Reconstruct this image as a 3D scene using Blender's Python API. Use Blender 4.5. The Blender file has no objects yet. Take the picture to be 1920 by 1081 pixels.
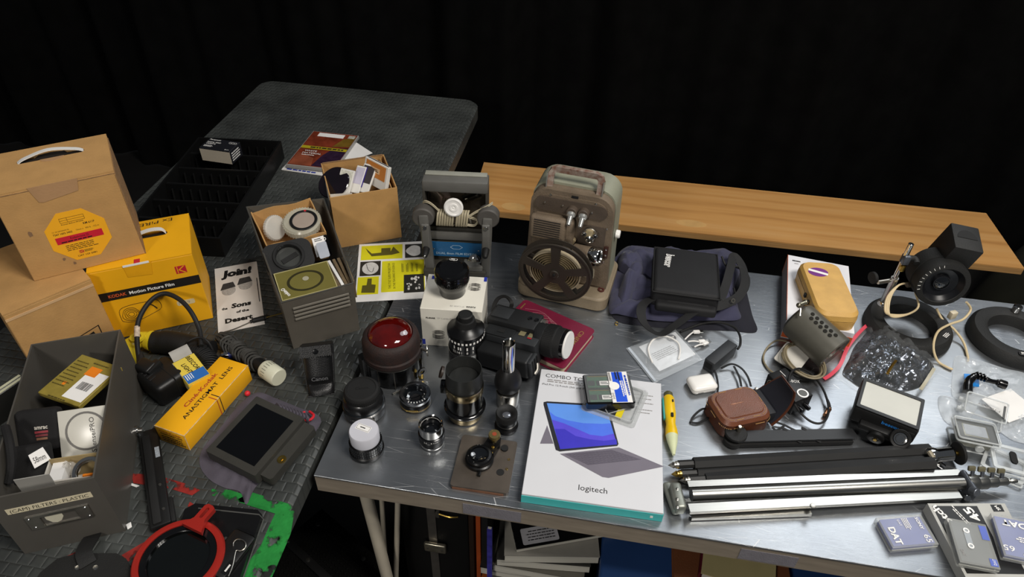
import bpy, bmesh, math, random
from mathutils import Vector as V, Matrix as M, Euler, noise

random.seed(7)
sc = bpy.context.scene
COL = sc.collection
T = 0.74                       # both table tops stand at this height (metres)

# ---------------------------------------------------------------- camera, world, lamps, exposure
FPX, PITCH, ROLL, CAMZ = 1331.0, math.radians(40.064), math.radians(1.627), T + 1.15
cp, sp = math.cos(PITCH), math.sin(PITCH)
_r0, _u0, _f0 = V((1, 0, 0)), V((0, sp, cp)), V((0, cp, -sp))
_right = _r0 * math.cos(ROLL) + _u0 * math.sin(ROLL)
_up = _u0 * math.cos(ROLL) - _r0 * math.sin(ROLL)
cam = bpy.data.cameras.new('camera')
cam.sensor_width = 36.0
cam.lens = FPX / 1920 * 36.0
cam.clip_start = 0.02
camo = bpy.data.objects.new('camera', cam)
COL.objects.link(camo)
camo.matrix_world = M(((_right.x, _up.x, -_f0.x, 0), (_right.y, _up.y, -_f0.y, 0), (_right.z, _up.z, -_f0.z, CAMZ), (0, 0, 0, 1)))
sc.camera = camo

wd = bpy.data.worlds.new('world')
sc.world = wd
wd.use_nodes = True
_bg = wd.node_tree.nodes['Background']
_bg.inputs[0].default_value = (0.80, 0.88, 1.0, 1)
_bg.inputs[1].default_value = 0.07

def lamp(name, loc, target, power, size, col=(1, 1, 1)):
    l = bpy.data.lights.new(name, 'AREA')
    l.shape = 'DISK'
    l.size = size
    l.energy = power
    l.color = col
    o = bpy.data.objects.new(name, l)
    COL.objects.link(o)
    o.location = loc
    o.rotation_euler = (V(target) - V(loc)).to_track_quat('-Z', 'Y').to_euler()

# a rack of small ceiling spots to the right of and behind the photographer, one further back over the stage, and an unseen fill lamp added behind to lift the fronts and the under-table space
for i in range(4):
    for j in range(3):
        lamp('ceiling_spot', (0.95 + 0.30 * i, -0.45 + 0.34 * j, 3.65), (0.1, 1.2, T), 8.4, 0.15, (1.0, 0.95, 0.88))
lamp('stage_lamp', (2.75, 3.6, 3.9), (0.9, 1.0, T), 44, 2.0, (0.93, 0.97, 1.0))
lamp('stage_lamp', (1.75, 2.75, 4.0), (0.7, 0.9, T), 15, 1.4, (0.96, 0.98, 1.0))
lamp('fill_lamp', (-1.1, -1.7, 2.7), (-0.1, 0.9, 0.6), 34, 0.5, (1.0, 0.95, 0.88))

sc.view_settings.view_transform = 'Standard'
sc.view_settings.look = 'None'
sc.view_settings.exposure = 0.0
sc.view_settings.gamma = 1.0
sc.view_settings.use_curve_mapping = False

# ---------------------------------------------------------------- helpers
def at(px, py, z=0.0):
    """where the sight line through a pixel meets the level z above the table tops (world metres)"""
    X, Y = px - 960.0, py - 540.5
    cr, sr = math.cos(ROLL), math.sin(ROLL)
    X, Y = X * cr + Y * sr, -X * sr + Y * cr
    d = _r0 * (X / FPX) + _f0 - _u0 * (Y / FPX)
    t = (z - 1.15) / d.z
    return V((d.x * t, d.y * t, T + z))

def face(px, py, y0):
    """the same for the upright plane y = y0 - 0.152 x, parallel to the table fronts"""
    X, Y = px - 960.0, py - 540.5
    cr, sr = math.cos(ROLL), math.sin(ROLL)
    X, Y = X * cr + Y * sr, -X * sr + Y * cr
    d = _r0 * (X / FPX) + _f0 - _u0 * (Y / FPX)
    t = y0 / (d.y + 0.152 * d.x)
    return V((d.x * t, d.y * t, CAMZ + d.z * t))

def lin(h):
    h = h.lstrip('#')
    c = [int(h[i:i + 2], 16) / 255 for i in (0, 2, 4)]
    return tuple(x / 12.92 if x <= 0.04045 else ((x + 0.055) / 1.055) ** 2.4 for x in c) + (1.0,)

MATS = {}
def mat(name, col, rough=0.5, metal=0.0, var=0.10, vs=18.0, bump=0.0, bs=300.0, trans=0.0, alpha=1.0, coat=0.0, spec=0.5, ior=1.45, sheen=0.0, stretch=None, col2=None, rvar=0.0):
    """a procedural material: noise-mottled base colour, optional noise bump"""
    if name in MATS:
        return MATS[name]
    m = bpy.data.materials.new(name)
    m.use_nodes = True
    nt = m.node_tree
    bs_ = nt.nodes['Principled BSDF']
    tc = nt.nodes.new('ShaderNodeTexCoord')
    src = tc.outputs['Object']
    if stretch:
        mp = nt.nodes.new('ShaderNodeMapping')
        mp.inputs['Scale'].default_value = stretch
        nt.links.new(src, mp.inputs[0])
        src = mp.outputs[0]
    nz = nt.nodes.new('ShaderNodeTexNoise')
    nz.inputs['Scale'].default_value = vs
    nz.inputs['Detail'].default_value = 5
    nt.links.new(src, nz.inputs['Vector'])
    rp = nt.nodes.new('ShaderNodeValToRGB')
    c = lin(col)
    if col2:
        a, b = lin(col2), c
    else:
        a = tuple(x * (1 - var) for x in c[:3]) + (1,)
        b = tuple(min(1, x * (1 + var)) for x in c[:3]) + (1,)
    rp.color_ramp.elements[0].position = 0.32
    rp.color_ramp.elements[1].position = 0.68
    rp.color_ramp.elements[0].color = a
    rp.color_ramp.elements[1].color = b
    nt.links.new(nz.outputs['Fac'], rp.inputs[0])
    nt.links.new(rp.outputs[0], bs_.inputs['Base Color'])
    bs_.inputs['Roughness'].default_value = rough
    if rvar:
        mr = nt.nodes.new('ShaderNodeMapRange')
        mr.inputs['To Min'].default_value = max(0.02, rough - rvar)
        mr.inputs['To Max'].default_value = min(1, rough + rvar)
        nt.links.new(nz.outputs['Fac'], mr.inputs[0])
        nt.links.new(mr.outputs[0], bs_.inputs['Roughness'])
    bs_.inputs['Metallic'].default_value = metal
    bs_.inputs['IOR'].default_value = ior
    bs_.inputs['Specular IOR Level'].default_value = spec
    bs_.inputs['Transmission Weight'].default_value = trans
    bs_.inputs['Alpha'].default_value = alpha
    bs_.inputs['Coat Weight'].default_value = coat
    bs_.inputs['Coat Roughness'].default_value = 0.08
    if sheen:
        bs_.inputs['Sheen Weight'].default_value = sheen
    if bump:
        n2 = nt.nodes.new('ShaderNodeTexNoise')
        n2.inputs['Scale'].default_value = bs
        n2.inputs['Detail'].default_value = 3
        nt.links.new(src, n2.inputs['Vector'])
        bp = nt.nodes.new('ShaderNodeBump')
        bp.inputs['Strength'].default_value = bump
        bp.inputs['Distance'].default_value = 0.002
        nt.links.new(n2.outputs['Fac'], bp.inputs['Height'])
        nt.links.new(bp.outputs[0], bs_.inputs['Normal'])
    MATS[name] = m
    return m

def X(loc=(0, 0, 0), rot=(0, 0, 0), s=(1, 1, 1)):
    """matrix from a location, Euler angles in degrees, and a scale"""
    return M.LocRotScale(V(loc), Euler([math.radians(a) for a in rot]), V(s))

def smooth_path(pts, n=6, closed=False):
    P = [V(p) for p in pts]
    if len(P) < 3:
        return P
    out = []
    N = len(P)
    rng = range(N if closed else N - 1)
    for i in rng:
        if closed:
            p0, p1, p2, p3 = P[(i - 1) % N], P[i], P[(i + 1) % N], P[(i + 2) % N]
        else:
            p0, p1, p2, p3 = P[max(i - 1, 0)], P[i], P[i + 1], P[min(i + 2, N - 1)]
        for k in range(n):
            t = k / n
            out.append(0.5 * ((2 * p1) + (p2 - p0) * t + (2 * p0 - 5 * p1 + 4 * p2 - p3) * t * t + (3 * p1 - p0 - 3 * p2 + p3) * t ** 3))
    if not closed:
        out.append(P[-1])
    return out

def rrect(w, d, r, n=5, cx=0.0, cy=0.0):
    """rounded rectangle outline, anticlockwise"""
    r = min(r, w / 2 - 1e-5, d / 2 - 1e-5)
    pts = []
    for sx, sy, a0 in ((1, 1, 0), (-1, 1, 90), (-1, -1, 180), (1, -1, 270)):
        for k in range(n + 1):
            a = math.radians(a0 + 90 * k / n)
            pts.append((cx + sx * (w / 2 - r) + r * math.cos(a), cy + sy * (d / 2 - r) + r * math.sin(a)))
    return pts

def circ(r, n=32, cx=0.0, cy=0.0, sy=1.0):
    return [(cx + r * math.cos(2 * math.pi * k / n), cy + sy * r * math.sin(2 * math.pi * k / n)) for k in range(n)]

class B:
    """collects shapes into one mesh"""
    def __init__(s):
        s.bm = bmesh.new()
    def _mv(s, vs, m):
        if m is not None:
            for v in vs:
                v.co = m @ v.co
    def box(s, sx, sy, sz, c=(0, 0, 0), rot=None, bev=0.0, seg=2, m=None, taper=1.0):
        """box centred on c; taper scales the top face"""
        t = bmesh.new()
        bmesh.ops.create_cube(t, size=1)
        for v in t.verts:
            k = taper if v.co.z > 0 else 1.0
            v.co = V((v.co.x * sx * k, v.co.y * sy * k, v.co.z * sz))
        if bev:
            bmesh.ops.bevel(t, geom=list(t.edges), offset=bev, segments=seg, affect='EDGES', profile=0.5)
        mm = X(c, rot or (0, 0, 0))
        if m is not None:
            mm = m @ mm
        return s._merge(t, mm)
    def _merge(s, t, mm=None):
        mp = {}
        for v in t.verts:
            mp[v] = s.bm.verts.new(mm @ v.co if mm is not None else v.co)
        for f in t.faces:
            try:
                s.bm.faces.new([mp[v] for v in f.verts])
            except ValueError:
                pass
        t.free()
        return s
    def lathe(s, prof, seg=36, m=None, a0=0.0, a1=360.0):
        """surface of revolution about z; prof = [(r, z), ...]; r = 0 closes the end"""
        rings = []
        full = abs(a1 - a0) >= 359.9
        n = seg if full else seg + 1
        for r, z in prof:
            if r <= 1e-6:
                rings.append([s.bm.verts.new((0, 0, z))])
            else:
                rings.append([s.bm.verts.new((r * math.cos(math.radians(a0 + (a1 - a0) * k / seg)), r * math.sin(math.radians(a0 + (a1 - a0) * k / seg)), z)) for k in range(n)])
        for a, b in zip(rings, rings[1:]):
            for k in range(seg):
                k2 = (k + 1) % n
                q = ([a[k], a[k2]] if len(a) > 1 else [a[0]]) + ([b[k2], b[k]] if len(b) > 1 else [b[0]])
                if len(q) > 2:
                    try:
                        s.bm.faces.new(q)
                    except ValueError:
                        pass
        s._mv([v for r in rings for v in r], m)
        return s
    def cyl(s, r, h, c=(0, 0, 0), rot=None, r2=None, seg=24, m=None, bev=0.0):
        """closed cylinder, base centre at c, axis local z"""
        r2 = r if r2 is None else r2
        mm = X(c, rot or (0, 0, 0))
        if m is not None:
            mm = m @ mm
        if bev:
            pr = [(0, 0), (r - bev, 0), (r, bev), (r2, h - bev), (r2 - bev, h), (0, h)]
        else:
            pr = [(0, 0), (r, 0), (r2, h), (0, h)]
        return s.lathe(pr, seg, mm)
    def ring(s, r1, r2, h, c=(0, 0, 0), rot=None, seg=32, m=None, bev=0.0):
        """flat ring r1..r2, height h"""
        mm = X(c, rot or (0, 0, 0))
        if m is not None:
            mm = m @ mm
        b = bev
        pr = [(r1, b), (r1 + b, 0), (r2 - b, 0), (r2, b), (r2, h - b), (r2 - b, h), (r1 + b, h), (r1, h - b), (r1, b)] if b else [(r1, 0), (r2, 0), (r2, h), (r1, h), (r1, 0)]
        return s.lathe(pr, seg, mm)
    def sph(s, r, c=(0, 0, 0), sc_=(1, 1, 1), seg=20, rings=12, m=None, rot=None):
        mm = X(c, rot or (0, 0, 0), sc_)
        if m is not None:
            mm = m @ mm
        return s.lathe([(r * math.sin(math.pi * k / rings) if 0 < k < rings else 0, -r * math.cos(math.pi * k / rings)) for k in range(rings + 1)], seg, mm)
    def prism(s, poly, z0, z1, m=None, holes=(), top=None):
        """outline extruded z0..z1; holes are further outlines; top = outline at z1 when tapered"""
        vs = []
        if not holes:
            a = [s.bm.verts.new((x, y, z0)) for x, y in poly]
            b = [s.bm.verts.new((x, y, z1)) for x, y in (top or poly)]
            n = len(a)
            s.bm.faces.new(a[::-1])
            s.bm.faces.new(b)
            for k in range(n):
                s.bm.faces.new((a[k], a[(k + 1) % n], b[(k + 1) % n], b[k]))
            vs = a + b
        else:
            loops = [poly] + [list(h) for h in holes]
            t = bmesh.new()
            es = []
            for lp in loops:
                q = [t.verts.new((x, y, z0)) for x, y in lp]
                es += [t.edges.new((q[k], q[(k + 1) % len(q)])) for k in range(len(q))]
            bmesh.ops.triangle_fill(t, edges=es, use_beauty=True, use_dissolve=False)
            ret = bmesh.ops.extrude_face_region(t, geom=list(t.faces))
            for v in [g for g in ret['geom'] if isinstance(g, bmesh.types.BMVert)]:
                v.co.z = z1
            bmesh.ops.recalc_face_normals(t, faces=list(t.faces))
            return s._merge(t, m)
        s._mv(vs, m)
        return s
    def tube(s, pts, r, seg=8, n=6, closed=False, m=None, raw=False, cap=True):
        """round tube along a smoothed path; r may be a list along the path"""
        P = [V(p) for p in pts] if raw else smooth_path(pts, n, closed)
        return s.sweep(P, [(math.cos(2 * math.pi * k / seg), math.sin(2 * math.pi * k / seg)) for k in range(seg)], r, closed, m, cap=cap)
    def strap(s, pts, w, t, n=6, closed=False, m=None, up=(0, 0, 1)):
        """flat band of width w and thickness t along a path, its width lying across `up`"""
        P = smooth_path(pts, n, closed)
        return s.sweep(P, [(-w / 2, -t / 2), (w / 2, -t / 2), (w / 2, t / 2), (-w / 2, t / 2)], 1.0, closed, m, up=V(up))
    def sweep(s, P, prof, r=1.0, closed=False, m=None, up=None, cap=True):
        N = len(P)
        rings = []
        nrm = None
        for i in range(N):
            a = P[(i - 1) % N] if (closed or i) else P[0]
            b = P[(i + 1) % N] if (closed or i < N - 1) else P[-1]
            t = (b - a)
            if t.length < 1e-9:
                t = V((0, 0, 1))
            t.normalize()
            if up is not None:
                sd = t.cross(up)
                if sd.length < 1e-4:
                    sd = t.cross(V((0, 1, 0.1)))
                sd.normalize()
                up2 = sd.cross(t).normalized()
            else:
                if nrm is None:
                    nrm = t.orthogonal().normalized()
                nrm = (nrm - t * nrm.dot(t))
                if nrm.length < 1e-6:
                    nrm = t.orthogonal()
                nrm.normalize()
                sd, up2 = nrm, t.cross(nrm)
            rr = r[min(len(r) - 1, i * len(r) // N)] if isinstance(r, (list, tuple)) else r
            rings.append([s.bm.verts.new(P[i] + sd * (x * rr) + up2 * (y * rr)) for x, y in prof])
        k = len(prof)
        for i in range(N if closed else N - 1):
            a, b = rings[i], rings[(i + 1) % N]
            for j in range(k):
                s.bm.faces.new((a[j], a[(j + 1) % k], b[(j + 1) % k], b[j]))
        if not closed and cap:
            s.bm.faces.new(rings[0][::-1])
            s.bm.faces.new(rings[-1])
        s._mv([v for q in rings for v in q], m)
        return s
    def sheet(s, fn, nu, nv, th=0.0, m=None):
        """surface fn(u, v) -> point, u and v in 0..1; th gives it thickness"""
        g = [[s.bm.verts.new(fn(i / nu, j / nv)) for j in range(nv + 1)] for i in range(nu + 1)]
        fs = []
        for i in range(nu):
            for j in range(nv):
                fs.append(s.bm.faces.new((g[i][j], g[i + 1][j], g[i + 1][j + 1], g[i][j + 1])))
        vs = [v for q in g for v in q]
        if th:
            s.bm.normal_update()
            low = [[s.bm.verts.new(v.co - v.normal * th) for v in q] for q in g]
            for i in range(nu):
                for j in range(nv):
                    s.bm.faces.new((low[i][j], low[i][j + 1], low[i + 1][j + 1], low[i + 1][j]))
            rim = [(i, 0) for i in range(nu)] + [(nu, j) for j in range(nv)] + [(i, nv) for i in range(nu, 0, -1)] + [(0, j) for j in range(nv, 0, -1)]
            for k in range(len(rim)):
                (a, b), (c, d) = rim[k], rim[(k + 1) % len(rim)]
                s.bm.faces.new((g[c][d], g[a][b], low[a][b], low[c][d]))
            vs += [v for q in low for v in q]
        s._mv(vs, m)
        return s
    def put(s, name, mt, parent=None, ang=35, loc=None, rz=0.0, rot=None, kind=None, label=None):
        bmesh.ops.recalc_face_normals(s.bm, faces=list(s.bm.faces))
        me = bpy.data.meshes.new(name)
        s.bm.to_mesh(me)
        s.bm.free()
        for p in me.polygons:
            p.use_smooth = True
        me.set_sharp_from_angle(angle=math.radians(ang))
        me.materials.append(mt)
        o = bpy.data.objects.new(name, me)
        COL.objects.link(o)
        if parent is not None:
            o.parent = parent
        if loc is not None:
            o.location = loc
        o.rotation_euler = [math.radians(a) for a in rot] if rot else (0, 0, math.radians(rz))
        if kind:
            o['kind'] = kind
        if label:
            o['label'] = label
        return o

def tag(o, label, cat, group=None, kind=None):
    o['label'] = label
    o['category'] = cat
    if group:
        o['group'] = group
    if kind:
        o['kind'] = kind
    return o

def thing(name, label, cat, loc=(0, 0, T), rz=0.0, group=None, rot=None):
    o = bpy.data.objects.new(name, None)
    o.empty_display_size = 0.05
    COL.objects.link(o)
    o.location = loc
    o.rotation_euler = [math.radians(a) for a in rot] if rot else (0, 0, math.radians(rz))
    return tag(o, label, cat, group)

def copy_tree(o, parent=None, **kw):
    c = o.copy()
    COL.objects.link(c)
    c.parent = parent
    for ch in list(o.children):
        copy_tree(ch, c)
    for k, v in kw.items():
        if k in ('label', 'group'):
            c[k] = v
        else:
            setattr(c, k, v)
    return c

def decal(parent, name, poly, mt, m=None, z=0.0, t=0.0003):
    return B().prism(poly, z, z + t, m).put(name, mt, parent)

def rect(x0, y0, x1, y1):
    return [(x0, y0), (x1, y0), (x1, y1), (x0, y1)]

def txt(parent, s, mt, m, h, w=None, shear=0.0, bold=0.0, name='lettering', left=False, t=0.0003, z=0.0003):
    """flat lettering: cap height h, optional total width w, centred on the origin of matrix m (or starting there), lying in its xy plane"""
    cu = bpy.data.curves.new(name, 'FONT')
    cu.body = s
    cu.size = 1.0
    cu.shear = shear
    cu.offset = bold
    cu.resolution_u = 2
    cu.fill_mode = 'FRONT'
    tmp = bpy.data.objects.new(name, cu)
    me = bpy.data.meshes.new_from_object(tmp)
    bpy.data.objects.remove(tmp)
    bpy.data.curves.remove(cu)
    if not me.vertices:
        return None
    xs = [v.co.x for v in me.vertices]
    x0, x1 = min(xs), max(xs)
    ky = h / 0.73
    kx = ky if w is None else w / (x1 - x0)
    for v in me.vertices:
        v.co = m @ V(((v.co.x - (x0 if left else (x0 + x1) / 2)) * kx, (v.co.y - (0 if left else 0.365)) * ky, z))
    me.materials.append(mt)
    o = bpy.data.objects.new(name, me)
    COL.objects.link(o)
    o.parent = parent
    return o

def open_box(b, w, d, h, t, m=None, bottom=True, r=0.0):
    """an open-topped box from wall slabs, base centre at the origin"""
    b.box(w, t, h, (0, -d / 2 + t / 2, h / 2), m=m)
    b.box(w, t, h, (0, d / 2 - t / 2, h / 2), m=m)
    b.box(t, d - 2 * t, h, (-w / 2 + t / 2, 0, h / 2), m=m)
    b.box(t, d - 2 * t, h, (w / 2 - t / 2, 0, h / 2), m=m)
    if bottom:
        b.box(w - 2 * t, d - 2 * t, t, (0, 0, t / 2), m=m)
    return b

# ---------------------------------------------------------------- shared materials
BLACK = mat('black plastic', '#141414', 0.42, var=0.15, bump=0.12, bs=900)
BLACKM = mat('matt black', '#0f0f0f', 0.75, var=0.15, bump=0.1, bs=700)
GLOSSB = mat('gloss black paint', '#0a0a0b', 0.16, coat=0.4, var=0.1)
RUBBER = mat('black rubber', '#101010', 0.62, var=0.2, bump=0.25, bs=600)
CHROME = mat('chrome', '#d8d6d2', 0.10, 1.0, var=0.03)
STEEL = mat('dull steel', '#b3afa6', 0.30, 1.0, var=0.08, vs=60)
ALU = mat('aluminium', '#c9c8c4', 0.24, 1.0, var=0.05, vs=50)
BRASS = mat('brass', '#b99a4e', 0.28, 1.0, var=0.12)
WHITEP = mat('white paper', '#e4e2df', 0.6, var=0.03)
WHITEPL = mat('white plastic', '#e6e4e0', 0.28, var=0.02, coat=0.2)
CREAM = mat('cream cable', '#cdbb96', 0.45, var=0.06)
KRAFT = mat('kraft cardboard', '#b18853', 0.8, var=0.07, vs=25, bump=0.2, bs=250)
KRAFTD = mat('kraft edge', '#8a6a48', 0.85, var=0.2, vs=80, bump=0.4, bs=400)
INK = mat('black ink', '#151312', 0.6, var=0.1)
WHITEINK = mat('white ink', '#e9e7e2', 0.6, var=0.03)
GREYINK = mat('grey ink', '#8b8886', 0.6, var=0.05)
REDINK = mat('red ink', '#b3202c', 0.55, var=0.06)
KYEL = mat('yellow carton', '#e2a413', 0.5, var=0.05, vs=10)
GLASS = mat('lens glass', '#0d0f12', 0.04, var=0.1, coat=1.0, spec=0.9)
CLEAR = mat('clear plastic', '#dfe4e6', 0.12, alpha=0.07, var=0.04, spec=0.8)
BAG = mat('clear bag film', '#e8edf0', 0.10, alpha=0.12, var=0.05, spec=0.9, bump=0.5, bs=60)
HAZY = mat('hazy case plastic', '#c9cdc9', 0.3, alpha=0.45, var=0.04, spec=0.6)
SMOKE = mat('smoky plastic', '#5d5850', 0.26, alpha=0.78, var=0.08, spec=0.6)

def flat(bl, br, tl, z=0.0):
    """centre, turn, width and depth of something lying level at height z, from its near-side and far corners in the picture"""
    a, b_, c_ = at(*bl, z), at(*br, z), at(*tl, z)
    return (b_ + c_) / 2, math.degrees(math.atan2(b_.y - a.y, b_.x - a.x)), (b_ - a).length, (c_ - a).length

def barcode(parent, name, w, h, m, n=11, mt=None):
    b = B()
    x = -w / 2
    rnd = random.Random(n)
    while x < w / 2:
        q = w / n * rnd.choice((0.25, 0.4, 0.6))
        b.prism(rect(x, -h / 2, min(x + q, w / 2), h / 2), 0.0004, 0.0006, m)
        x += q + w / n * rnd.choice((0.3, 0.5))
    return b.put(name, mt or INK, parent, kind='stuff')

def lines(parent, name, w, h, n, m, mt=None, th=0.25, seed=1):
    """fine print: rows of short strokes too small to read"""
    rnd = random.Random(seed)
    b = B()
    for k in range(n):
        y = h / 2 - h * (k + 0.5) / n
        x = -w / 2
        xe = w / 2 * rnd.uniform(0.55, 1.0)
        while x < xe:
            q = rnd.uniform(0.05, 0.16) * w
            b.prism(rect(x, y - th * h / n, min(x + q, xe), y + th * h / n), 0.0003, 0.0005, m)
            x += q + 0.025 * w
    return b.put(name, mt or INK, parent, kind='stuff')

FR = (90, 0, 0)      # turns the xy plane upright, facing -y
MILKY = mat('milky bag film', '#dfe6ec', 0.14, alpha=0.30, var=0.05, spec=0.9, bump=0.4, bs=60)

# ================================================================ the setting
ROT = -8.6        # both tables, the bench and the curtain share this turn
cR, sR = math.cos(math.radians(ROT)), math.sin(math.radians(ROT))

floor_m = mat('black stage floor', '#0c0b0a', 0.7, var=0.35, vs=6, bump=0.2, bs=40)
f = B().box(9, 9, 0.05, (0, 1.5, -0.025)).put('floor', floor_m)
f['kind'] = 'structure'
tag(f, 'dark painted stage floor under the tables', 'floor', kind='structure')

# curtain: one cloth hanging in folds behind everything
def curtain_pt(u, v):
    x = -4.2 + 8.6 * u
    z = 2.2 * v
    fold = 0.055 * math.sin(x * 9.0 + 1.3 * math.sin(x * 2.1)) + 0.03 * math.sin(x * 21 + 2 * math.sin(x * 3.3)) + 0.012 * math.sin(x * 47)
    fold *= (1.15 - 0.35 * v)
    fold += 0.03 * noise.noise(V((x * 1.5, z * 1.2, 0)))
    return V((x, 2.88 - 0.152 * x + fold, 0.004 + z))
cm = mat('black drape', '#070707', 1.0, var=0.3, vs=12, spec=0.1, bump=0.2, bs=500)
c = B().sheet(curtain_pt, 420, 14, 0.004).put('stage_curtain', cm, ang=80)
tag(c, 'black drape hanging in soft folds behind the tables', 'curtain')

# ---- grey blow-moulded folding table
def weave_mat():
    m = bpy.data.materials.new('woven grey plastic')
    m.use_nodes = True
    nt = m.node_tree
    N, L = nt.nodes.new, nt.links.new
    bs = nt.nodes['Principled BSDF']
    bs.inputs['Roughness'].default_value = 0.5
    tc = N('ShaderNodeTexCoord')
    sx = N('ShaderNodeSeparateXYZ')
    L(tc.outputs['Object'], sx.inputs[0])
    def mth(op, a, b=None):
        n = N('ShaderNodeMath')
        n.operation = op
        for i, q in enumerate((a, b)):
            if q is None:
                continue
            if isinstance(q, (int, float)):
                n.inputs[i].default_value = q
            else:
                L(q, n.inputs[i])
        return n.outputs[0]
    def cell(ox, oy):
        v = mth('ADD', mth('DIVIDE', sx.outputs['Y'], 0.0215), oy)
        row = mth('FLOOR', v)
        odd = mth('MODULO', mth('ABSOLUTE', row), 2.0)
        u = mth('ADD', mth('DIVIDE', sx.outputs['X'], 0.0225), mth('ADD', mth('MULTIPLY', odd, 0.5), ox))
        fu = mth('ABSOLUTE', mth('SUBTRACT', mth('FRACT', u), 0.5))
        fv = mth('ABSOLUTE', mth('SUBTRACT', mth('FRACT', v), 0.5))
        e = mth('MAXIMUM', mth('POWER', mth('MULTIPLY', fu, 2.0), 5.0), mth('POWER', mth('MULTIPLY', fv, 2.0), 5.0))
        tilt = mth('MULTIPLY', mth('FRACT', u), 0.55)
        return mth('ADD', mth('SUBTRACT', 1.0, e), tilt)
    h = cell(0.0, 0.0)
    nz = N('ShaderNodeTexNoise')
    nz.inputs['Scale'].default_value = 9
    nz.inputs['Detail'].default_value = 6
    L(tc.outputs['Object'], nz.inputs['Vector'])
    bp = N('ShaderNodeBump')
    bp.inputs['Strength'].default_value = 0.5
    bp.inputs['Distance'].default_value = 0.004
    L(h, bp.inputs['Height'])
    L(bp.outputs[0], bs.inputs['Normal'])
    rp = N('ShaderNodeValToRGB')
    rp.color_ramp.elements[0].position = 0.3
    rp.color_ramp.elements[1].position = 0.7
    rp.color_ramp.elements[0].color = lin('#303231')
    rp.color_ramp.elements[1].color = lin('#454846')
    L(nz.outputs['Fac'], rp.inputs[0])
    L(rp.outputs[0], bs.inputs['Base Color'])
    mr = N('ShaderNodeMapRange')
    mr.inputs['To Min'].default_value = 0.36
    mr.inputs['To Max'].default_value = 0.60
    L(nz.outputs['Fac'], mr.inputs[0])
    L(mr.outputs[0], bs.inputs['Roughness'])
    return m
WEAVE = weave_mat()
# local frame: origin at the far edge's middle; +x along the far edge, -y towards the viewer
pt = thing('folding_table', 'long dark grey plastic folding table with woven-look top and paint smears', 'table', (-0.553, 2.500, 0), ROT)
PW, PL = 0.845, 2.42
top = B()
ol = rrect(PW, PL, 0.055, 6, 0, -PL / 2)
il = rrect(PW - 0.018, PL - 0.018, 0.048, 6, 0, -PL / 2)
top.prism(ol, T - 0.052, T - 0.008)
top.prism(ol, T - 0.0081, T - 0.0002, top=il)
top.put('table_top', WEAVE, pt)
GREYLEG = mat('grey steel tube', '#3a3b3b', 0.4, 0.6)
for sy in (-0.32, -2.1):
    for sx in (-0.30, 0.30):
        B().cyl(0.014, T - 0.052, (sx, sy, 0)).put('leg', GREYLEG, pt)
    B().cyl(0.011, 0.60, (-0.30, sy, 0.25), (0, 90, 0)).put('leg_brace', GREYLEG, pt)
def smear_mat(name, col, scale, thr):
    m = mat(name, col, 0.35, var=0.15, vs=40, bump=0.4, bs=180)
    nt = m.node_tree
    tc = nt.nodes.new('ShaderNodeTexCoord')
    nz = nt.nodes.new('ShaderNodeTexNoise')
    nz.inputs['Scale'].default_value = scale
    nz.inputs['Detail'].default_value = 6
    nt.links.new(tc.outputs['Object'], nz.inputs['Vector'])
    mt_ = nt.nodes.new('ShaderNodeMapRange')
    mt_.inputs['From Min'].default_value = thr
    mt_.inputs['From Max'].default_value = thr + 0.05
    nt.links.new(nz.outputs['Fac'], mt_.inputs[0])
    nt.links.new(mt_.outputs[0], nt.nodes['Principled BSDF'].inputs['Alpha'])
    return m
PGREEN = smear_mat('green paint smear', '#257a36', 26, 0.41)
PRED = smear_mat('red paint smear', '#8a2a25', 30, 0.44)
ptm = M.Translation((-0.553, 2.500, 0)) @ M.Rotation(math.radians(ROT), 4, 'Z')
def smear(pix, mt_, z=0.0006):
    inv = ptm.inverted()
    pp = [inv @ at(x, y, z) for x, y in pix]
    b = B()
    b.prism([(p.x, p.y) for p in pp][::-1], T + 0.0002, T + z)
    b.put('paint_smear', mt_, pt)
smear([(472, 922), (545, 945), (552, 958), (545, 1000), (528, 1040), (510, 1081), (452, 1081), (468, 1050), (490, 1020), (505, 985), (516, 962), (470, 948), (440, 938)], PGREEN)
smear([(385, 915), (432, 918), (462, 928), (458, 942), (420, 934), (390, 926)], PGREEN)
smear([(246, 886), (300, 892), (345, 905), (375, 918), (360, 928), (318, 915), (250, 905)], PRED)
smear([(228, 1040), (262, 1020), (300, 1000), (340, 970), (356, 940), (364, 945), (345, 985), (300, 1018), (240, 1052)], PRED)
smear([(112, 1048), (150, 1030), (150, 1040), (120, 1056)], PRED)

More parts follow.
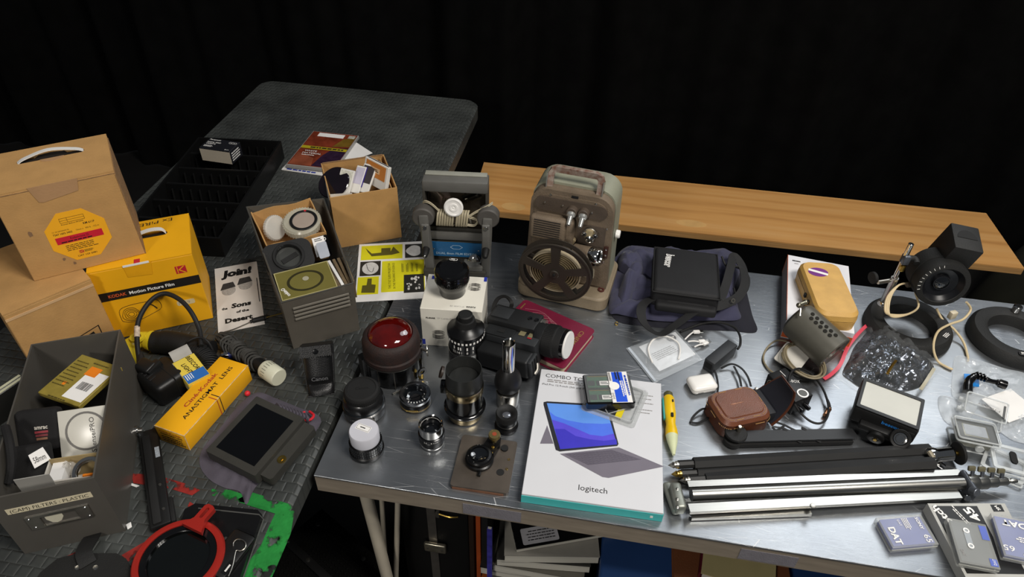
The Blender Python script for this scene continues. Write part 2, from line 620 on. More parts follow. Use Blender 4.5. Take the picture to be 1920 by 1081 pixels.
# ---- stainless work table
def steel_mat():
    m = bpy.data.materials.new('scratched stainless steel')
    m.use_nodes = True
    nt = m.node_tree
    N, L = nt.nodes.new, nt.links.new
    bs = nt.nodes['Principled BSDF']
    bs.inputs['Metallic'].default_value = 0.86
    tc = N('ShaderNodeTexCoord')
    def noise_(scale, stretch, detail=4):
        mp = N('ShaderNodeMapping')
        mp.inputs['Scale'].default_value = stretch
        L(tc.outputs['Object'], mp.inputs[0])
        n = N('ShaderNodeTexNoise')
        n.inputs['Scale'].default_value = scale
        n.inputs['Detail'].default_value = detail
        L(mp.outputs[0], n.inputs['Vector'])
        return n.outputs['Fac']
    brush = noise_(30, (1.2, 60, 1))
    blot = noise_(4.5, (1, 1, 1), 6)
    rp = N('ShaderNodeValToRGB')
    rp.color_ramp.elements[0].position = 0.35
    rp.color_ramp.elements[1].position = 0.75
    rp.color_ramp.elements[0].color = lin('#85898e')
    rp.color_ramp.elements[1].color = lin('#a5a8ab')
    L(blot, rp.inputs[0])
    a = N('ShaderNodeMath'); a.operation = 'MULTIPLY_ADD'
    a.inputs[1].default_value = 0.14; a.inputs[2].default_value = 0.20
    L(brush, a.inputs[0])
    a2 = N('ShaderNodeMath'); a2.operation = 'MULTIPLY_ADD'
    a2.inputs[1].default_value = 0.06
    L(blot, a2.inputs[0]); L(a.outputs[0], a2.inputs[2])
    # scratches: thin bands of stretched voronoi edges
    mp = N('ShaderNodeMapping')
    mp.inputs['Rotation'].default_value = (0, 0, 0.9)
    mp.inputs['Scale'].default_value = (3, 26, 1)
    L(tc.outputs['Object'], mp.inputs[0])
    vo = N('ShaderNodeTexVoronoi')
    vo.feature = 'DISTANCE_TO_EDGE'
    vo.inputs['Scale'].default_value = 2.4
    L(mp.outputs[0], vo.inputs['Vector'])
    ms = N('ShaderNodeMapRange')
    ms.inputs['From Max'].default_value = 0.012
    ms.inputs['To Min'].default_value = 1.0
    ms.inputs['To Max'].default_value = 0.0
    L(vo.outputs['Distance'], ms.inputs[0])
    gate = noise_(7, (1, 1, 1), 2)
    mg = N('ShaderNodeMapRange')
    mg.inputs['From Min'].default_value = 0.46
    mg.inputs['From Max'].default_value = 0.56
    L(gate, mg.inputs[0])
    mm = N('ShaderNodeMath'); mm.operation = 'MULTIPLY'
    L(ms.outputs[0], mm.inputs[0]); L(mg.outputs[0], mm.inputs[1])
    a3 = N('ShaderNodeMath'); a3.operation = 'MULTIPLY_ADD'
    a3.inputs[1].default_value = 0.22
    L(mm.outputs[0], a3.inputs[0]); L(a2.outputs[0], a3.inputs[2])
    L(a3.outputs[0], bs.inputs['Roughness'])
    mxc = N('ShaderNodeMixRGB')
    mxc.inputs[2].default_value = (0.72, 0.72, 0.72, 1)
    L(mm.outputs[0], mxc.inputs[0]); L(rp.outputs[0], mxc.inputs[1])
    L(mxc.outputs[0], bs.inputs['Base Color'])
    bs.inputs['Anisotropic'].default_value = 0.25
    bp = N('ShaderNodeBump')
    bp.inputs['Strength'].default_value = 0.12
    bp.inputs['Distance'].default_value = 0.001
    L(brush, bp.inputs['Height'])
    L(bp.outputs[0], bs.inputs['Normal'])
    return m
STAINLESS = steel_mat()
STDARK = mat('stainless apron', '#a09484', 0.45, 0.35, var=0.12, vs=14, stretch=(1, 1, 6))
mt0 = V((-0.367, 0.80, 0))
st = thing('steel_work_table', 'scratched stainless steel work table running along the bench', 'table', mt0, ROT)
SW, SD = 2.35, 0.80
b = B()
b.box(SW, SD, 0.004, (SW / 2, SD / 2, T - 0.002))
b.put('table_top', STAINLESS, st)
B().box(SW, 0.003, 0.046, (SW / 2, 0.0016, T - 0.0272)).put('front_apron', STDARK, st)
B().box(SW, 0.003, 0.046, (SW / 2, SD - 0.0016, T - 0.0272)).put('back_apron', STDARK, st)
B().box(0.003, SD - 0.0066, 0.046, (0.0016, SD / 2, T - 0.0272)).put('side_apron', STDARK, st)
for lx, ly in ((0.08, 0.72), (2.2, 0.72), (0.95, 0.47), (2.2, 0.47)):
    B().cyl(0.019, T - 0.006, (lx, ly, 0)).put('leg', STEEL, st)
B().cyl(0.0026, SW, (0, 0.0012, T - 0.0028), (0, 90, 0), seg=12).put('front_edge_roll', STAINLESS, st)  # rounded tube added so the edge shows a bright highlight line
TAPE = mat('grey gaffer tape', '#77747a', 0.75, var=0.08, vs=60, bump=0.3, bs=400)
for (x0, x1) in ((868, 978), (1385, 1502)):
    inv = (M.Translation(mt0) @ M.Rotation(math.radians(ROT), 4, 'Z')).inverted()
    pa, pb = inv @ face(x0, 0, 0.744), inv @ face(x1, 1000, 0.744)
    y = {868: 950, 1385: 1040}[x0]
    pa, pb = inv @ face(x0, y, 0.744), inv @ face(x1, y, 0.744)
    B().box(pb.x - pa.x, 0.0006, 0.032, ((pa.x + pb.x) / 2, -0.0004, T - 0.030)).put('tape_strip', TAPE, st, label='strip of grey tape on the front edge')

# ---- wooden bench behind the steel table
def wood_mat():
    m = bpy.data.materials.new('varnished fir board')
    m.use_nodes = True
    nt = m.node_tree
    N, L = nt.nodes.new, nt.links.new
    bs = nt.nodes['Principled BSDF']
    bs.inputs['Roughness'].default_value = 0.42
    tc = N('ShaderNodeTexCoord')
    mp = N('ShaderNodeMapping')
    mp.inputs['Scale'].default_value = (0.9, 14, 14)
    L(tc.outputs['Object'], mp.inputs[0])
    nz = N('ShaderNodeTexNoise')
    nz.inputs['Scale'].default_value = 1.6
    nz.inputs['Detail'].default_value = 5
    nz.inputs['Distortion'].default_value = 0.9
    L(mp.outputs[0], nz.inputs['Vector'])
    wv = N('ShaderNodeTexWave')
    wv.wave_type = 'RINGS'
    wv.inputs['Scale'].default_value = 0.9
    wv.inputs['Distortion'].default_value = 6.0
    wv.inputs['Detail'].default_value = 3
    wv.inputs['Detail Scale'].default_value = 1.4
    L(mp.outputs[0], wv.inputs['Vector'])
    mx = N('ShaderNodeMath'); mx.operation = 'MULTIPLY_ADD'
    mx.inputs[1].default_value = 0.3
    L(wv.outputs['Fac'], mx.inputs[0]); L(nz.outputs['Fac'], mx.inputs[2])
    rp = N('ShaderNodeValToRGB')
    e = rp.color_ramp.elements
    e[0].position = 0.30; e[0].color = lin('#d0a066')
    e[1].position = 1.0; e[1].color = lin('#b5824a')
    n = e.new(0.62); n.color = lin('#cb9759')
    L(mx.outputs[0], rp.inputs[0])
    L(rp.outputs[0], bs.inputs['Base Color'])
    return m
WOOD = wood_mat()
PLY = mat('plywood edge', '#a9814f', 0.7, var=0.3, vs=6, stretch=(1, 1, 90))
ZB = -0.30
q0, q1, q2 = at(881, 390, ZB), at(1921, 503, ZB), at(904, 302, ZB)
bn = thing('wooden_bench', 'long varnished plywood bench standing behind the steel table', 'bench', (q0.x, q0.y, 0), math.degrees(math.atan2(q1.y - q0.y, q1.x - q0.x)))
BL = (q1 - q0).length
BD = 0.335
B().prism([(0, 0), (BL, 0), (BL - 0.012, BD), (-0.012, BD)], T + ZB - 0.0042, T + ZB).put('seat_veneer', WOOD, bn)
B().prism([(0, 0), (BL, 0), (BL - 0.012, BD), (-0.012, BD)], T + ZB - 0.0262, T + ZB - 0.0043).put('seat_board', PLY, bn)
decal(bn, 'wood_patch', [(0.80 + 0.055 * math.cos(a), 0.055 + 0.022 * math.sin(a)) for a in [k * math.pi / 8 for k in range(16)]], mat('pale wood patch', '#cfa468', 0.5), z=T + ZB)
decal(bn, 'wood_patch', [(0.155 + 0.045 * math.cos(a), 0.04 + 0.026 * math.sin(a)) for a in [k * math.pi / 8 for k in range(16)]], MATS['pale wood patch'], z=T + ZB)
for lx in (0.30, BL - 0.22):
    B().box(0.03, BD - 0.05, T + ZB - 0.0264, (lx, BD / 2, (T + ZB - 0.0264) / 2)).put('leg', BLACKM, bn)

# ================================================================ cartons on the grey table
def carton(name, label, cat_, loc, rz, w, d, h, m):
    """a die-cut carton: body, top lid with a front tuck tab"""
    t = thing(name, label, cat_, loc, rz)
    B().box(w, d, h - 0.003, (0, 0, (h - 0.003) / 2), bev=0.0015, seg=1).put('body', m, t)
    return t

SLOT = mat('slot shadow', '#1a120b', 0.9)  # dark sheets under the lid cut-outs paint the shade inside them
STRAPW = mat('white plastic strap', '#dad9d6', 0.35, var=0.02)
# --- upper kraft carton
w, d, h = 0.215, 0.170, 0.208
k1 = carton('film_carton', 'kraft film carton with white carry strap and octagonal yellow label, stacked on top', 'box', (-0.937, 1.243, T + 0.1932), 29.1, w, d, h, KRAFT)
# lid with a cut-out slot for the strap
slot = [(x, y) for x, y in rrect(0.125, 0.018, 0.009, 4, 0.0, 0.030)]
thumb = [(0.028 * math.cos(a), 0.030 + 0.020 * math.sin(a)) for a in [math.pi * k / 10 for k in range(11)]]
sl = [(0.0625, 0.030), (0.058, 0.038), (0.030, 0.039), (0.024, 0.050), (0.0, 0.055), (-0.024, 0.050), (-0.030, 0.039), (-0.058, 0.038), (-0.0625, 0.030), (-0.058, 0.022), (0.058, 0.022)]
B().prism(rect(-w / 2, -d / 2, w / 2, d / 2), h - 0.0029, h, holes=[sl]).put('lid', KRAFT, k1)
B().prism([(x * 0.99, y) for x, y in sl], h - 0.0030, h - 0.0026).put('strap_slot_shade', SLOT, k1)
B().prism([(0.022 * math.cos(a) + 0.002, 0.0225 - 0.014 * math.sin(a)) for a in [math.pi * k / 10 for k in range(11)]][::-1], h - 0.0002, h + 0.0006).put('thumb_flap', mat('kraft tab', '#a5805a', 0.8, var=0.06, bump=0.2, bs=250), k1)
B().strap([(-0.060, 0.028, h - 0.001), (-0.045, 0.029, h + 0.006), (0, 0.030, h + 0.015), (0.045, 0.031, h + 0.006), (0.060, 0.031, h - 0.001)], 0.011, 0.0015).put('carry_strap', STRAPW, k1)
mf = X((0, -d / 2, 0), FR)
B().prism([(-0.045, h), (0.042, h), (0.036, h - 0.026), (-0.028, h - 0.036), (-0.036, h - 0.034)], 0.0001, 0.0012, mf).put('tuck_tab', mat('kraft tab', '#a5805a', 0.8, var=0.06, bump=0.2, bs=250), k1)
B().box(w, 0.0012, 0.0015, (0, -d / 2 - 0.0002, h - 0.006)).put('lid_crease', KRAFTD, k1)
B().box(0.0012, d, h - 0.01, (w / 2 + 0.0003, 0, h / 2 - 0.005)).put('side_flap', KRAFTD, k1)
oc = mf @ X((0.004, 0.084, 0))
R8 = 0.058
B().prism([(R8 * 1.02 * math.cos(math.radians(22.5 + 45 * k)), R8 * 1.08 * math.sin(math.radians(22.5 + 45 * k))) for k in range(8)], 0.0001, 0.0005, oc).put('label_sticker', mat('octagon label yellow', '#eda921', 0.5, var=0.03), k1)
decal(k1, 'red_bar', rect(-0.043, -0.013, 0.043, 0.003), mat('label red', '#c41f33', 0.5, var=0.04), oc, 0.0006)
txt(k1, 'Kodachrome 25', INK, oc @ X((0.0, -0.003, 0.0006)), 0.0055, 0.034, bold=0.01)
lines(k1, 'small_print', 0.07, 0.004, 1, oc @ X((0, -0.0098, 0.0006)), th=0.3)
txt(k1, 'KM 611P', INK, oc @ X((0.026, 0.024, 0.0003)), 0.005, 0.021, bold=0.02)
txt(k1, '7267 1602 3402', INK, oc @ X((-0.026, 0.011, 0.0003)), 0.0042, 0.035, bold=0.02)
txt(k1, '15 18 20020604 EI', INK, oc @ X((-0.028, 0.0175, 0.0003)), 0.003, 0.030)
txt(k1, '16mm x   400 ft.  -122 m', INK, oc @ X((0.020, 0.0125, 0.0003)), 0.004, 0.042)
txt(k1, 'Process Before 09/2004', INK, oc @ X((-0.002, 0.0305, 0.0003)), 0.003, 0.040, bold=0.01)
for (x0, y0, x1, y1) in ((-0.022, 0.034, 0.022, 0.0345), (-0.022, 0.0445, 0.022, 0.045), (-0.022, 0.0392, 0.022, 0.0396), (-0.0222, 0.034, -0.0218, 0.045), (0.0218, 0.034, 0.0222, 0.045), (-0.009, 0.034, -0.0086, 0.045)):
    decal(k1, 'ruled_line', rect(x0, y0, x1, y1), INK, oc, 0.0006)
lines(k1, 'small_print', 0.062, 0.016, 4, oc @ X((0, -0.0255, 0.0003)), th=0.16, seed=3)
decal(k1, 'logo_square', rect(-0.012, -0.0435, -0.004, -0.0365), REDINK, oc, 0.0006)
decal(k1, 'logo_arrow', [(-0.0108, -0.0430), (-0.0108, -0.0370), (-0.0102, -0.0370), (-0.0102, -0.0404), (-0.0056, -0.0370), (-0.0042, -0.0370), (-0.0086, -0.0400), (-0.0042, -0.0430), (-0.0056, -0.0430), (-0.0102, -0.0398), (-0.0102, -0.0430)], MATS['octagon label yellow'], oc, 0.0010)
lines(k1, 'small_print', 0.018, 0.006, 4, oc @ X((0.0065, -0.040, 0.0003)), th=0.2, seed=5)
txt(k1, 'CAT 123 2081', INK, oc @ X((0.0, -0.0490, 0.0003)), 0.0038, 0.036, bold=0.02)
for (x, z, s_) in ((-0.075, 0.110, 0.006), (-0.040, 0.035, 0.004), (-0.025, 0.020, 0.0035)):
    decal(k1, 'scuff_mark', [(s_ * random.uniform(.5, 1) * math.cos(a), 1.5 * s_ * random.uniform(.5, 1) * math.sin(a)) for a in [k * 0.7 for k in range(9)]], mat('scuff', '#7d6045', 0.8), mf @ X((x, z, 0.0002)))

# --- lower kraft carton with an arrow print
A_, B_ = V((-0.997, 1.012)), V((-0.880, 1.131))
w, d, h = (B_ - A_).length, 0.238, 0.193
a45 = math.degrees(math.atan2(B_.y - A_.y, B_.x - A_.x))
cc = (A_ + B_) / 2 + V((-(B_ - A_).y, (B_ - A_).x)).normalized() * d / 2
k2 = carton('shipping_carton', 'plain kraft carton with torn hand hole and black arrow print, under the stack', 'box', (cc.x, cc.y, T + 0.0002), a45, w, d, h - 0.0002, KRAFT)
h -= 0.0002
hole = [(0.010, 0.0), (0.020, -0.015), (0.012, -0.032), (0.028, -0.050), (0.050, -0.058), (0.056, -0.044), (0.040, -0.028), (0.042, -0.006), (0.034, 0.020), (0.018, 0.018)]
B().prism(rect(-w / 2, -d / 2, w / 2, d / 2), h - 0.0029, h, holes=[hole]).put('lid', KRAFT, k2)
B().prism([(x * 0.98, y * 0.98) for x, y in hole], h - 0.0030, h - 0.0026).put('hand_hole_shade', SLOT, k2)
B().tube([(hole[0][0] - .004, hole[0][1], h), (0.014, -0.015, h + .001), (0.006, -0.032, h + .001)], 0.0012).put('torn_edge', KRAFTD, k2)
mf = X((0, -d / 2, 0), FR)
B().box(w, 0.0016, 0.006, (0, -d / 2 - 0.0004, h - 0.016)).put('lid_flap', mat('kraft pale', '#c39f74', 0.8, var=0.06), k2)
for pl in ([(-0.025, 0.060), (0.060, 0.075), (0.060, 0.077), (-0.025, 0.062)], [(0.058, 0.075), (0.060, 0.075), (0.060, 0.03), (0.058, 0.03)], [(-0.025, 0.062), (-0.023, 0.062), (-0.023, 0.03), (-0.025, 0.03)]):
    decal(k2, 'printed_frame', pl, INK, mf, 0.0002)
decal(k2, 'printed_arrow', [(-0.01, 0.052), (0.008, 0.058), (0.006, 0.04), (-0.012, 0.04)], INK, mf, 0.0002)
decal(k2, 'printed_arrow', [(0.015, 0.050), (0.030, 0.062), (0.046, 0.066), (0.050, 0.04), (0.015, 0.04)], INK, mf, 0.0002)
mt_ = X((-0.073, -0.020, h))
decal(k2, 'yellow_sticker', rect(-0.010, -0.016, 0.010, 0.016), MATS['octagon label yellow'], mt_, 0.0001)
txt(k2, '13', INK, mt_ @ X((0, -0.006, 0.0004), (0, 0, 0)), 0.008, bold=0.03)

# --- yellow film carton
w, d, h = 0.209, 0.165, 0.193
yk = carton('yellow_film_carton', 'yellow motion picture film carton with black band and white strap', 'box', (-0.832, 1.264, T), 22.2, w, d, h, KYEL)
B().prism(rect(-w / 2, -d / 2, w / 2, d / 2), h - 0.0029, h, holes=[rrect(0.09, 0.016, 0.008, 4, 0.012, 0.018)]).put('lid', KYEL, yk)
B().prism(rrect(0.088, 0.014, 0.006, 4, 0.012, 0.018), h - 0.0030, h - 0.0026).put('handle_slot_shade', SLOT, yk)
B().strap([(-0.030, 0.012, h - 0.001), (-0.010, 0.014, h + 0.008), (0.020, 0.017, h + 0.014), (0.045, 0.020, h + 0.010), (0.053, 0.021, h - 0.001)], 0.013, 0.0015).put('carry_strap', STRAPW, yk)
mf = X((0, -d / 2, 0), FR)
decal(yk, 'black_band', rect(-w / 2, 0.110, w / 2, 0.133), mat('band black', '#1c1815', 0.5), mf, 0.0002)
txt(yk, 'KODAK', mat('kodak orange', '#d2562a', 0.5), mf @ X((-0.066, 0.1215, 0.0004)), 0.0085, 0.036, bold=0.015)
txt(yk, 'Motion Picture Film', WHITEINK, mf @ X((0.004, 0.1215, 0.0004)), 0.0085, 0.092, bold=0.02)
decal(yk, 'logo_square', rect(0.062, 0.146, 0.084, 0.166), REDINK, mf, 0.0002)
decal(yk, 'logo_arrow', [(0.0655, 0.147), (0.0655, 0.165), (0.067, 0.165), (0.067, 0.1555), (0.079, 0.165), (0.0825, 0.165), (0.071, 0.156), (0.0825, 0.147), (0.079, 0.147), (0.067, 0.1565), (0.067, 0.147)], KYEL, mf, 0.0006)
B().prism([(-0.034, h), (0.022, h), (0.016, h - 0.034), (-0.032, h - 0.030)], 0.0001, 0.0012, mf).put('tuck_tab', mat('yellow tab', '#d99b10', 0.5), yk)
B().prism([(-0.034, h - 0.003), (0.018, h - 0.002), (0.018, h + 0.003), (-0.034, h + 0.002)], 0.0013, 0.002, mf).put('torn_paper', WHITEP, yk)
decal(yk, 'red_tab', rect(-0.012, -0.082, 0.0, -0.066), REDINK, X((0, 0, h)), 0.0002)
# doodle on the front
b = B()
for k in range(4):
    r_ = 0.006 + 0.0042 * k
    b.tube([mf @ V((-0.055 + r_ * (1 + .1 * math.sin(3 * a + k)) * math.cos(a), 0.062 + r_ * math.sin(a), 0.0005)) for a in [q * 0.55 for q in range(12)]], 0.0005, 4, 3)
b.put('doodle_spiral', INK, yk, kind='stuff')
B().tube([mf @ V(p + (0.0005,)) for p in ((-0.078, 0.055), (-0.074, 0.080), (-0.050, 0.088), (-0.010, 0.088), (0.006, 0.086), (0.008, 0.064), (-0.014, 0.052), (-0.050, 0.040), (-0.074, 0.045))], 0.0005, 4, 4, True).put('doodle_outline', INK, yk)
B().tube([mf @ V(p + (0.0005,)) for p in ((-0.018, 0.080), (-0.010, 0.078), (-0.004, 0.070), (-0.001, 0.064))], 0.0013, 4, 4).put('doodle_stroke', INK, yk)
decal(yk, 'tape_label', rrect(0.038, 0.014, 0.004, 3, 0.060, 0.064), mat('matte tape', '#cdb98a', 0.5), mf, 0.0002)
txt(yk, '7219', GREYINK, mf @ X((0.056, 0.064, 0.0005)), 0.008, 0.026)
txt(yk, 'Ex PiREC', INK, X((0.025, 0.066, h), (0, 0, 184)), 0.013, 0.088, shear=0.1)

# --- small kraft box full of filters
w, d, h = 0.172, 0.180, 0.158
fbx = thing('kraft_filter_box', 'open kraft box of filters in front of the DVD case', 'box', (-0.417, 1.628, T), 19.8)
open_box(B(), w, d, h, 0.003).put('body', KRAFT, fbx)
B().box(w - 0.008, 0.0035, 0.0022, (0.0, d / 2 - 0.002, h + 0.0008)).put('torn_edge', KRAFTD, fbx)
B().box(0.055, 0.0022, 0.014, (-0.057, -d / 2 + 0.006, h - 0.003), (0, 6, 0)).put('torn_flap', mat('torn white paper', '#c9c2b6', 0.8, var=0.15), fbx)
B().box(0.0022, d - 0.02, 0.05, (w / 2 - 0.010, 0, h - 0.028), (0, -7, 0)).put('inner_flap', KRAFT, fbx)
B().box(0.0018, 0.06, 0.06, (-w / 2 - 0.0012, -0.03, h - 0.033), (0, 4, 0)).put('torn_side', MATS['torn white paper'], fbx)
LO = M.Translation((-0.417, 1.628, T)) @ M.Rotation(math.radians(19.8), 4, 'Z')
def inbox(x, y, z):
    return LO @ V((x, y, z))
DARKF = mat('dark purple filter glass', '#120a12', 0.08, coat=0.8, var=0.2)
o = B().lathe([(0, -0.002), (0.043, -0.002), (0.0455, 0.0), (0.043, 0.0022), (0, 0.0022)], 40).put('round_filter', DARKF, None, loc=at(626, 342, 0.152), rot=(30, -20, 0))
tag(o, 'large round dark purple filter leaning in the kraft filter box', 'filter')
SLW = mat('slide case white', '#d9d6cf', 0.4, var=0.05)
SLD = mat('slide case dark', '#2c2730', 0.4)
SLO = mat('slide case orange label', '#c27a34', 0.5, var=0.05)
def frame3(a, b_, c_):
    """matrix, width and height of a panel from its lower-left, lower-right and upper-left corners (world)"""
    x = (b_ - a)
    w_ = x.length
    x = x.normalized()
    zz = x.cross(c_ - a).normalized()
    y = zz.cross(x)
    o_ = (b_ + c_) / 2
    return M(((x.x, y.x, zz.x, o_.x), (x.y, y.y, zz.y, o_.y), (x.z, y.z, zz.z, o_.z), (0, 0, 0, 1))), w_, (c_ - a).dot(y)
def fcase(bl, br, tl, th, lab, face_m, z0=0.146, z1=0.182):
    m_, w_, h_ = frame3(at(*bl, z0), at(*br, z0), at(*tl, z1))
    t = thing('filter_case', lab, 'filter case', group='filter cases in the kraft filter box')
    t.matrix_world = m_
    B().box(w_, h_ + 0.02, th, (0, -0.01, -th / 2), bev=0.0012, seg=1).put('case', SLW, t)
    decal(t, 'paper_insert', rect(-w_ * 0.42, -h_ * 0.40, w_ * 0.42, h_ * 0.42), face_m, X((0, 0, 0.0001)))
    B().box(w_ * 0.9, 0.0008, th * 0.3, (0, h_ / 2 + 0.0003, -th / 2)).put('lid_seam', SLD, t)
    return t, w_, h_
t, w, h = fcase((641, 350), (667, 356), (629, 312), 0.006, 'white filter case lying flattest beside the round purple filter', mat('case paper print', '#c7c6b8', 0.6, var=0.25, vs=120))
t, w, h = fcase((668, 348), (686, 352), (660, 307), 0.005, 'thin white filter case with violet edge in the kraft filter box', mat('violet insert', '#b9b4c4', 0.5))
B().box(0.0015, h, 0.004, (w / 2 + 0.0008, 0, -0.003)).put('violet_edge', mat('violet card', '#3d2f86', 0.5), t)
t, w, h = fcase((684, 347), (708, 354), (669, 301), 0.006, 'thin dark-edged filter case behind the orange-labelled one', mat('slide dark insert', '#3b3536', 0.5), z1=0.186)
t, w, h = fcase((688, 328), (731, 351), (678, 289), 0.012, 'thick white filter case with orange label in the kraft box', SLO, 0.155, 0.200)
decal(t, 'label_window', rect(-0.016, -0.006, 0.016, 0.008), mat('pale orange label', '#d8b48a', 0.5), X((0, 0, 0.0005)))
lines(t, 'small_print', 0.024, 0.008, 2, X((0, 0.001, 0.0006)))

# --- Cine-Kodak lens box
w, d, h = 0.0715, 0.201, 0.045
lb = thing('lens_box', 'long worn yellow anastigmat lens box', 'box', (-0.621, 0.954, T), -19.0)
B().box(w, d, h, (0, 0, h / 2), bev=0.0016, seg=2).put('body', KYEL, lb)
WORN = mat('worn cardboard edge', '#c9a873', 0.9, var=0.3, vs=90)
for (ax, ay, L_, r_) in ((0, -d / 2, w, (0, 90, 0)), (w / 2, 0, d, (90, 0, 0)),):
    B().box(L_ if ay else 0.0022, 0.0022 if ay else L_, 0.0022, (ax - (0.0009 if ax else 0), ay + (0.0009 if ay else 0), h - 0.0007), bev=0.0008, seg=1).put('worn_edge', WORN, lb)
B().box(0.0022, 0.0022, h, (w / 2 - 0.0009, -d / 2 + 0.0009, h / 2), bev=0.0008, seg=1).put('worn_edge', WORN, lb)
CKRED = mat('brick red ink', '#a33a24', 0.6)
txt(lb, 'Ciné-Kodak', CKRED, X((-0.012, 0.008, h), (0, 0, 90)), 0.0095, 0.098, bold=0.02)
txt(lb, 'ANASTIGMAT  LENS', INK, X((0.006, 0.008, h), (0, 0, 90)), 0.0095, 0.150, bold=0.012)
for k, (m_) in enumerate((CKRED, KYEL, INK)):
    if m_ is KYEL:
        continue
    decal(lb, 'printed_stripe', rect(0.016, -0.004 + 0.004 * k, w / 2, -0.0022 + 0.004 * k), m_, X((0, 0, h)), 0.0001)
    B().box(0.0004, 0.0018, h, (w / 2 + 0.0001, -0.0031 + 0.004 * k, h / 2 - 0.001)).put('printed_stripe', m_, lb)
me_ = X((0, -d / 2, 0), FR)
txt(lb, 'Ciné-Kodak', CKRED, me_ @ X((0, 0.036, 0)), 0.0055, 0.052, bold=0.01)
txt(lb, 'ANASTIGMAT LENS', INK, me_ @ X((0, 0.0285, 0)), 0.0048, 0.052, bold=0.02)
lines(lb, 'small_print', 0.054, 0.019, 3, me_ @ X((0.002, 0.0145, 0)), th=0.22, seed=9)

# ================================================================ things on the grey table
def lump(b, outline, base, h, fold=0.004, fs=40.0, rings=10, edge=3.0, seed=0.0, sub=5):
    """a soft heap of cloth or film inside an outline (world points): level base, folded domed top"""
    n = len(outline)
    pts = smooth_path([V((p.x, p.y, 0)) for p in outline], sub, True)
    c_ = sum((p for p in pts), V((0, 0, 0))) / len(pts)
    n = len(pts)
    prev = None
    allr = []
    for k in range(rings + 1):
        s_ = 1 - k / rings
        ring_ = []
        for i, p in enumerate(pts):
            q = c_ + (p - c_) * s_
            hh = h * (1 - s_ ** edge)
            f_ = fold * (noise.noise(V((q.x * fs, q.y * fs, seed))) + 0.6 * noise.noise(V((q.x * fs * 2.3, q.y * fs * 2.3, seed + 5)))) * (1 - s_ ** 8)
            ring_.append(b.bm.verts.new((q.x, q.y, base + max(0.0006, hh + f_ if k else 0.0008))))
            if k == rings:
                break
        allr.append(ring_)
    for r0, r1 in zip(allr, allr[1:]):
        for i in range(n):
            j = (i + 1) % n
            if len(r1) == 1:
                b.bm.faces.new((r0[i], r0[j], r1[0]))
            else:
                b.bm.faces.new((r0[i], r0[j], r1[j], r1[i]))
    low = [b.bm.verts.new((v.co.x, v.co.y, base)) for v in allr[0]]
    for i in range(n):
        j = (i + 1) % n
        b.bm.faces.new((low[i], low[j], allr[0][j], allr[0][i]))
    b.bm.faces.new(low[::-1])
    return b

def put_m(b, name, mt, m, label=None, cat_=None, parent=None, group=None):
    o = b.put(name, mt, parent)
    o.matrix_world = m
    if cat_:
        tag(o, label, cat_, group)
    return o

def thing_m(name, label, cat_, m, group=None):
    o = thing(name, label, cat_, group=group)
    o.matrix_world = m
    return o

# --- file bin of plastic filters
w, d, h = 0.160, 0.363, 0.158
BINP = mat('dark grey bin plastic', '#4b4843', 0.36, var=0.10, vs=8, spec=0.45)
bin_ = thing('filter_bin', 'dark grey open plastic file bin with a handwritten tape label', 'bin', (-0.801, 0.821, T), 17.6)
open_box(B(), w, d, h, 0.003).put('body', BINP, bin_)
mf = X((0, -d / 2, 0), FR)
decal(bin_, 'tape_label', rect(-0.062, 0.112, 0.064, 0.126), mat('masking tape', '#c9bfa2', 0.6, var=0.06), mf, 0.0002)
txt(bin_, '(CAM) FILTERS : PLASTIC', INK, mf @ X((0.001, 0.119, 0.0003)), 0.0085, 0.116, shear=0.1)
B().prism(rect(-0.045, 0.062, 0.050, 0.096), 0.0002, 0.0022, mf, holes=[rect(-0.024, 0.066, 0.030, 0.090)]).put('label_holder', STEEL, bin_)
decal(bin_, 'label_card', [(-0.018, 0.0895), (0.008, 0.0895), (0.008, 0.080), (0.002, 0.070), (-0.005, 0.067), (-0.012, 0.070), (-0.018, 0.080)], mat('ivory card', '#bdb8a4', 0.5), mf, 0.0003)
for x, y in ((-0.040, 0.091), (-0.038, 0.067), (0.044, 0.091), (0.044, 0.067)):
    B().lathe([(0.0026, 0), (0.0020, 0.0012), (0, 0.0016)], 12, mf @ X((x, y, 0.0022))).put('rivet', ALU, bin_)

c0, rz, w, d = flat((79, 741), (150, 766), (144, 665), 0.128)
GOLD = mat('gold card', '#8a7a35', 0.35, var=0.10, vs=60)
gp = thing('filter_packet', 'gold card filter packet with white label and orange price sticker', 'packet', (c0.x + 0.002, c0.y + 0.004, T + 0.118), rz)
w -= 0.012
B().box(w + 0.02, d, 0.010, (0, 0, 0.005), bev=0.001, seg=1).put('body', GOLD, gp)
B().box(w + 0.019, d - 0.001, 0.004, (0, 0, 0.005), ).put('paper_edge', mat('rough paper edge', '#b9b2a0', 0.8, var=0.3, vs=200), gp)
decal(gp, 'white_label', rect(0.000, -0.045, 0.045, 0.025), WHITEP, X((0, 0, 0.0101)))
barcode(gp, 'wiring_print', 0.026, 0.018, X((0.022, -0.012, 0.0102)), 9)
decal(gp, 'orange_sticker', rect(-0.004, 0.012, 0.022, 0.034), mat('orange sticker', '#e07c1c', 0.5), X((0, 0, 0.0104)))
decal(gp, 'orange_scrap', rect(-0.024, -0.022, -0.018, -0.014), MATS['orange sticker'], X((0, 0, 0.0101)))
lines(gp, 'small_print', 0.035, 0.070, 8, X((-0.026, 0.006, 0.0101)), mat('olive ink', '#4a4018', 0.6), th=0.12)
lines(gp, 'small_print', 0.040, 0.005, 1, X((0.012, 0.042, 0.0101)), MATS['olive ink'], seed=12)
lines(gp, 'small_print', 0.050, 0.005, 1, X((0.0, -0.052, 0.0101)), MATS['olive ink'], seed=14)

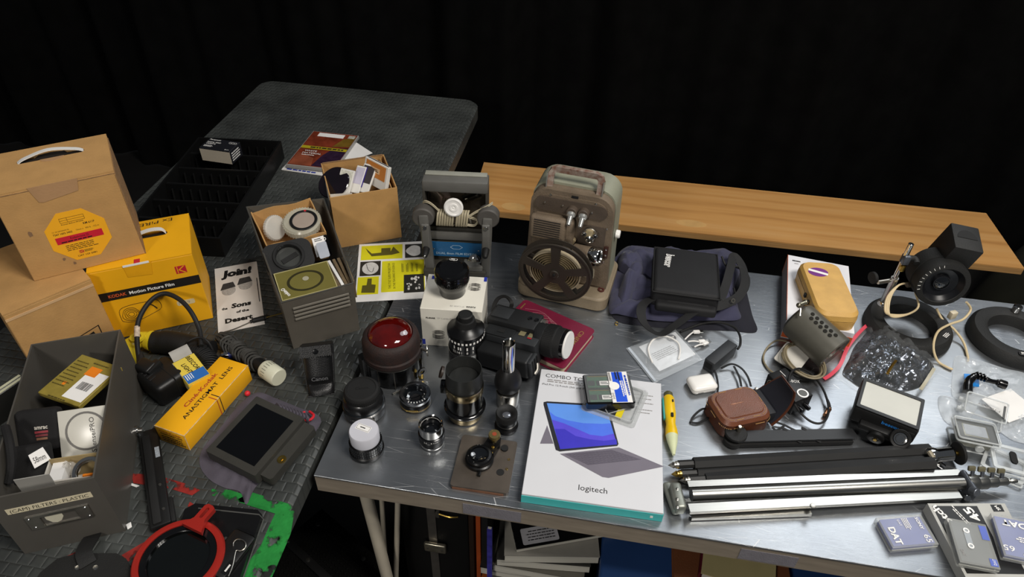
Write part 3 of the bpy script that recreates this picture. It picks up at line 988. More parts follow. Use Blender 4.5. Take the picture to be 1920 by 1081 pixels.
m0, w, h = frame3(at(112, 866, 0.085), at(205, 852, 0.085), at(110, 771, 0.150))
s = thing_m('filter_case', 'clear case with a ring filter and grey lettering inside the bin', 'filter case', m0, 'filter cases in the bin')
B().box(w, h, 0.008, (0, 0, -0.004), bev=0.0015).put('case', mat('frosted case', '#c9c6bc', 0.25, alpha=0.92, var=0.05), s)
B().ring(0.031, 0.0345, 0.0006, (0.004, 0.004, 0.0002)).put('filter_ring', mat('soft grey ring', '#5d5a56', 0.5), s)
txt(s, 'SsenseiPRO', mat('dark grey ink', '#3a3835', 0.5), X((0.014, -0.004, 0.0004), (0, 0, 90)), 0.0085, 0.062)

FABRIC = mat('black nylon', '#0f0e0f', 0.85, var=0.25, bump=0.35, bs=900)
m0, w, h = frame3(at(26, 852, 0.10), at(110, 842, 0.10), at(26, 772, 0.158))
s = thing_m('lens_pouch', 'black nylon pouch with embroidered crest in the bin', 'pouch', m0)
B().box(w, h, 0.028, (0, 0, -0.014), bev=0.009, seg=3).put('body', FABRIC, s)
txt(s, 'amrac', mat('pale thread', '#cfc8bd', 0.7), X((0.008, 0.006, 0.0003)), 0.0075, 0.022, bold=0.02)
for k, c_ in enumerate(('#8a3038', '#6d2a30', '#7a5540')):
    decal(s, 'crest_stripe', rect(-0.003 + 0.001 * k, -0.005 - 0.006 * k, 0.019 - 0.001 * k, -0.001 - 0.006 * k), mat('crest thread ' + str(k), c_, 0.7), X((0, 0, 0.0001)))

m0, w, h = frame3(at(-14, 918, 0.090), at(92, 900, 0.090), at(-10, 846, 0.142))
s = thing_m('filter_pouch', 'black soft pouch with a torn white 58mm tag', 'pouch', m0)
B().box(w, h, 0.022, (0, 0, -0.011), bev=0.007, seg=3).put('body', FABRIC, s)
m1, w1, h1 = frame3(at(64, 878, 0.123), at(90, 866, 0.123), at(57, 850, 0.146))
o = B().prism([(-w1 / 2 - .002, -h1 / 2), (w1 / 2 + .003, -h1 / 2 + .003), (w1 / 2 + .001, h1 / 2 + .002), (-w1 / 2 - .001, h1 / 2 - .001)], 0.0, 0.0006).put('size_tag', WHITEP, s)
o.matrix_world = m1
txt(o, '58mm', INK, X((0, 0, 0.0006)), 0.011, w1 * 0.85, shear=0.1)
B().tube([m0.inverted() @ at(10, 800, 0.165), m0.inverted() @ at(18, 830, 0.160), m0.inverted() @ at(22, 870, 0.14), m0.inverted() @ at(16, 905, 0.12)], 0.007, 8).put('fold', FABRIC, s)

c0, rz, w, d = flat((80, 909), (186, 893), (93, 864), 0.125)
s = thing('filter_ring_box', 'small open white box holding a silver step ring in the bin', 'box', (c0.x, c0.y, T + 0.083), rz)
open_box(B(), w, d, 0.046, 0.003).put('body', mat('grey white card', '#bdb8ae', 0.6, var=0.06), s)
B().box(w * 0.92, 0.002, 0.05, (0, d / 2 - 0.006, 0.028)).put('back_card', mat('tan card', '#94815a', 0.7), s)
B().box(0.022, d * 0.8, 0.040, (-w / 2 + 0.018, 0, 0.0235)).put('white_card', WHITEP, s)
o = B().ring(0.018, 0.026, 0.008, bev=0.001).ring(0.019, 0.024, 0.002, (0, 0, 0.008)).put('step_ring', ALU, s, loc=(0.022, -0.004, 0.032), rot=(24, 0, 0))
B().box(0.018, 0.004, 0.003, (w / 2 - 0.014, -d / 2 + 0.003, 0.0475)).put('orange_edge', MATS['orange sticker'], s)
CEL = mat('crumpled cellophane', '#cfcabf', 0.12, alpha=0.35, var=0.2, spec=0.9)
lump(B(), [V((-0.022, 0.002, 0)), V((0.000, 0.002, 0)), V((0.000, 0.016, 0)), V((-0.022, 0.016, 0))], 0.026, 0.024, 0.010, 160, 6).put('cellophane', CEL, s)
# index cards at the bin's front
for k, (a_, b_) in enumerate((((4, 920), (72, 908)),)):
    p0, p1 = at(*a_, 0.150), at(*b_, 0.150)
    m0 = M.Translation((p0 + p1) / 2 + V((0.012, 0.016, 0))) @ M.Rotation(math.atan2(p1.y - p0.y, p1.x - p0.x), 4, 'Z')
    o = B().box((p1 - p0).length, 0.0015, 0.10, (0, 0, -0.042), bev=0.0006, seg=1).put('index_card', mat('grey index card', '#8b8984', 0.5), None)
    o.matrix_world = m0
    tag(o, 'grey divider card just inside the front of the bin', 'card')

# --- pair of cassette cases at the picture's edge
for k, lab in enumerate(('pale striped cassette case standing by the bin, outer one', 'pale striped cassette case standing by the bin, inner one')):
    p = at(3 + 11 * k, 742, 0.05)
    t = thing('cassette_case', lab, 'cassette case', (p.x - 0.004, p.y, T), 62, 'cassette cases beside the bin')
    B().box(0.100, 0.010, 0.065, (0, 0, 0.0325), bev=0.001, seg=1).put('case', mat('dark cassette plastic', '#1d1d1b', 0.4), t)
    B().box(0.098, 0.0062, 0.0006, (0, 0, 0.0653)).put('spine_stripe', mat('pale spine', '#b9b89c', 0.4), t)

# --- tool with yellow elbow and black grip
t = thing('inspection_lamp', 'yellow plastic hand lamp with thick black rubber grip', 'hand lamp', (0, 0, 0))
p = [at(288, 641, 0.024), at(320, 642, 0.024), at(360, 650, 0.024), at(396, 658, 0.024)]
B().tube(p, [0.024, 0.026, 0.026, 0.025, 0.024], 20).put('grip', RUBBER, t)
YEL2 = mat('yellow plastic', '#d8c02a', 0.35, var=0.05)
p = [at(236, 690, 0.02), at(243, 655, 0.022), at(256, 640, 0.024), at(275, 636, 0.024), at(290, 641, 0.024)]
B().tube(p, [0.020, 0.019, 0.017, 0.018, 0.022], 16).put('yellow_elbow', YEL2, t)
q = at(258, 634, 0.044)
B().ring(0.009, 0.015, 0.006, (q.x, q.y, q.z)).put('yellow_ring', YEL2, t)

# --- mains lead with plug
t = thing('mains_lead', 'thick black power cord arching up in front of the yellow carton', 'cord', (0, 0, 0))
arc = [at(262, 680, 0.05), at(257, 640, 0.07), at(260, 600, 0.09), at(280, 566, 0.105), at(306, 550, 0.11), at(335, 560, 0.105), at(358, 584, 0.09), at(374, 618, 0.065), at(377, 648, 0.056)]
B().tube(arc, 0.0052, 10).put('cable', RUBBER, t)
b = B()
b.tube([at(262, 664, 0.055), at(266, 684, 0.050)], [0.007, 0.010], 12, raw=True)
b.put('strain_relief', RUBBER, t)
q = at(276, 690, 0.052)
B().box(0.040, 0.030, 0.030, tuple(q), (10, 0, -25), bev=0.006, seg=3).put('plug', BLACK, t)
B().box(0.018, 0.036, 0.028, tuple(at(290, 692, 0.052)), (10, 0, -25), bev=0.004, seg=2).put('plug_face', BLACK, t)
B().tube([at(257, 632, 0.074), at(257, 612, 0.084)], 0.0058, 10, raw=True).put('paper_tag', mat('printed tag', '#c9b6a0', 0.6, var=0.3, vs=150), t)

t = thing('battery_charger', 'rounded black plug-in charger with vent slots', 'charger', at(309, 713, 0.028) - V((0, 0, 0.028)), -36)
B().box(0.082, 0.074, 0.056, (0, 0, 0.028), bev=0.012, seg=4).put('body', BLACK, t)
B().box(0.083, 0.0016, 0.057, (0, 0.006, 0.0285), bev=0.0008, seg=1).put('seam', BLACKM, t)
for k in range(4):
    B().box(0.004, 0.016, 0.0015, (-0.026 + 0.010 * k, -0.022, 0.0562), (0, 0, 12), bev=0.0006, seg=1).put('vent_slot', BLACKM, t)
B().box(0.010, 0.006, 0.010, (-0.018, 0.040, 0.046), bev=0.001).put('contact', BRASS, t)

# --- bulb carton
pa, pb = at(338, 664, 0.058), at(376, 712, 0.058)
ang_ = math.degrees(math.atan2(pb.y - pa.y, pb.x - pa.x))
t = thing('bulb_carton', 'small yellow and blue bulb carton with a handwritten lid', 'box', (pa + pb) / 2 + V((0, 0, -0.022)), rot=(0, 4, ang_))
BY = mat('carton yellow', '#d9c04a', 0.5, var=0.08)
BBL = mat('carton blue', '#2b66ad', 0.45, var=0.06)
B().box(0.074, 0.046, 0.038, (0, 0, 0), bev=0.0008, seg=1).put('body', BY, t)
decal(t, 'blue_panel', rect(0.010, -0.022, 0.037, 0.022), BBL, X((0, 0, 0.0191)))
for k in range(4):
    decal(t, 'white_rule', rect(0.012, -0.019 + 0.004 * k, 0.028, -0.0175 + 0.004 * k), WHITEINK, X((0, 0, 0.0195)))
txt(t, 'BESCOR', INK, X((-0.012, 0.010, 0.0192), (0, 0, 4)), 0.009, 0.046, shear=0.15, bold=0.015)
txt(t, 'LIGHT', INK, X((-0.004, -0.006, 0.0192), (0, 0, 6)), 0.009, 0.034, shear=0.15, bold=0.015)
mside = X((0, -0.023, 0), FR)
decal(t, 'white_panel', rect(-0.037, -0.018, 0.006, 0.018), WHITEP, mside, 0.0002)
barcode(t, 'barcode', 0.030, 0.020, mside @ X((-0.016, 0, 0.0003)), 10)
decal(t, 'lamp_picture', rrect(0.018, 0.010, 0.002, 2, 0.022, -0.004), GREYINK, mside, 0.0002)
B().sheet(lambda u, v: V((-0.037 - 0.018 * u, -0.020 + 0.040 * v, 0.019 + 0.014 * math.sin(u * 1.6))), 6, 2, 0.0008).put('open_flap', mat('grey flap', '#9b9892', 0.6), t)
B().box(0.012, 0.040, 0.001, (-0.042, 0, 0.004), (0, -30, 0)).put('side_flap', WHITEP, t)

# --- coiled cord
t = thing('coiled_cord', 'curly black cord bunched beside the bulb carton', 'cord', (0, 0, 0))
axis = smooth_path([at(362, 662, 0.030), at(380, 664, 0.034), at(392, 678, 0.030), at(392, 700, 0.024)], 8)
hx = []
turns, NN = 17, 17 * 12
for i in range(NN + 1):
    u = i / NN * (len(axis) - 1)
    k = min(int(u), len(axis) - 2)
    p = axis[k].lerp(axis[k + 1], u - k)
    tg = (axis[k + 1] - axis[k]).normalized()
    e1 = tg.cross(V((0, 0, 1))).normalized()
    e2 = e1.cross(tg)
    a = 2 * math.pi * turns * i / NN
    hx.append(p + e1 * (0.019 * math.cos(a)) + e2 * (0.017 * math.sin(a)))
B().tube(hx, 0.0022, 6, raw=True).put('coil', RUBBER, t)
B().tube([at(345, 652, 0.035), at(352, 640, 0.06), at(372, 632, 0.065), at(390, 640, 0.06), at(402, 665, 0.03), at(405, 690, 0.006)], 0.0022, 8).put('lead', RUBBER, t)
B().tube([at(403, 672, 0.02), at(406, 692, 0.006)], 0.0028, 8, raw=True).put('plug_pin', BRASS, t)

# --- BNC barrel
pa, pb = at(416, 666, 0.010), at(450, 662, 0.010)
t = thing_m('cable_connector', 'silver barrel connector with a blue band', 'connector', M.Translation(pa) @ (pb - pa).to_track_quat('Z', 'Y').to_matrix().to_4x4())
L_ = (pb - pa).length
B().lathe([(0, 0), (0.0065, 0), (0.0065, L_ * .12), (0.009, L_ * .14), (0.009, L_ * .38), (0.0075, L_ * .4), (0.0075, L_ * .7), (0.0095, L_ * .72), (0.0095, L_), (0.006, L_), (0.006, L_ * .9), (0, L_ * .9)], 24).put('barrel', CHROME, t)
B().cyl(0.0080, L_ * .28, (0, 0, L_ * .41)).put('blue_band', mat('blue band', '#1e2f86', 0.4), t)

# --- microphone
pa, pb = at(424, 640, 0.021), at(516, 703, 0.021)
t = thing_m('microphone', 'black microphone wound with grey cable, cream ribbed head', 'microphone', M.Translation(pa) @ (pb - pa).to_track_quat('Z', 'Y').to_matrix().to_4x4())
L_ = (pb - pa).length
B().lathe([(0, 0), (0.010, 0), (0.012, 0.01), (0.014, L_ - 0.03), (0, L_ - 0.03)], 24).put('body', BLACK, t)
HEADM = mat('cream plastic head', '#c9c8b2', 0.4, var=0.05)
B().lathe([(0.010, L_ - 0.036), (0.0185, L_ - 0.034), (0.0205, L_ - 0.030), (0.0205, L_ + 0.010), (0.0185, L_ + 0.013), (0, L_ + 0.013)], 36).put('head', HEADM, t)
for k in range(20):
    a = 2 * math.pi * k / 20
    B().box(0.0009, 0.0009, 0.012, (0.0205 * math.cos(a), 0.0205 * math.sin(a), L_ - 0.018), (0, 0, math.degrees(a))).put('slit', mat('slit grey', '#6b6a60', 0.6), t)
B().box(0.014, 0.0006, 0.020, (0, -0.0142, L_ - 0.044)).put('nameplate', STEEL, t)
hx = []
for i in range(15 * 14 + 1):
    a = 2 * math.pi * i / 14
    r_ = 0.0165 + 0.003 * math.sin(i * 0.37)
    hx.append(V((r_ * math.cos(a), r_ * math.sin(a), 0.006 + (L_ - 0.062) * i / 210 + 0.004 * math.sin(i * 0.9))))
B().tube(hx, 0.0026, 6, raw=True).put('cable', mat('grey cable', '#3b3a37', 0.5), t)
b = B()
for k in range(5):
    a = 0.5 * k
    b.tube([V((0.014 * math.cos(a), 0.014 * math.sin(a), 0.03)), V((0.020 * math.cos(a + .3), 0.018 * math.sin(a + .3), 0.005)), V((0.010 * math.cos(a + .8), 0.012 * math.sin(a + .8), -0.022)), V((0.016 * math.cos(a + 1.6), 0.016 * math.sin(a + 1.6), 0.012))], 0.0024, 6)
b.put('cable_loops', MATS['grey cable'], t, kind='stuff')

# --- leaflet about a film club
def sheet_obj(name, lab, cat_, pix, mt, z=0.0008, zt=0.0004, curl=0.0):
    """flat paper; returned matrix has its lower-left corner frame centred"""
    a, b_, c_ = at(*pix[0], z), at(*pix[1], z), at(*pix[2], z)
    mm, w_, h_ = frame3(a, b_, c_)
    t = thing_m(name, lab, cat_, mm)
    B().sheet(lambda u, v: V(((u - .5) * w_, (v - .5) * h_, curl * ((2 * u - 1) ** 2 + 0.5 * math.sin(5 * v) * u))), 10, 10, zt).put('paper', mt, t)
    return t, w_, h_
t, w, h = sheet_obj('leaflet', 'folded white leaflet with Join! heading and two capped heads', 'leaflet', ((409.5, 625), (497, 607), (402, 504)), mat('old white paper', '#d8d2cb', 0.65, var=0.05), curl=0.0)
txt(t, 'Join!', INK, X((0.0, h * 0.38, 0.0003)), 0.026, w * 0.72, bold=0.06, shear=0.12)
txt(t, 'the', INK, X((-w * 0.33, -h * 0.165, 0.0003)), 0.008, 0.013, bold=0.04)
txt(t, 'Sons', INK, X((0.004, -h * 0.145, 0.0003)), 0.016, w * 0.44, bold=0.05, shear=0.1)
txt(t, 'of the', INK, X((0.006, -h * 0.245, 0.0003)), 0.009, w * 0.28, bold=0.04)
txt(t, 'Desert', INK, X((-0.004, -h * 0.35, 0.0003)), 0.016, w * 0.60, bold=0.05)
GREYF = mat('halftone grey', '#a9a5a0', 0.6, var=0.2, vs=300)
CAPM = mat('halftone dark', '#3a3837', 0.6, var=0.3, vs=250)
for sx, sy in ((-0.022, 0.026), (0.018, 0.036)):
    decal(t, 'portrait', circ(0.0165, 20, sx, sy, 1.15), GREYF, X((0, 0, 0.0004)))
    decal(t, 'cap_print', [(sx - 0.019, sy + 0.004), (sx + 0.017, sy + 0.010), (sx + 0.012, sy + 0.031), (sx - 0.012, sy + 0.029)], CAPM, X((0, 0, 0.0008)))
decal(t, 'printed_rule', rect(w * 0.44, -h * 0.16, w * 0.455, h * 0.22), INK, X((0, 0, 0.0004)))

# --- test probe lying across the leaflet
t = thing('test_probe', 'thin steel probe with a black rubber grip across the leaflet', 'probe', (0, 0, 0))
B().tube([at(416, 623, 0.004), at(440, 616, 0.005), at(470, 603, 0.006)], 0.0011, 8).put('wire_end', STEEL, t)
B().tube([at(469, 603, 0.006), at(476, 600.5, 0.0062), at(492, 596.5, 0.0062), at(499, 595, 0.006)], [0.004, 0.006, 0.0062, 0.0045], 12).put('grip', RUBBER, t)
B().tube([at(498, 595, 0.006), at(532, 586, 0.006)], 0.0016, 8, raw=True).put('shaft', BRASS, t)

# --- soft lens pouch
m0, w, h = frame3(at(577, 744, 0.004), at(634, 737, 0.004), at(559, 652, 0.092))
t = thing_m('lens_pouch', 'black leather drawstring lens pouch lying open end up', 'pouch', m0)
t['label'] = 'black leatherette lens case with zigzag-edged flap'
LEATH = mat('black leatherette', '#121213', 0.38, var=0.15, bump=0.3, bs=500)
def pch(u, v):
    x = (u - .5) * w * (0.86 + 0.14 * v)
    e = math.sin(math.pi * u) ** 0.4
    return V((x, (v - .5) * h, -0.012 + 0.020 * e * (0.75 + 0.25 * v) - 0.010 * math.exp(-((v - 0.22) / 0.08) ** 2) * e))
b = B()
b.sheet(pch, 20, 24)
b.sheet(lambda u, v: V(((u - .5) * w * (0.86 + 0.14 * v), (v - .5) * h, -0.036 - 0.010 * math.sin(math.pi * u))), 20, 24)
b.box(0.003, h, 0.024, (-w * 0.465, 0, -0.024), (0, 0, 4))
b.box(0.003, h, 0.024, (w * 0.465, 0, -0.024), (0, 0, -4))
b.box(w * 0.86, 0.003, 0.036, (0, -h / 2, -0.020))
b.box(w, 0.003, 0.040, (0, h / 2, -0.020))
b.put('body', LEATH, t)
flap = [(-w * 0.51, h / 2 + 0.002), (-w * 0.51, h / 2 - 0.020)] + [(-w * 0.51 + w * 1.02 * k / 28, h / 2 - 0.020 - 0.0025 * (k % 2)) for k in range(1, 28)] + [(w * 0.51, h / 2 - 0.020), (w * 0.51, h / 2 + 0.002)]
B().prism(flap[::-1], 0.009, 0.0105).put('flap', LEATH, t)
B().lathe([(0.006, 0), (0.005, 0.002), (0, 0.0026)], 16, X((0, h / 2 - 0.010, 0.0105))).put('snap', GLOSSB, t)
txt(t, 'Canon', mat('blind stamp', '#4a4a4c', 0.3), X((0.002, -h * 0.14, 0.0095)), 0.008, 0.034, bold=0.02)

# --- black cassette tray
pa, pb, pc = at(412, 447, 0.06), at(527, 264, 0.06), at(370, 245, 0.06)
yv = (pb - pa)
xv = (pb - pc)
L_, w = yv.length, 0.262
TRAYP = mat('black tray plastic', '#0a0a0a', 0.45, var=0.2)
ang_ = math.degrees(math.atan2(yv.y, yv.x)) - 90
tm = M.Translation(V((pa.x, pa.y, T))) @ M.Rotation(math.radians(ang_), 4, 'Z')
t = thing('cassette_tray', 'large black slotted cassette tray behind the yellow carton', 'tray', (pa.x, pa.y, T), ang_)
B().box(0.006, L_, 0.060, (-0.003, L_ / 2, 0.030)).put('side_wall', TRAYP, t)
B().box(0.006, L_, 0.060, (-w + 0.003, L_ / 2, 0.030)).put('side_wall', TRAYP, t)
B().box(w - 0.0124, 0.006, 0.060, (-w / 2, 0.003, 0.030)).put('end_wall', TRAYP, t)
B().box(w - 0.0124, 0.006, 0.060, (-w / 2, L_ - 0.003, 0.030)).put('end_wall', TRAYP, t)
B().box(w - 0.0124, L_ - 0.0124, 0.004, (-w / 2, L_ / 2, 0.002)).put('floor_panel', TRAYP, t)
TRIB = mat('tray rib plastic', '#181818', 0.35)
nr = 6
for k in range(1, nr):
    y = L_ * k / nr
    B().box(w - 0.0126, 0.010, 0.046, (-w / 2, y, 0.0272), (-8, 0, 0)).put('divider', TRAYP, t)
    B().box(w - 0.014, 0.0035, 0.0016, (-w / 2, y + 0.004, 0.0504)).put('divider_edge', TRIB, t)
for k in range(0, nr):
    y = L_ * (k + 1) / nr
    for j in range(9):
        B().box(0.0012, 0.008, 0.034, (-w + 0.026 + (w - 0.05) * j / 8, y - 0.012, 0.024), (-8, 0, 0)).put('slot_rib', TRIB, t)


# --- tape box standing in the tray
w, d, h = 0.0995, 0.0610, 0.0430
t = thing('tape_box', 'small black and cream digital video tape box standing in the black tray', 'box', (-0.885, 1.882, T + 0.0520), -11.7)
B().box(w, d, h, (0, 0, h / 2), bev=0.0008, seg=1).put('body', mat('tape box black', '#1c1d22', 0.4), t)
mf = X((0, -d / 2, 0), FR)
decal(t, 'cream_side', rect(-w / 2 + .001, 0.001, w / 2 - .001, h - 0.003), mat('cream card', '#cfc4b0', 0.6, var=0.04), mf, 0.0002)
mt_ = X((0, 0, h))
txt(t, 'Panasonic', WHITEINK, mt_ @ X((-0.026, 0.024, 0)), 0.0065, 0.036, bold=0.02)
txt(t, 'DIGITAL VIDEO', WHITEINK, mt_ @ X((-0.022, 0.009, 0)), 0.006, 0.044, bold=0.02)
txt(t, 'CASSETTE', WHITEINK, mt_ @ X((-0.028, 0.000, 0)), 0.006, 0.030, bold=0.02)
lines(t, 'small_print', 0.03, 0.010, 3, mt_ @ X((-0.028, -0.014, 0)), WHITEINK)
for k in range(3):
    B().ring(0.0038, 0.0046, 0.0004, (0.026 + 0.008 * k, 0.017, h)).put('ring_mark', WHITEINK, t)
txt(t, '8mm', WHITEINK, mt_ @ X((0.036, -0.022, 0)), 0.006, 0.014)
lines(t, 'side_print', d * 0.8, 0.030, 4, X((w / 2, 0, h / 2), (90, 0, 90)), WHITEINK, th=0.22, seed=8)

# --- papers and a DVD case
t, w, h = sheet_obj('booklet', 'white booklet sticking out below the DVD case', 'booklet', ((528, 317), (612, 329), (590, 250)), WHITEP, 0.004, 0.003)
lines(t, 'edge_print', w * 0.8, 0.008, 1, X((0.0, -h * 0.475, 0.0003)), mat('blue ink', '#2b3c9a', 0.5), th=0.4)
o, w, h = sheet_obj('paper_slip', 'white paper slip poking out beside the DVD case', 'paper', ((618, 318), (664, 300), (655, 268)), WHITEP, 0.0095, 0.0012)
w, d, h = 0.1575, 0.222, 0.011
t = thing('dvd_case', 'dark red DVD case with a yellow band across its cover', 'DVD case', (-0.612, 2.003, T + 0.0102), -8.8)
B().box(w, d, h, (0, 0, h / 2), bev=0.0012, seg=1).put('case', mat('dvd clear shell', '#8f8d8a', 0.2, var=0.05), t)
cz = X((0, 0, h + 0.0001))
COV = mat('dvd cover russet', '#6e2f1e', 0.25, var=0.4, vs=30)
decal(t, 'cover_print', rect(-w / 2 + .003, -d / 2 + .003, w / 2 - .003, d / 2 - .003), COV, cz)
decal(t, 'cover_shape', [(0.00, -0.105), (0.075, -0.105), (0.075, 0.02), (0.03, 0.01), (0.01, -0.04)], mat('dvd cover plum', '#2c1c30', 0.25, var=0.3, vs=60), cz, 0.0004)
decal(t, 'cover_shape', [(0.02, 0.02), (0.075, 0.03), (0.075, 0.09), (0.04, 0.075)], mat('dvd cover ochre', '#6b531f', 0.25, var=0.3), cz, 0.0004)
decal(t, 'cover_shape', [(-0.072, -0.03), (-0.01, -0.06), (0.0, -0.105), (-0.072, -0.105)], mat('dvd cover brown', '#8a4a34', 0.25, var=0.3), cz, 0.0004)
decal(t, 'title_band', rect(-0.075, -0.004, 0.075, 0.012), mat('dvd band yellow', '#a99a22', 0.3), cz, 0.0007)
lines(t, 'band_lettering', 0.11, 0.010, 1, cz @ X((0.01, 0.004, 0.0008)), INK, th=0.35, seed=2)
txt(t, 'WHITE', WHITEINK, cz @ X((-0.035, -0.018, 0.0006)), 0.009, 0.040)
txt(t, 'MATERIAL', WHITEINK, cz @ X((-0.026, -0.032, 0.0006)), 0.009, 0.062)
lines(t, 'small_print', 0.05, 0.006, 1, cz @ X((-0.03, -0.044, 0.0006)), WHITEINK)
decal(t, 'paper_label', rect(-0.052, 0.078, 0.036, 0.101), WHITEP, cz, 0.0007)
decal(t, 'corner_label', rect(0.050, 0.082, 0.072, 0.100), mat('pale label', '#a9a79c', 0.5, var=0.3, vs=300), cz, 0.0007)

# --- leaflet with yellow projector pictures
t, w, h = sheet_obj('slide_leaflet', 'yellow and white leaflet with slide projector pictures', 'leaflet', ((668, 566), (803, 558), (671, 458)), WHITEP, 0.0010, 0.0006)
YB = mat('leaflet yellow', '#d6cf1e', 0.5, var=0.06, vs=14)
DK = mat('leaflet dark', '#262624', 0.5)
def lr(x0, y0, x1, y1):
    return rect((x0 - .5) * w, (y0 - .5) * h, (x1 - .5) * w, (y1 - .5) * h)
for q in ((0.04, 0.70, 0.66, 0.96), (0.36, 0.13, 0.98, 0.66), (0.02, 0.11, 0.32, 0.40)):
    decal(t, 'yellow_block', lr(*q), YB, X((0, 0, 0.0002)))
for q in ((0.70, 0.70, 0.97, 0.95), (0.04, 0.42, 0.34, 0.67), (0.68, 0.10, 0.97, 0.40)):
    decal(t, 'picture_panel', lr(*q), DK, X((0, 0, 0.0004)))
decal(t, 'round_picture', circ(0.021, 24, (0.19 - .5) * w, (0.545 - .5) * h, 1.2), mat('pale grey print', '#c9c7c3', 0.5, var=0.1, vs=90), X((0, 0, 0.0007)))
B().tube([V(((0.13 - .5) * w, (0.62 - .5) * h, 0.0012)), V(((0.16 - .5) * w, (0.52 - .5) * h, 0.0012)), V(((0.22 - .5) * w, (0.48 - .5) * h, 0.0012)), V(((0.24 - .5) * w, (0.55 - .5) * h, 0.0012))], 0.0006, 5).put('drawn_line', DK, t)
decal(t, 'fossil_picture', [((0.835 + 0.11 * math.cos(a) * (1 - .15 * math.cos(3 * a)) - .5) * w, (0.825 + 0.10 * math.sin(a) - .5) * h) for a in [k * math.pi / 8 for k in range(16)]], MATS['pale grey print'], X((0, 0, 0.0007)))
b = B()
for k in range(16):
    x, y = 0.825 + random.uniform(-.10, .10), 0.25 + random.uniform(-.10, .10)
    s_ = random.uniform(.010, .022)
    b.prism([((x + s_ * math.cos(a) - .5) * w, (y + s_ * 1.2 * math.sin(a) - .5) * h) for a in [j * 1.26 for j in range(5)]], 0.0007, 0.0009)
b.put('fragment_picture', MATS['pale grey print'], t, kind='stuff')
decal(t, 'projector_drawing', [((x - .5) * w, (y - .5) * h) for x, y in ((0.10, 0.92), (0.20, 0.81), (0.34, 0.82), (0.34, 0.90), (0.48, 0.90), (0.48, 0.83), (0.52, 0.92), (0.62, 0.80), (0.50, 0.77), (0.20, 0.76), (0.14, 0.84))][::-1], mat('drawing olive', '#57521a', 0.6), X((0, 0, 0.0005)))
decal(t, 'projector_drawing', [((x - .5) * w, (y - .5) * h) for x, y in ((0.08, 0.14), (0.27, 0.13), (0.28, 0.26), (0.22, 0.27), (0.22, 0.37), (0.16, 0.37), (0.15, 0.26), (0.09, 0.26))], MATS['drawing olive'], X((0, 0, 0.0005)))
txt(t, 'THE 2"X2" SLIDE PROJECTOR', INK, X(((0.47 - .5) * w, (0.40 - .5) * h, 0.0004), (0, 0, 92)), 0.006, h * 0.44)
txt(t, 'IN THE TEACHING OF SCIENCE', INK, X(((0.535 - .5) * w, (0.40 - .5) * h, 0.0004), (0, 0, 92)), 0.006, h * 0.44)
for k, x in enumerate((0.66, 0.73, 0.80, 0.87)):
    lines(t, 'small_print', h * 0.16, 0.006, 2, X(((x - .5) * w, (0.53 - .5) * h, 0.0004), (0, 0, 92)), MATS['drawing olive'], seed=k)

# --- smoky filter file box and what is in it
ZT = 0.145
TL_ = [at(527, 567, ZT), at(662.5, 530, ZT), at(607, 372, ZT), at(462, 388, ZT)]       # FL FR BR BL
BT_ = [at(545, 648, 0), at(675, 630, 0)]
cen = sum(TL_, V((0, 0, 0))) / 4
def inn(p, k):
    q = cen + (p - cen) * k
    return V((q.x, q.y, T))
BT_ = [inn(TL_[0], 0.97), inn(TL_[1], 0.98), inn(TL_[2], 0.93), inn(TL_[3], 0.93)]
t = thing('smoky_filter_box', 'smoky translucent plastic filter box with louvred front', 'box', (cen.x, cen.y, T), 0)
inv = M.Translation((-cen.x, -cen.y, -T))
bl = [inv @ p for p in BT_]
tl = [inv @ p for p in TL_]
for i, nm in enumerate(('front_wall', 'side_wall', 'back_wall', 'side_wall')):
    j = (i + 1) % 4
    B().sheet(lambda u, v: bl[i].lerp(bl[j], u).lerp(tl[i].lerp(tl[j], u), v), 2, 2, 0.0025).put(nm, SMOKE, t)
B().prism([(p.x, p.y) for p in bl], 0.0002, 0.003).put('base_panel', SMOKE, t)
RIM = mat('smoky rim', '#4a4945', 0.25)
B().tube(tl + tl[:1], 0.0016, 6, raw=True).put('rim', RIM, t)
mfr, wf, hf = frame3(bl[0], bl[1], tl[0])
for k in range(4):
    B().box(wf * 0.80, 0.0055, 0.0012, (0.004, hf * (0.34 - 0.075 * k), 0.0034), bev=0.0004, seg=1, m=mfr).put('louvre', mat('louvre grey', '#7a756b', 0.4), t)
# kraft tray at the back
tp = [at(500, 462, 0.135), at(612, 436, 0.135), at(582, 372, 0.150), at(470, 398, 0.150)]
c_ = sum(tp, V((0, 0, 0))) / 4
kt = thing('kraft_tray', 'hand-cut kraft tray set in the smoky filter box', 'tray', (c_.x, c_.y, T + 0.06), 0)
pp = [V((p.x - c_.x, p.y - c_.y, p.z - T - 0.06)) for p in tp]
lo = [V((p.x * 0.95, p.y * 0.95, 0.0)) for p in pp]
for i in range(4):
    j = (i + 1) % 4
    B().sheet(lambda u, v: lo[i].lerp(lo[j], u).lerp(pp[i].lerp(pp[j], u), v) + V((0, 0, 0.003 * v * math.sin(9 * u + i))), 8, 2, 0.003).put('cut_wall', KRAFT, kt)
B().prism([(p.x, p.y) for p in lo], -0.003, 0.0).put('base', KRAFT, kt)
RIBC = mat('ribbed clear case', '#c9c6b4', 0.2, alpha=0.55, var=0.06)
q = at(567, 416, 0.135)
rc = thing('round_filter_case', 'ribbed clear round case with a red-dotted ring filter', 'filter case', q - V((0, 0, 0.012)), rot=(12, 0, 0))
b = B().lathe([(0, 0), (0.043, 0), (0.046, 0.004), (0.046, 0.018), (0.042, 0.022), (0, 0.022)], 48)
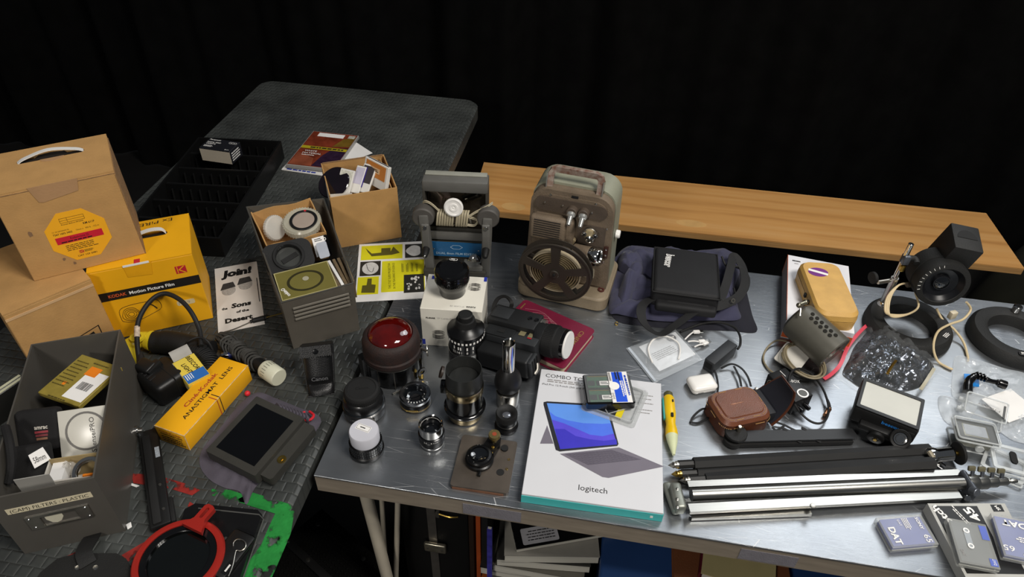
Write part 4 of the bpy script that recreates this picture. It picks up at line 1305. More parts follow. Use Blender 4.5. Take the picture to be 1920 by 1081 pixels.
for k in range(40):
    a = 2 * math.pi * k / 40
    b.box(0.0016, 0.0022, 0.016, (0.0462 * math.cos(a), 0.0462 * math.sin(a), 0.011), (0, 0, math.degrees(a)))
b.put('case', RIBC, rc)
B().ring(0.027, 0.034, 0.003, (0.006, -0.002, 0.0222), bev=0.0008).put('filter_ring', BLACK, rc)
B().cyl(0.0268, 0.001, (0.006, -0.002, 0.0224)).put('filter_glass', mat('pinkish filter glass', '#a5968a', 0.08, coat=0.6, alpha=0.9), rc)
decal(rc, 'red_dot', circ(0.003, 12, 0.004, 0.0285), REDINK, X((0, 0, 0.0254)))
q = at(515, 427, 0.125)
o = thing('round_filter_case', 'ribbed clear round case standing on edge in the kraft tray', 'filter case', q, rot=(72, 0, 62))
b = B().lathe([(0, -0.007), (0.028, -0.007), (0.031, -0.004), (0.031, 0.004), (0.028, 0.007), (0, 0.007)], 40)
for k in range(30):
    a = 2 * math.pi * k / 30
    b.box(0.0016, 0.002, 0.007, (0.0312 * math.cos(a), 0.0312 * math.sin(a), 0), (0, 0, math.degrees(a)))
b.put('case', mat('ribbed clear bright', '#dcdad2', 0.15, alpha=0.6, spec=0.9), o)
# square lens hood
m0, w, h = frame3(at(508, 512, 0.120), at(592, 492, 0.120), at(490, 468, 0.150))
t = thing_m('lens_hood', 'square black rubber lens hood with round opening in the smoky box', 'lens hood', m0)
B().prism(rrect(w * 1.08, h * 1.25, 0.022, 6), -0.022, 0.0, holes=[circ(0.029, 28)]).put('hood', RUBBER, t)
B().ring(0.029, 0.036, 0.004, (0, 0, 0.0), bev=0.001).put('rim', BLACK, t)
B().cyl(0.0288, 0.001, (0, 0, -0.012)).put('filter_glass', mat('dull grey glass', '#3e3f3d', 0.1, coat=0.6), t)
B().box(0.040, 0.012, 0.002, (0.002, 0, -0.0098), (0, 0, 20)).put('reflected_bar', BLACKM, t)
# olive filter case
m0, w, h = frame3(at(531, 564, 0.140), at(635, 537, 0.140), at(511, 514, 0.146))
t = thing_m('olive_filter_case', 'olive flat filter case with white lettering in the smoky box', 'filter case', m0)
OLV = mat('olive clear plastic', '#6b6432', 0.18, var=0.06, coat=0.3)
B().box(w, h, 0.006, (0, 0, -0.003), bev=0.0008, seg=1).put('case', OLV, t)
B().prism(rect(-w / 2, -h / 2, w / 2, h / 2), 0.0001, 0.0008, holes=[rect(-w / 2 + .002, -h / 2 + .002, w / 2 - .002, h / 2 - .002)]).put('edge', mat('olive edge', '#a8a070', 0.3), t)
b = B()
oo = [(1.0 * x, y) for x, y in circ(0.038, 40)]
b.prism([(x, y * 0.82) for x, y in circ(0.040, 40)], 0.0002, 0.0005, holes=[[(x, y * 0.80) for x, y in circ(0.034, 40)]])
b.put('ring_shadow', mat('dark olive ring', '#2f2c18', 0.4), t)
decal(t, 'centre_dot', circ(0.007, 20, 0.002, 0.006), mat('pale dot', '#a09c88', 0.3), X((0, 0, 0.0004)))
txt(t, 'cokin®', WHITEINK, X((-w * 0.40, -h * 0.24, 0.0003), (0, 0, 108)), 0.008, 0.030, bold=0.03)
# cards and strips on the box's right
m0, w, h = frame3(at(594, 482, 0.110), at(612, 477, 0.110), at(588, 446, 0.150))
t = thing_m('data_card', 'white printed data card in the smoky filter box', 'card', m0)
B().box(w * 1.2, h, 0.001, (0, 0, 0)).put('card', WHITEP, t)
lines(t, 'table_print', w * 0.8, 0.008, 2, X((0, h * 0.36, 0.0004)), seed=4)
m0, w, h = frame3(at(604, 484, 0.112), at(614, 481, 0.112), at(596, 455, 0.145))
t = thing_m('clear_card', 'small clear plastic card in front of the black filter wallet', 'card', m0)
B().prism(rrect(w * 1.9, h, 0.004), 0.002, 0.003).put('card', mat('frosted clear card', '#b7bcc6', 0.2, alpha=0.8), t)
m0, w, h = frame3(at(606, 484, 0.10), at(621, 480, 0.10), at(599, 445, 0.150))
t = thing_m('filter_wallet', 'black filter wallet standing against the smoky box side', 'wallet', m0)
B().prism(rrect(w * 1.2, h, 0.004), -0.012, -0.004).put('body', GLOSSB, t)
B().ring(0.003, 0.0045, 0.0008, (0.002, h * 0.36, -0.004)).put('logo_mark', WHITEINK, t)
STRP = mat('brown strip stock', '#6a5a44', 0.6, var=0.2, vs=50)
for k in range(5):
    a_, b2 = at(607 + 9 * k, 490 - 2.4 * k, 0.132), at(636 + 6.5 * k, 535 - 2.2 * k, 0.132)
    dv = b2 - a_
    o = B().box(dv.length, 0.007, 0.05, (0, 0, -0.025), bev=0.0008, seg=1).put('mounting_strip', STRP if k != 1 else WHITEP, None)
    o.matrix_world = M.Translation((a_ + b2) / 2) @ M.Rotation(math.atan2(dv.y, dv.x), 4, 'Z')
    tag(o, 'white card strip filed beside the olive filter case' if k == 1 else ('brown card strip filed nearest the olive filter case', '', 'middle brown card strip filed beside the white strip', 'brown card strip filed second from the smoky box wall', 'brown card strip filed against the smoky box wall')[k], 'strip', 'strips filed in the smoky box')

# --- field monitor on its grey drawstring pouch
ol = [(380, 842), (375, 872), (392, 898), (420, 914), (450, 922), (462, 946), (478, 915), (505, 888), (545, 862), (575, 832), (594, 806), (602, 788), (592, 776), (560, 764), (520, 748), (484, 736), (452, 756), (410, 806)]
GCL = mat('mauve grey cloth', '#4d4852', 0.85, var=0.12, bump=0.3, bs=700)
t = thing('drawstring_pouch', 'soft grey drawstring pouch spread under the monitor', 'pouch', (0, 0, 0))
lump(B(), [at(x, y, 0) for x, y in ol], T + 0.0005, 0.010, 0.012, 34, 12, 5).put('cloth', GCL, t, ang=60)
RED = mat('red cord', '#c8202c', 0.5)
B().tube([at(572, 772, 0.016), at(566, 776, 0.017), at(570, 786, 0.017), at(582, 786, 0.018), at(588, 778, 0.018), at(580, 771, 0.017)], 0.0028, 8).put('draw_cord', RED, t)
B().sph(0.006, at(464, 737, 0.008), seg=12, rings=8).put('cord_toggle', RED, t)
B().sheet(lambda u, v: at(566 + 10 * u, 828 - 16 * v + 3 * u, 0.014), 2, 2, 0.001).put('blue_tag', mat('blue tag', '#2450c0', 0.5), t)
b = B()
for k in range(9):
    u = k / 8
    b.tube([at(520 + 52 * u, 757 + 18 * u, 0.013), at(526 + 50 * u, 764 + 19 * u, 0.022), at(528 + 50 * u, 770 + 20 * u, 0.012)], 0.004, 6)
b.put('gathers', GCL, t, kind='stuff')
p0_, p1_, p2_ = at(392, 849, 0.038), at(478, 893, 0.038), at(481, 741, 0.050)
m0, w, h = frame3(p0_, p1_, p2_)
t = thing_m('camera_monitor', 'small dark camera monitor with blank screen lying on its pouch', 'monitor', m0)
MONG = mat('monitor grey plastic', '#33322e', 0.5, var=0.08, bump=0.2, bs=900)
w2 = w + 0.012
B().prism(rrect(w2, h, 0.004, 3), -0.026, 0.0, top=rrect(w2 - .002, h - .002, 0.003, 3)).put('bezel', MONG, t)
decal(t, 'screen', rect(-w2 / 2 + 0.014, -h / 2 + 0.016, w2 / 2 - 0.016, h / 2 - 0.016), mat('dead screen', '#050506', 0.12, coat=0.5), X((0, 0, 0.0002)))
B().prism(rrect(0.030, h * 0.90, 0.006, 3, w2 / 2 + 0.010, 0.004), -0.030, -0.010).put('battery_back', MONG, t)
for yy in (-0.01,):
    B().lathe([(0.0085, 0), (0.0085, 0.0015), (0.006, 0.002), (0.004, 0.0012), (0.0025, 0.0012), (0.0025, 0.0022), (0, 0.0022)], 20, X((w2 / 2 + 0.014, -0.018, -0.0100))).put('mount_socket', BRASS, t)

# --- black bracket arm
t = thing('bracket_arm', 'flat black bracket arm with chrome thumb knob beside the bin', 'bracket', (0, 0, 0))
pa, pb = at(277, 806, 0.016), at(302, 985, 0.016)
m0 = M.Translation((pa + pb) / 2) @ (pb - pa).to_track_quat('X', 'Z').to_matrix().to_4x4()
L_ = (pb - pa).length
b = B().box(L_, 0.034, 0.014, (0, 0, -0.005), bev=0.003, seg=2)
b.put('bar', BLACK, t).matrix_world = m0
b = B().box(L_ * 0.9, 0.014, 0.006, (0.008, -0.004, 0.0045), bev=0.0015)
b.put('raised_rail', BLACKM, t).matrix_world = m0
b = B().box(L_ * 0.24, 0.044, 0.010, (L_ * 0.36, 0.002, -0.0095), bev=0.003)
b.put('foot_plate', BLACKM, t).matrix_world = m0
o = B().box(0.026, 0.008, 0.0006, (-L_ * 0.22, 0.0115, 0.0022)).put('rating_label', mat('silver label', '#9aa0a6', 0.4, var=0.3, vs=400), t)
o.matrix_world = m0
for k in (0.12, 0.36):
    B().lathe([(0.003, 0), (0.0025, 0.001), (0, 0.0012)], 12, m0 @ X((L_ * k, 0.008, 0.002))).put('screw', STEEL, t)
q = at(268, 806, 0.016)
B().lathe([(0, 0), (0.006, 0), (0.006, 0.008), (0.010, 0.009), (0.011, 0.016), (0.010, 0.020), (0.006, 0.022), (0, 0.022)], 24, M.Translation(q) @ X((0, 0, 0), (0, -90, 12))).put('thumb_knob', CHROME, t)

# --- black tablet and red-rimmed filter holder
pa, pb, pc = at(455, 1083, 0.006), at(494, 970, 0.006), at(352, 958, 0.006)
t = thing('camera_plate', 'black flat baseplate under the red filter ring', 'plate', (0, 0, 0))
inner = [at(x, y, 0.0) for x, y in ((318, 1100), (448, 1105), (494, 972), (486, 963), (370, 951), (350, 962))]
B().prism([(p.x, p.y) for p in inner], T + 0.0003, T + 0.014).put('body', mat('plate black', '#0d0d0e', 0.35, var=0.2, vs=15), t)
B().tube([at(450, 1100, 0.0145), at(494, 973, 0.0145), at(486, 964, 0.0145), at(372, 952, 0.0145)], 0.0012, 6, raw=True).put('edge_line', mat('edge grey', '#4c4c4a', 0.3), t)
for x, y in ((406, 995), (423, 1009)):
    B().lathe([(0.0035, 0), (0.003, 0.0012), (0, 0.0016)], 12, M.Translation(at(x, y, 0.014))).put('screw', STEEL, t)
q = at(432, 1040, 0.014)
b = B().box(0.046, 0.085, 0.008, (q.x, q.y, T + 0.0185), (0, 0, -22), bev=0.006, seg=2)
b.put('quick_release', BLACK, t)
decal(t, 'maker_badge', rrect(0.012, 0.026, 0.003), mat('badge black', '#151515', 0.3), M.Translation(at(428, 1063, 0.0226)) @ X((0, 0, 0), (0, 0, -24)))
lines(t, 'badge_print', 0.016, 0.004, 1, M.Translation(at(428, 1063, 0.0232)) @ X((0, 0, 0), (0, 0, 68)), WHITEINK, th=0.4)
loop = [at(449 + 12 * math.cos(a), 1021 + 11 * math.sin(a), 0.024) for a in [0.6 * k - 3.4 for k in range(10)]]
B().tube(loop + [at(441, 1036, 0.024), at(436, 1060, 0.023), at(428, 1080, 0.023)], 0.0013, 8).put('wire_loop', STEEL, t)

q = at(333, 1043, 0.030)
t = thing('filter_holder', 'bright red rimmed filter holder with finger tab', 'filter holder', q - V((0, 0, 0.0145)), rot=(0, 0, 0))
REDA = mat('red anodised rim', '#a32a22', 0.28, 0.3, var=0.06)
B().lathe([(0.062, 0.002), (0.072, 0.0), (0.0745, 0.002), (0.0745, 0.009), (0.072, 0.012), (0.066, 0.013), (0.062, 0.012), (0.062, 0.002)], 64).put('rim', REDA, t)
B().ring(0.050, 0.0618, 0.010, (0, 0, 0.001), seg=56, bev=0.001).put('inner_ring', GLOSSB, t)
B().cyl(0.0498, 0.003, (0, 0, 0.003), seg=48).put('filter_glass', mat('deep black filter', '#060807', 0.03, coat=1.0), t)
qa, qb = at(362, 990, 0.034), at(392, 956, 0.034)
dv = (qb - qa)
mm = M.Translation((qa + qb) / 2 - t.location) @ M.Rotation(math.atan2(dv.y, dv.x), 4, 'Z')
B().prism([(-0.022, -0.022), (0.0, -0.010), (0.024, -0.010), (0.027, -0.004), (0.027, 0.006), (0.022, 0.010), (-0.004, 0.010), (-0.022, 0.020)], -0.004, 0.006, mm, holes=[rrect(0.022, 0.006, 0.003, 3, 0.010, 0.0)]).put('finger_tab', REDA, t)

# --- black shield plate with strap at the bottom edge
t = thing('screen_shield', 'matt black rounded plate with two screws at the front edge', 'plate', (0, 0, 0))
B().prism([(p.x, p.y) for p in [at(x, y, 0.0) for x, y in ((60, 1110), (80, 1078), (112, 1052), (150, 1042), (222, 1042), (240, 1052), (256, 1085), (262, 1110))]][::-1], T + 0.001, T + 0.010).put('plate', mat('shield black', '#131312', 0.8, bump=0.5, bs=500), t)
for x, y in ((145, 1063), (179, 1063)):
    B().lathe([(0.0045, 0), (0.004, 0.001), (0, 0.0018)], 14, M.Translation(at(x, y, 0.010))).put('screw', ALU, t)
B().strap([at(166, 1058, 0.012), at(160, 1045, 0.016), at(158, 1030, 0.018), at(172, 1006, 0.014), at(176, 1000, 0.004)], 0.026, 0.002).put('hinge_strap', RUBBER, t)

# --- torn label scraps
for k, (pix, lab) in enumerate((([(237, 984), (246, 979), (248, 988), (240, 993)], 'scrap of torn white and red label next to the bin'), ([(246, 906), (262, 911), (256, 914), (247, 911)], 'tiny white paper scrap beside the bracket arm'))):
    o = B().prism([(p.x, p.y) for p in [at(x, y) for x, y in pix]][::-1], T + 0.0012, T + 0.0022).put('paper_scrap', WHITEP)
    tag(o, lab, 'paper')

# ================================================================ steel table: lenses
def lens(name, lab, cat_, x, y, z=0.0, rz=0.0, k=1.0, kz=1.0):
    o = thing(name, lab, cat_, (x, y, T + z), rz)
    o.scale = (k, k, k * kz)
    return o
def ribs(t, name, r, z0, z1, n, mt, wd=0.0022, dp=0.0012):
    b = B()
    for k in range(n):
        a = 2 * math.pi * k / n
        b.box(dp, wd, z1 - z0, (r * math.cos(a), r * math.sin(a), (z0 + z1) / 2), (0, 0, math.degrees(a)))
    return b.put(name, mt, t, kind='stuff')
ANOD = mat('black anodised', '#0d0d0e', 0.3, 0.2, var=0.15)

# box under the big cap
w, d, h = 0.137, 0.120, 0.113
pb_ = thing('lens_carton', 'white lens carton with black lens arc print and blue corners', 'box', (-0.129, 1.214, T), -3.0)
IVORY = mat('ivory card', '#d9d5c8', 0.5)
IVORY = mat('ivory lens carton', '#dcd8cc', 0.5, var=0.03)
B().box(w, d, h, (0, 0, h / 2), bev=0.001, seg=1).put('body', IVORY, pb_)
mf, mt_ = X((0, -d / 2, 0), FR), X((0, 0, h))
BLU = mat('carton corner blue', '#22329a', 0.5)
def arcs(mm):
    b = B()
    for k, (r_, off) in enumerate(((0.020, 0.010), (0.020, 0.006), (0.018, 0.002), (-0.018, -0.002), (-0.020, -0.006), (-0.020, -0.010))):
        sgn = 1 if r_ > 0 else -1
        pts = [mm @ V((0.014 * u, off + sgn * 0.004 * (1 - u * u) - sgn * 0.002, 0.0006)) for u in (-1, -.5, 0, .5, 1)]
        b.tube(pts, [0.0003, 0.0009, 0.0011, 0.0009, 0.0003], 5, 3)
    b.put('lens_print', INK, pb_, kind='stuff')
arcs(mf @ X((-0.030, 0.037, 0)))
arcs(mt_ @ X((0.043, 0.022, 0)))
txt(pb_, 'PLANAR', INK, mf @ X((-0.046, 0.086, 0)), 0.0045, 0.021, bold=0.04)
txt(pb_, 'T* 1,4/50 ZE', GREYINK, mf @ X((-0.014, 0.086, 0)), 0.0045, 0.034)
txt(pb_, 'PLANAR', INK, mt_ @ X((0.042, -0.047, 0), (0, 0, 180)), 0.0045, 0.021, bold=0.04)
txt(pb_, 'T* 1,4/50 ZE', GREYINK, mt_ @ X((0.012, -0.047, 0), (0, 0, 180)), 0.0045, 0.032)
decal(pb_, 'blue_corner', rect(-w / 2, 0.004, -w / 2 + 0.007, 0.020), BLU, mf, 0.0002)
decal(pb_, 'blue_corner', rect(w / 2 - 0.007, d / 2 - 0.016, w / 2, d / 2), BLU, mt_, 0.0001)
decal(pb_, 'blue_corner', rect(-w / 2 + 0.010, d / 2 - 0.018, -w / 2 + 0.016, d / 2 - 0.006), BLU, mt_, 0.0001)

t = lens('capped_lens', 'black lens with glossy snap cap standing on the white carton', 'lens', -0.1335, 1.2163, 0.1132, k=1.05)
B().lathe([(0, 0), (0.027, 0), (0.028, 0.003), (0.028, 0.014), (0.032, 0.022), (0.036, 0.034), (0.0365, 0.048), (0.034, 0.056)], 48).put('barrel', GLOSSB, t)
B().lathe([(0.034, 0.050), (0.0365, 0.052), (0.0365, 0.060), (0.034, 0.064), (0.026, 0.066), (0.025, 0.0645), (0, 0.0645)], 48).put('front_cap', GLOSSB, t)
decal(t, 'name_badge', rrect(0.017, 0.007, 0.003), WHITEINK, X((0.002, 0.026, 0.0668), (0, 0, -6)))
decal(t, 'badge_face', rrect(0.0155, 0.0055, 0.0025), INK, X((0.002, 0.026, 0.0672), (0, 0, -6)))
lines(t, 'badge_print', 0.010, 0.003, 1, X((0.002, 0.026, 0.0674), (0, 0, -6)), WHITEINK, th=0.4)
ribs(t, 'grip_ribs', 0.0366, 0.036, 0.046, 60, ANOD, 0.0014, 0.0006)

t = lens('cine_lens', 'tall black cine lens with white distance scale in front of the carton', 'lens', -0.0985, 1.128, kz=1.04)
B().lathe([(0, 0), (0.038, 0), (0.0395, 0.004), (0.0395, 0.022), (0.0375, 0.024), (0.0395, 0.027), (0.0395, 0.034), (0.0375, 0.036), (0.0375, 0.064), (0.041, 0.067), (0.041, 0.083), (0.036, 0.086), (0.029, 0.090), (0.023, 0.096)], 56).put('barrel', ANOD, t)
B().lathe([(0.024, 0.094), (0.0225, 0.100), (0.0205, 0.108), (0.0165, 0.1085), (0.0160, 0.120), (0.0135, 0.122), (0.013, 0.1205), (0, 0.1205)], 40).put('rear_cap', RUBBER, t)
b = B()
for k in range(30):
    a = 2 * math.pi * k / 30
    b.box(0.0006, 0.0042, 0.0050, (0.0412 * math.cos(a), 0.0412 * math.sin(a), 0.0705), (0, 0, math.degrees(a)))
b.put('scale_marks', WHITEINK, t, kind='stuff')
for k in range(3):
    B().ring(0.0394, 0.0400, 0.0008, (0, 0, 0.024 + 0.004 * k)).put('silver_line', ALU, t)
for a, s_ in ((-128, '22'), (-112, '16'), (-104, '11'), (-82, '8'), (-62, '5')):
    ar = math.radians(a)
    mm = X((0.0378 * math.cos(ar), 0.0378 * math.sin(ar), 0.0), (90, 0, a + 90))
    txt(t, s_, WHITEINK, mm @ X((0, 0.043, 0)), 0.0065)
    decal(t, 'index_mark', rect(-0.0015, 0.050, 0.0015, 0.058), WHITEINK, mm)

# red dome lamp
t = lens('beacon_lamp', 'black railway style lamp with red glass dome', 'lamp', -0.2531, 1.0760, k=1.045, kz=1.08)
B().lathe([(0, 0), (0.052, 0), (0.0535, 0.002), (0.0535, 0.072), (0.050, 0.074)], 56).put('housing', GLOSSB, t)
RUST = mat('rusty black rubber', '#1c1413', 0.7, var=0.35, vs=60, bump=0.4, bs=300, col2='#2a1712')
B().lathe([(0.055, 0.052), (0.0590, 0.054), (0.0595, 0.064), (0.056, 0.067), (0.0585, 0.070), (0.0585, 0.084), (0.056, 0.095), (0.050, 0.101), (0.0455, 0.102), (0.044, 0.099), (0.044, 0.052)], 64).put('rubber_rim', RUST, t)
B().ring(0.0560, 0.0602, 0.0014, (0, 0, 0.0510)).put('trim_ring', mat('dull rim', '#4c4a48', 0.35, 0.8), t)
RG = mat('red glass', '#5a0906', 0.03, coat=1.0, var=0.3, vs=40, trans=0.3, spec=0.8)
B().lathe([(0.0450, 0.098)] + [(0.045 * math.cos(math.radians(a)), 0.098 + 0.020 * math.sin(math.radians(a))) for a in range(10, 90, 8)] + [(0, 0.118)], 56).put('dome_glass', RG, t)
B().lathe([(0, 0.076), (0.040, 0.078), (0.0445, 0.096)], 40).put('reflector', mat('red reflector', '#8a1a12', 0.25, 0.6), t)
for x in (-0.024, 0.010):
    B().box(0.002, 0.002, 0.050, (x, -math.sqrt(0.0535 ** 2 - x * x) - 0.0006, 0.026)).put('seam', mat('worn seam', '#5c5956', 0.3, 0.7), t)
B().box(0.016, 0.020, 0.070, (0.052, 0.010, 0.036), bev=0.002).put('bracket', GLOSSB, t)
B().tube([V((0.058, 0.004, 0.060)), V((0.072, -0.004, 0.060))], 0.003, 10, raw=True).put('bolt', STEEL, t)
for s_ in (-1, 1):
    B().box(0.003, 0.009, 0.010, (0.072, -0.004, 0.060 + 0.007 * s_), (30 * s_, 0, 15), bev=0.001).put('wing_nut', STEEL, t)
B().ring(0.005, 0.010, 0.004, (0.060, -0.020, 0.020), (90, 0, 40)).put('hinge_lug', GLOSSB, t)
B().cyl(0.006, 0.010, (0.058, -0.020, 0.004)).put('foot_screw', BRASS, t)
B().prism([(-0.070, -0.010), (-0.058, -0.026), (-0.050, -0.020), (-0.060, -0.002)], 0.0, 0.05).put('side_lug', BLACK, t)
B().tube([V((0.020, -0.060, 0.004)), V((0.006, -0.068, 0.003))], 0.0022, 8, raw=True).put('loose_screw', STEEL, t)

# photographic lens, rear cap up
t = lens('camera_lens', 'black autofocus camera lens with ribbed black rear cap upward', 'lens', -0.2976, 0.9601)
B().lathe([(0, 0), (0.039, 0), (0.0425, 0.004), (0.0435, 0.010), (0.0435, 0.024), (0.0405, 0.026), (0.0415, 0.030), (0.0415, 0.042), (0.038, 0.050), (0.0345, 0.053)], 56).put('barrel', mat('satin black', '#121213', 0.32, coat=0.2), t)
B().lathe([(0.0350, 0.050), (0.0360, 0.052), (0.0360, 0.064), (0.0335, 0.068), (0.029, 0.069), (0.0285, 0.0675), (0, 0.0675)], 56).put('rear_cap', BLACKM, t)
ribs(t, 'cap_ribs', 0.0362, 0.053, 0.063, 56, BLACKM, 0.002, 0.001)
B().ring(0.0415, 0.0422, 0.0012, (0, 0, 0.0285)).put('silver_line', mat('dark line', '#39434a', 0.3, 0.8), t)
for a, s_, c_ in ((-100, '- ----- -- ---', WHITEINK), (-118, '-', REDINK), (-84, '-', REDINK), (-62, '-', REDINK)):
    ar = math.radians(a)
    mm = X((0.0438 * math.cos(ar), 0.0438 * math.sin(ar), 0.0), (90, 0, a + 90))
    txt(t, s_, c_, mm @ X((0, 0.018 if c_ is WHITEINK else 0.011, 0)), 0.003, 0.026 if c_ is WHITEINK else None)
txt(t, 'Canon', mat('embossed black', '#1c1c1c', 0.4), X((0, 0.002, 0.0676), (0, 0, 8)), 0.007, 0.026)
B().box(0.034, 0.003, 0.016, (0.012, -0.0405, 0.010), (0, 0, 16), bev=0.001).put('chrome_panel', mat('grey gloss panel', '#8c8983', 0.2, 0.9), t)

# short lens on adapter
t = lens('lens_adapter', 'squat black lens on chrome mount ring with brass engraving', 'lens', -0.1957, 0.986, k=1.02, kz=1.3)
B().lathe([(0, 0), (0.030, 0), (0.032, 0.002), (0.032, 0.014), (0.031, 0.016)], 48).put('barrel', ANOD, t)
B().lathe([(0.022, 0.016), (0.031, 0.0155), (0.0322, 0.018), (0.0322, 0.022), (0.0305, 0.024), (0.024, 0.024), (0.022, 0.021), (0.022, 0.016)], 48).put('mount_ring', mat('worn chrome ring', '#8d8f92', 0.22, 1.0, var=0.15), t)
B().lathe([(0.022, 0.020), (0.018, 0.012), (0.013, 0.010), (0.010, 0.012), (0, 0.011)], 40).put('rear_element', GLASS, t)
B().lathe([(0.0322, 0.004), (0.0324, 0.004), (0.0324, 0.007), (0.0322, 0.007)], 48).put('brass_line', mat('engraving brass', '#6b5a34', 0.4), t)
lines(t, 'engraving', 0.030, 0.003, 1, X((0, -0.0326, 0.009), FR), BRASS, th=0.3)
for a in (35, 150, 215, 300):
    B().lathe([(0.0018, 0), (0.0015, 0.0006), (0, 0.0008)], 10, X((0.0278 * math.cos(math.radians(a)), 0.0278 * math.sin(math.radians(a)), 0.024))).put('screw', CHROME, t)
b = B()
for k in range(7):
    a = math.radians(-110 + 12 * k)
    b.box(0.003, 0.0014, 0.0006, (0.0277 * math.cos(a), 0.0277 * math.sin(a), 0.0243), (0, 0, math.degrees(a)))
b.put('contact_marks', WHITEINK, t, kind='stuff')

# tall brass-banded lens with gel cap
t = lens('projection_lens', 'tall black and brass lens topped by a dark frosted cup', 'lens', -0.0899, 0.9598)
NICK = mat('worn nickel brass', '#a89878', 0.26, 1.0, var=0.12, vs=40)
B().lathe([(0, 0.003), (0.033, 0.003), (0.0355, 0.004), (0.0355, 0.024), (0.0345, 0.026)], 48).put('lower_band', NICK, t)
B().lathe([(0, 0), (0.034, 0), (0.035, 0.0028), (0, 0.0028)], 48).put('foot_ring', GLOSSB, t)
B().lathe([(0.0345, 0.025), (0.0425, 0.026), (0.0430, 0.029), (0.0405, 0.032), (0.0375, 0.033), (0.0370, 0.074), (0.0355, 0.075)], 56).put('barrel', GLOSSB, t)
B().lathe([(0.0360, 0.074), (0.0385, 0.0745), (0.0388, 0.080), (0.0388, 0.092), (0.0380, 0.094)], 56).put('upper_band', NICK, t)
CUP = mat('dark frosted plastic', '#262726', 0.4, alpha=0.93, var=0.1)
B().lathe([(0, 0.108), (0.030, 0.108), (0.0315, 0.106), (0.0330, 0.122), (0.0345, 0.134), (0.0358, 0.134), (0.0368, 0.112), (0.0372, 0.093), (0.036, 0.090)], 56).put('cup_cap', CUP, t)
B().cyl(0.012, 0.005, (-0.042, 0.004, 0.118), (0, -70, 0)).put('thumb_tab', mat('brown tab', '#2a201a', 0.5), t)
B().box(0.012, 0.022, 0.020, (-0.0415, 0, 0.082), bev=0.002).put('focus_lug', GLOSSB, t)

# chrome tube on black ball
t = lens('chrome_tube', 'chrome tube rising from a black rubber ball on a steel base', 'tube', -0.0028, 0.9948, kz=1.10)
B().lathe([(0, 0), (0.0235, 0), (0.0245, 0.002), (0.0245, 0.036), (0.023, 0.038), (0, 0.038)], 40).put('base', mat('brushed barrel', '#b9b4ab', 0.2, 1.0, stretch=(1, 1, 20), vs=30), t)
B().lathe([(0.014, 0.036), (0.022, 0.040), (0.0275, 0.050), (0.0285, 0.060), (0.0255, 0.074), (0.017, 0.086), (0.0145, 0.090), (0.0125, 0.092), (0.0125, 0.094)], 40).put('rubber_ball', mat('smooth rubber', '#151516', 0.45), t)
B().lathe([(0.0105, 0.120), (0.0105, 0.158), (0.0122, 0.160), (0.0128, 0.158), (0.0128, 0.088), (0.0105, 0.088), (0.0105, 0.122), (0, 0.122)], 36).put('tube', CHROME, t)
b = B().box(0.0006, 0.0006, 0.020, (0.004, -0.0246, 0.014)).put('index_line', INK, t)

# small eyepiece
t = lens('eyepiece', 'small black eyepiece with broad rubber eyecup', 'eyepiece', -0.0035, 0.9293, k=1.05)
B().lathe([(0, 0), (0.0205, 0), (0.0225, 0.002), (0.0225, 0.007), (0.0195, 0.010), (0.0195, 0.026), (0.018, 0.028)], 40).put('barrel', ANOD, t)
B().lathe([(0.018, 0.026), (0.0208, 0.028), (0.0210, 0.040), (0.0195, 0.043), (0.015, 0.042), (0.0095, 0.037), (0.0085, 0.034)], 40).put('eyecup', RUBBER, t)
B().lathe([(0.0095, 0.033), (0.006, 0.0355), (0, 0.0362)], 28).put('glass', mat('bright glass', '#7c8088', 0.05, 0.6, coat=1.0), t)
ribs(t, 'grip_ribs', 0.0226, 0.002, 0.007, 44, ANOD, 0.0014, 0.001)
B().ring(0.0194, 0.0199, 0.0008, (0, 0, 0.016)).put('line', STEEL, t)

# chrome rimmed prime
t = lens('prime_lens', 'small old black lens with chrome rings, glass upward', 'lens', -0.1505, 0.884, k=1.05, kz=1.04)
B().lathe([(0, 0), (0.0215, 0), (0.0225, 0.002), (0.0225, 0.012), (0.0245, 0.014), (0.0245, 0.022), (0.023, 0.0235)], 44).put('barrel', ANOD, t)
B().lathe([(0.0226, 0.002), (0.0232, 0.003), (0.0232, 0.007), (0.0226, 0.008)], 44).put('lower_ring', CHROME, t)
B().lathe([(0.0228, 0.023), (0.0248, 0.0235), (0.0248, 0.031), (0.0232, 0.032)], 44).put('aperture_ring', mat('aperture black', '#17171a', 0.2, 0.3), t)
B().lathe([(0.0200, 0.052), (0.0215, 0.0535), (0.0228, 0.052), (0.0228, 0.032), (0.0215, 0.032)], 44).put('chrome_rim', CHROME, t)
B().lathe([(0.0204, 0.051), (0.0185, 0.042), (0.0150, 0.039), (0.0148, 0.038)], 44).put('name_ring', GLOSSB, t)
B().lathe([(0.0152, 0.038), (0.010, 0.0405), (0, 0.0418)], 32).put('front_glass', GLASS, t)
b = B()
for k in range(18):
    a = math.radians(30 + 9 * k)
    b.box(0.0018, 0.0009, 0.0006, (0.0196 * math.cos(a), 0.0196 * math.sin(a), 0.0472), (0, -28, math.degrees(a)))
b.put('engraving', WHITEINK, t, kind='stuff')
for a, s_ in ((-110, '2.8'), (-84, '8'), (-72, '11'), (-60, '16')):
    ar = math.radians(a)
    txt(t, s_, WHITEINK, X((0.0250 * math.cos(ar), 0.0250 * math.sin(ar), 0.0272), (90, 0, a + 90)), 0.0038)

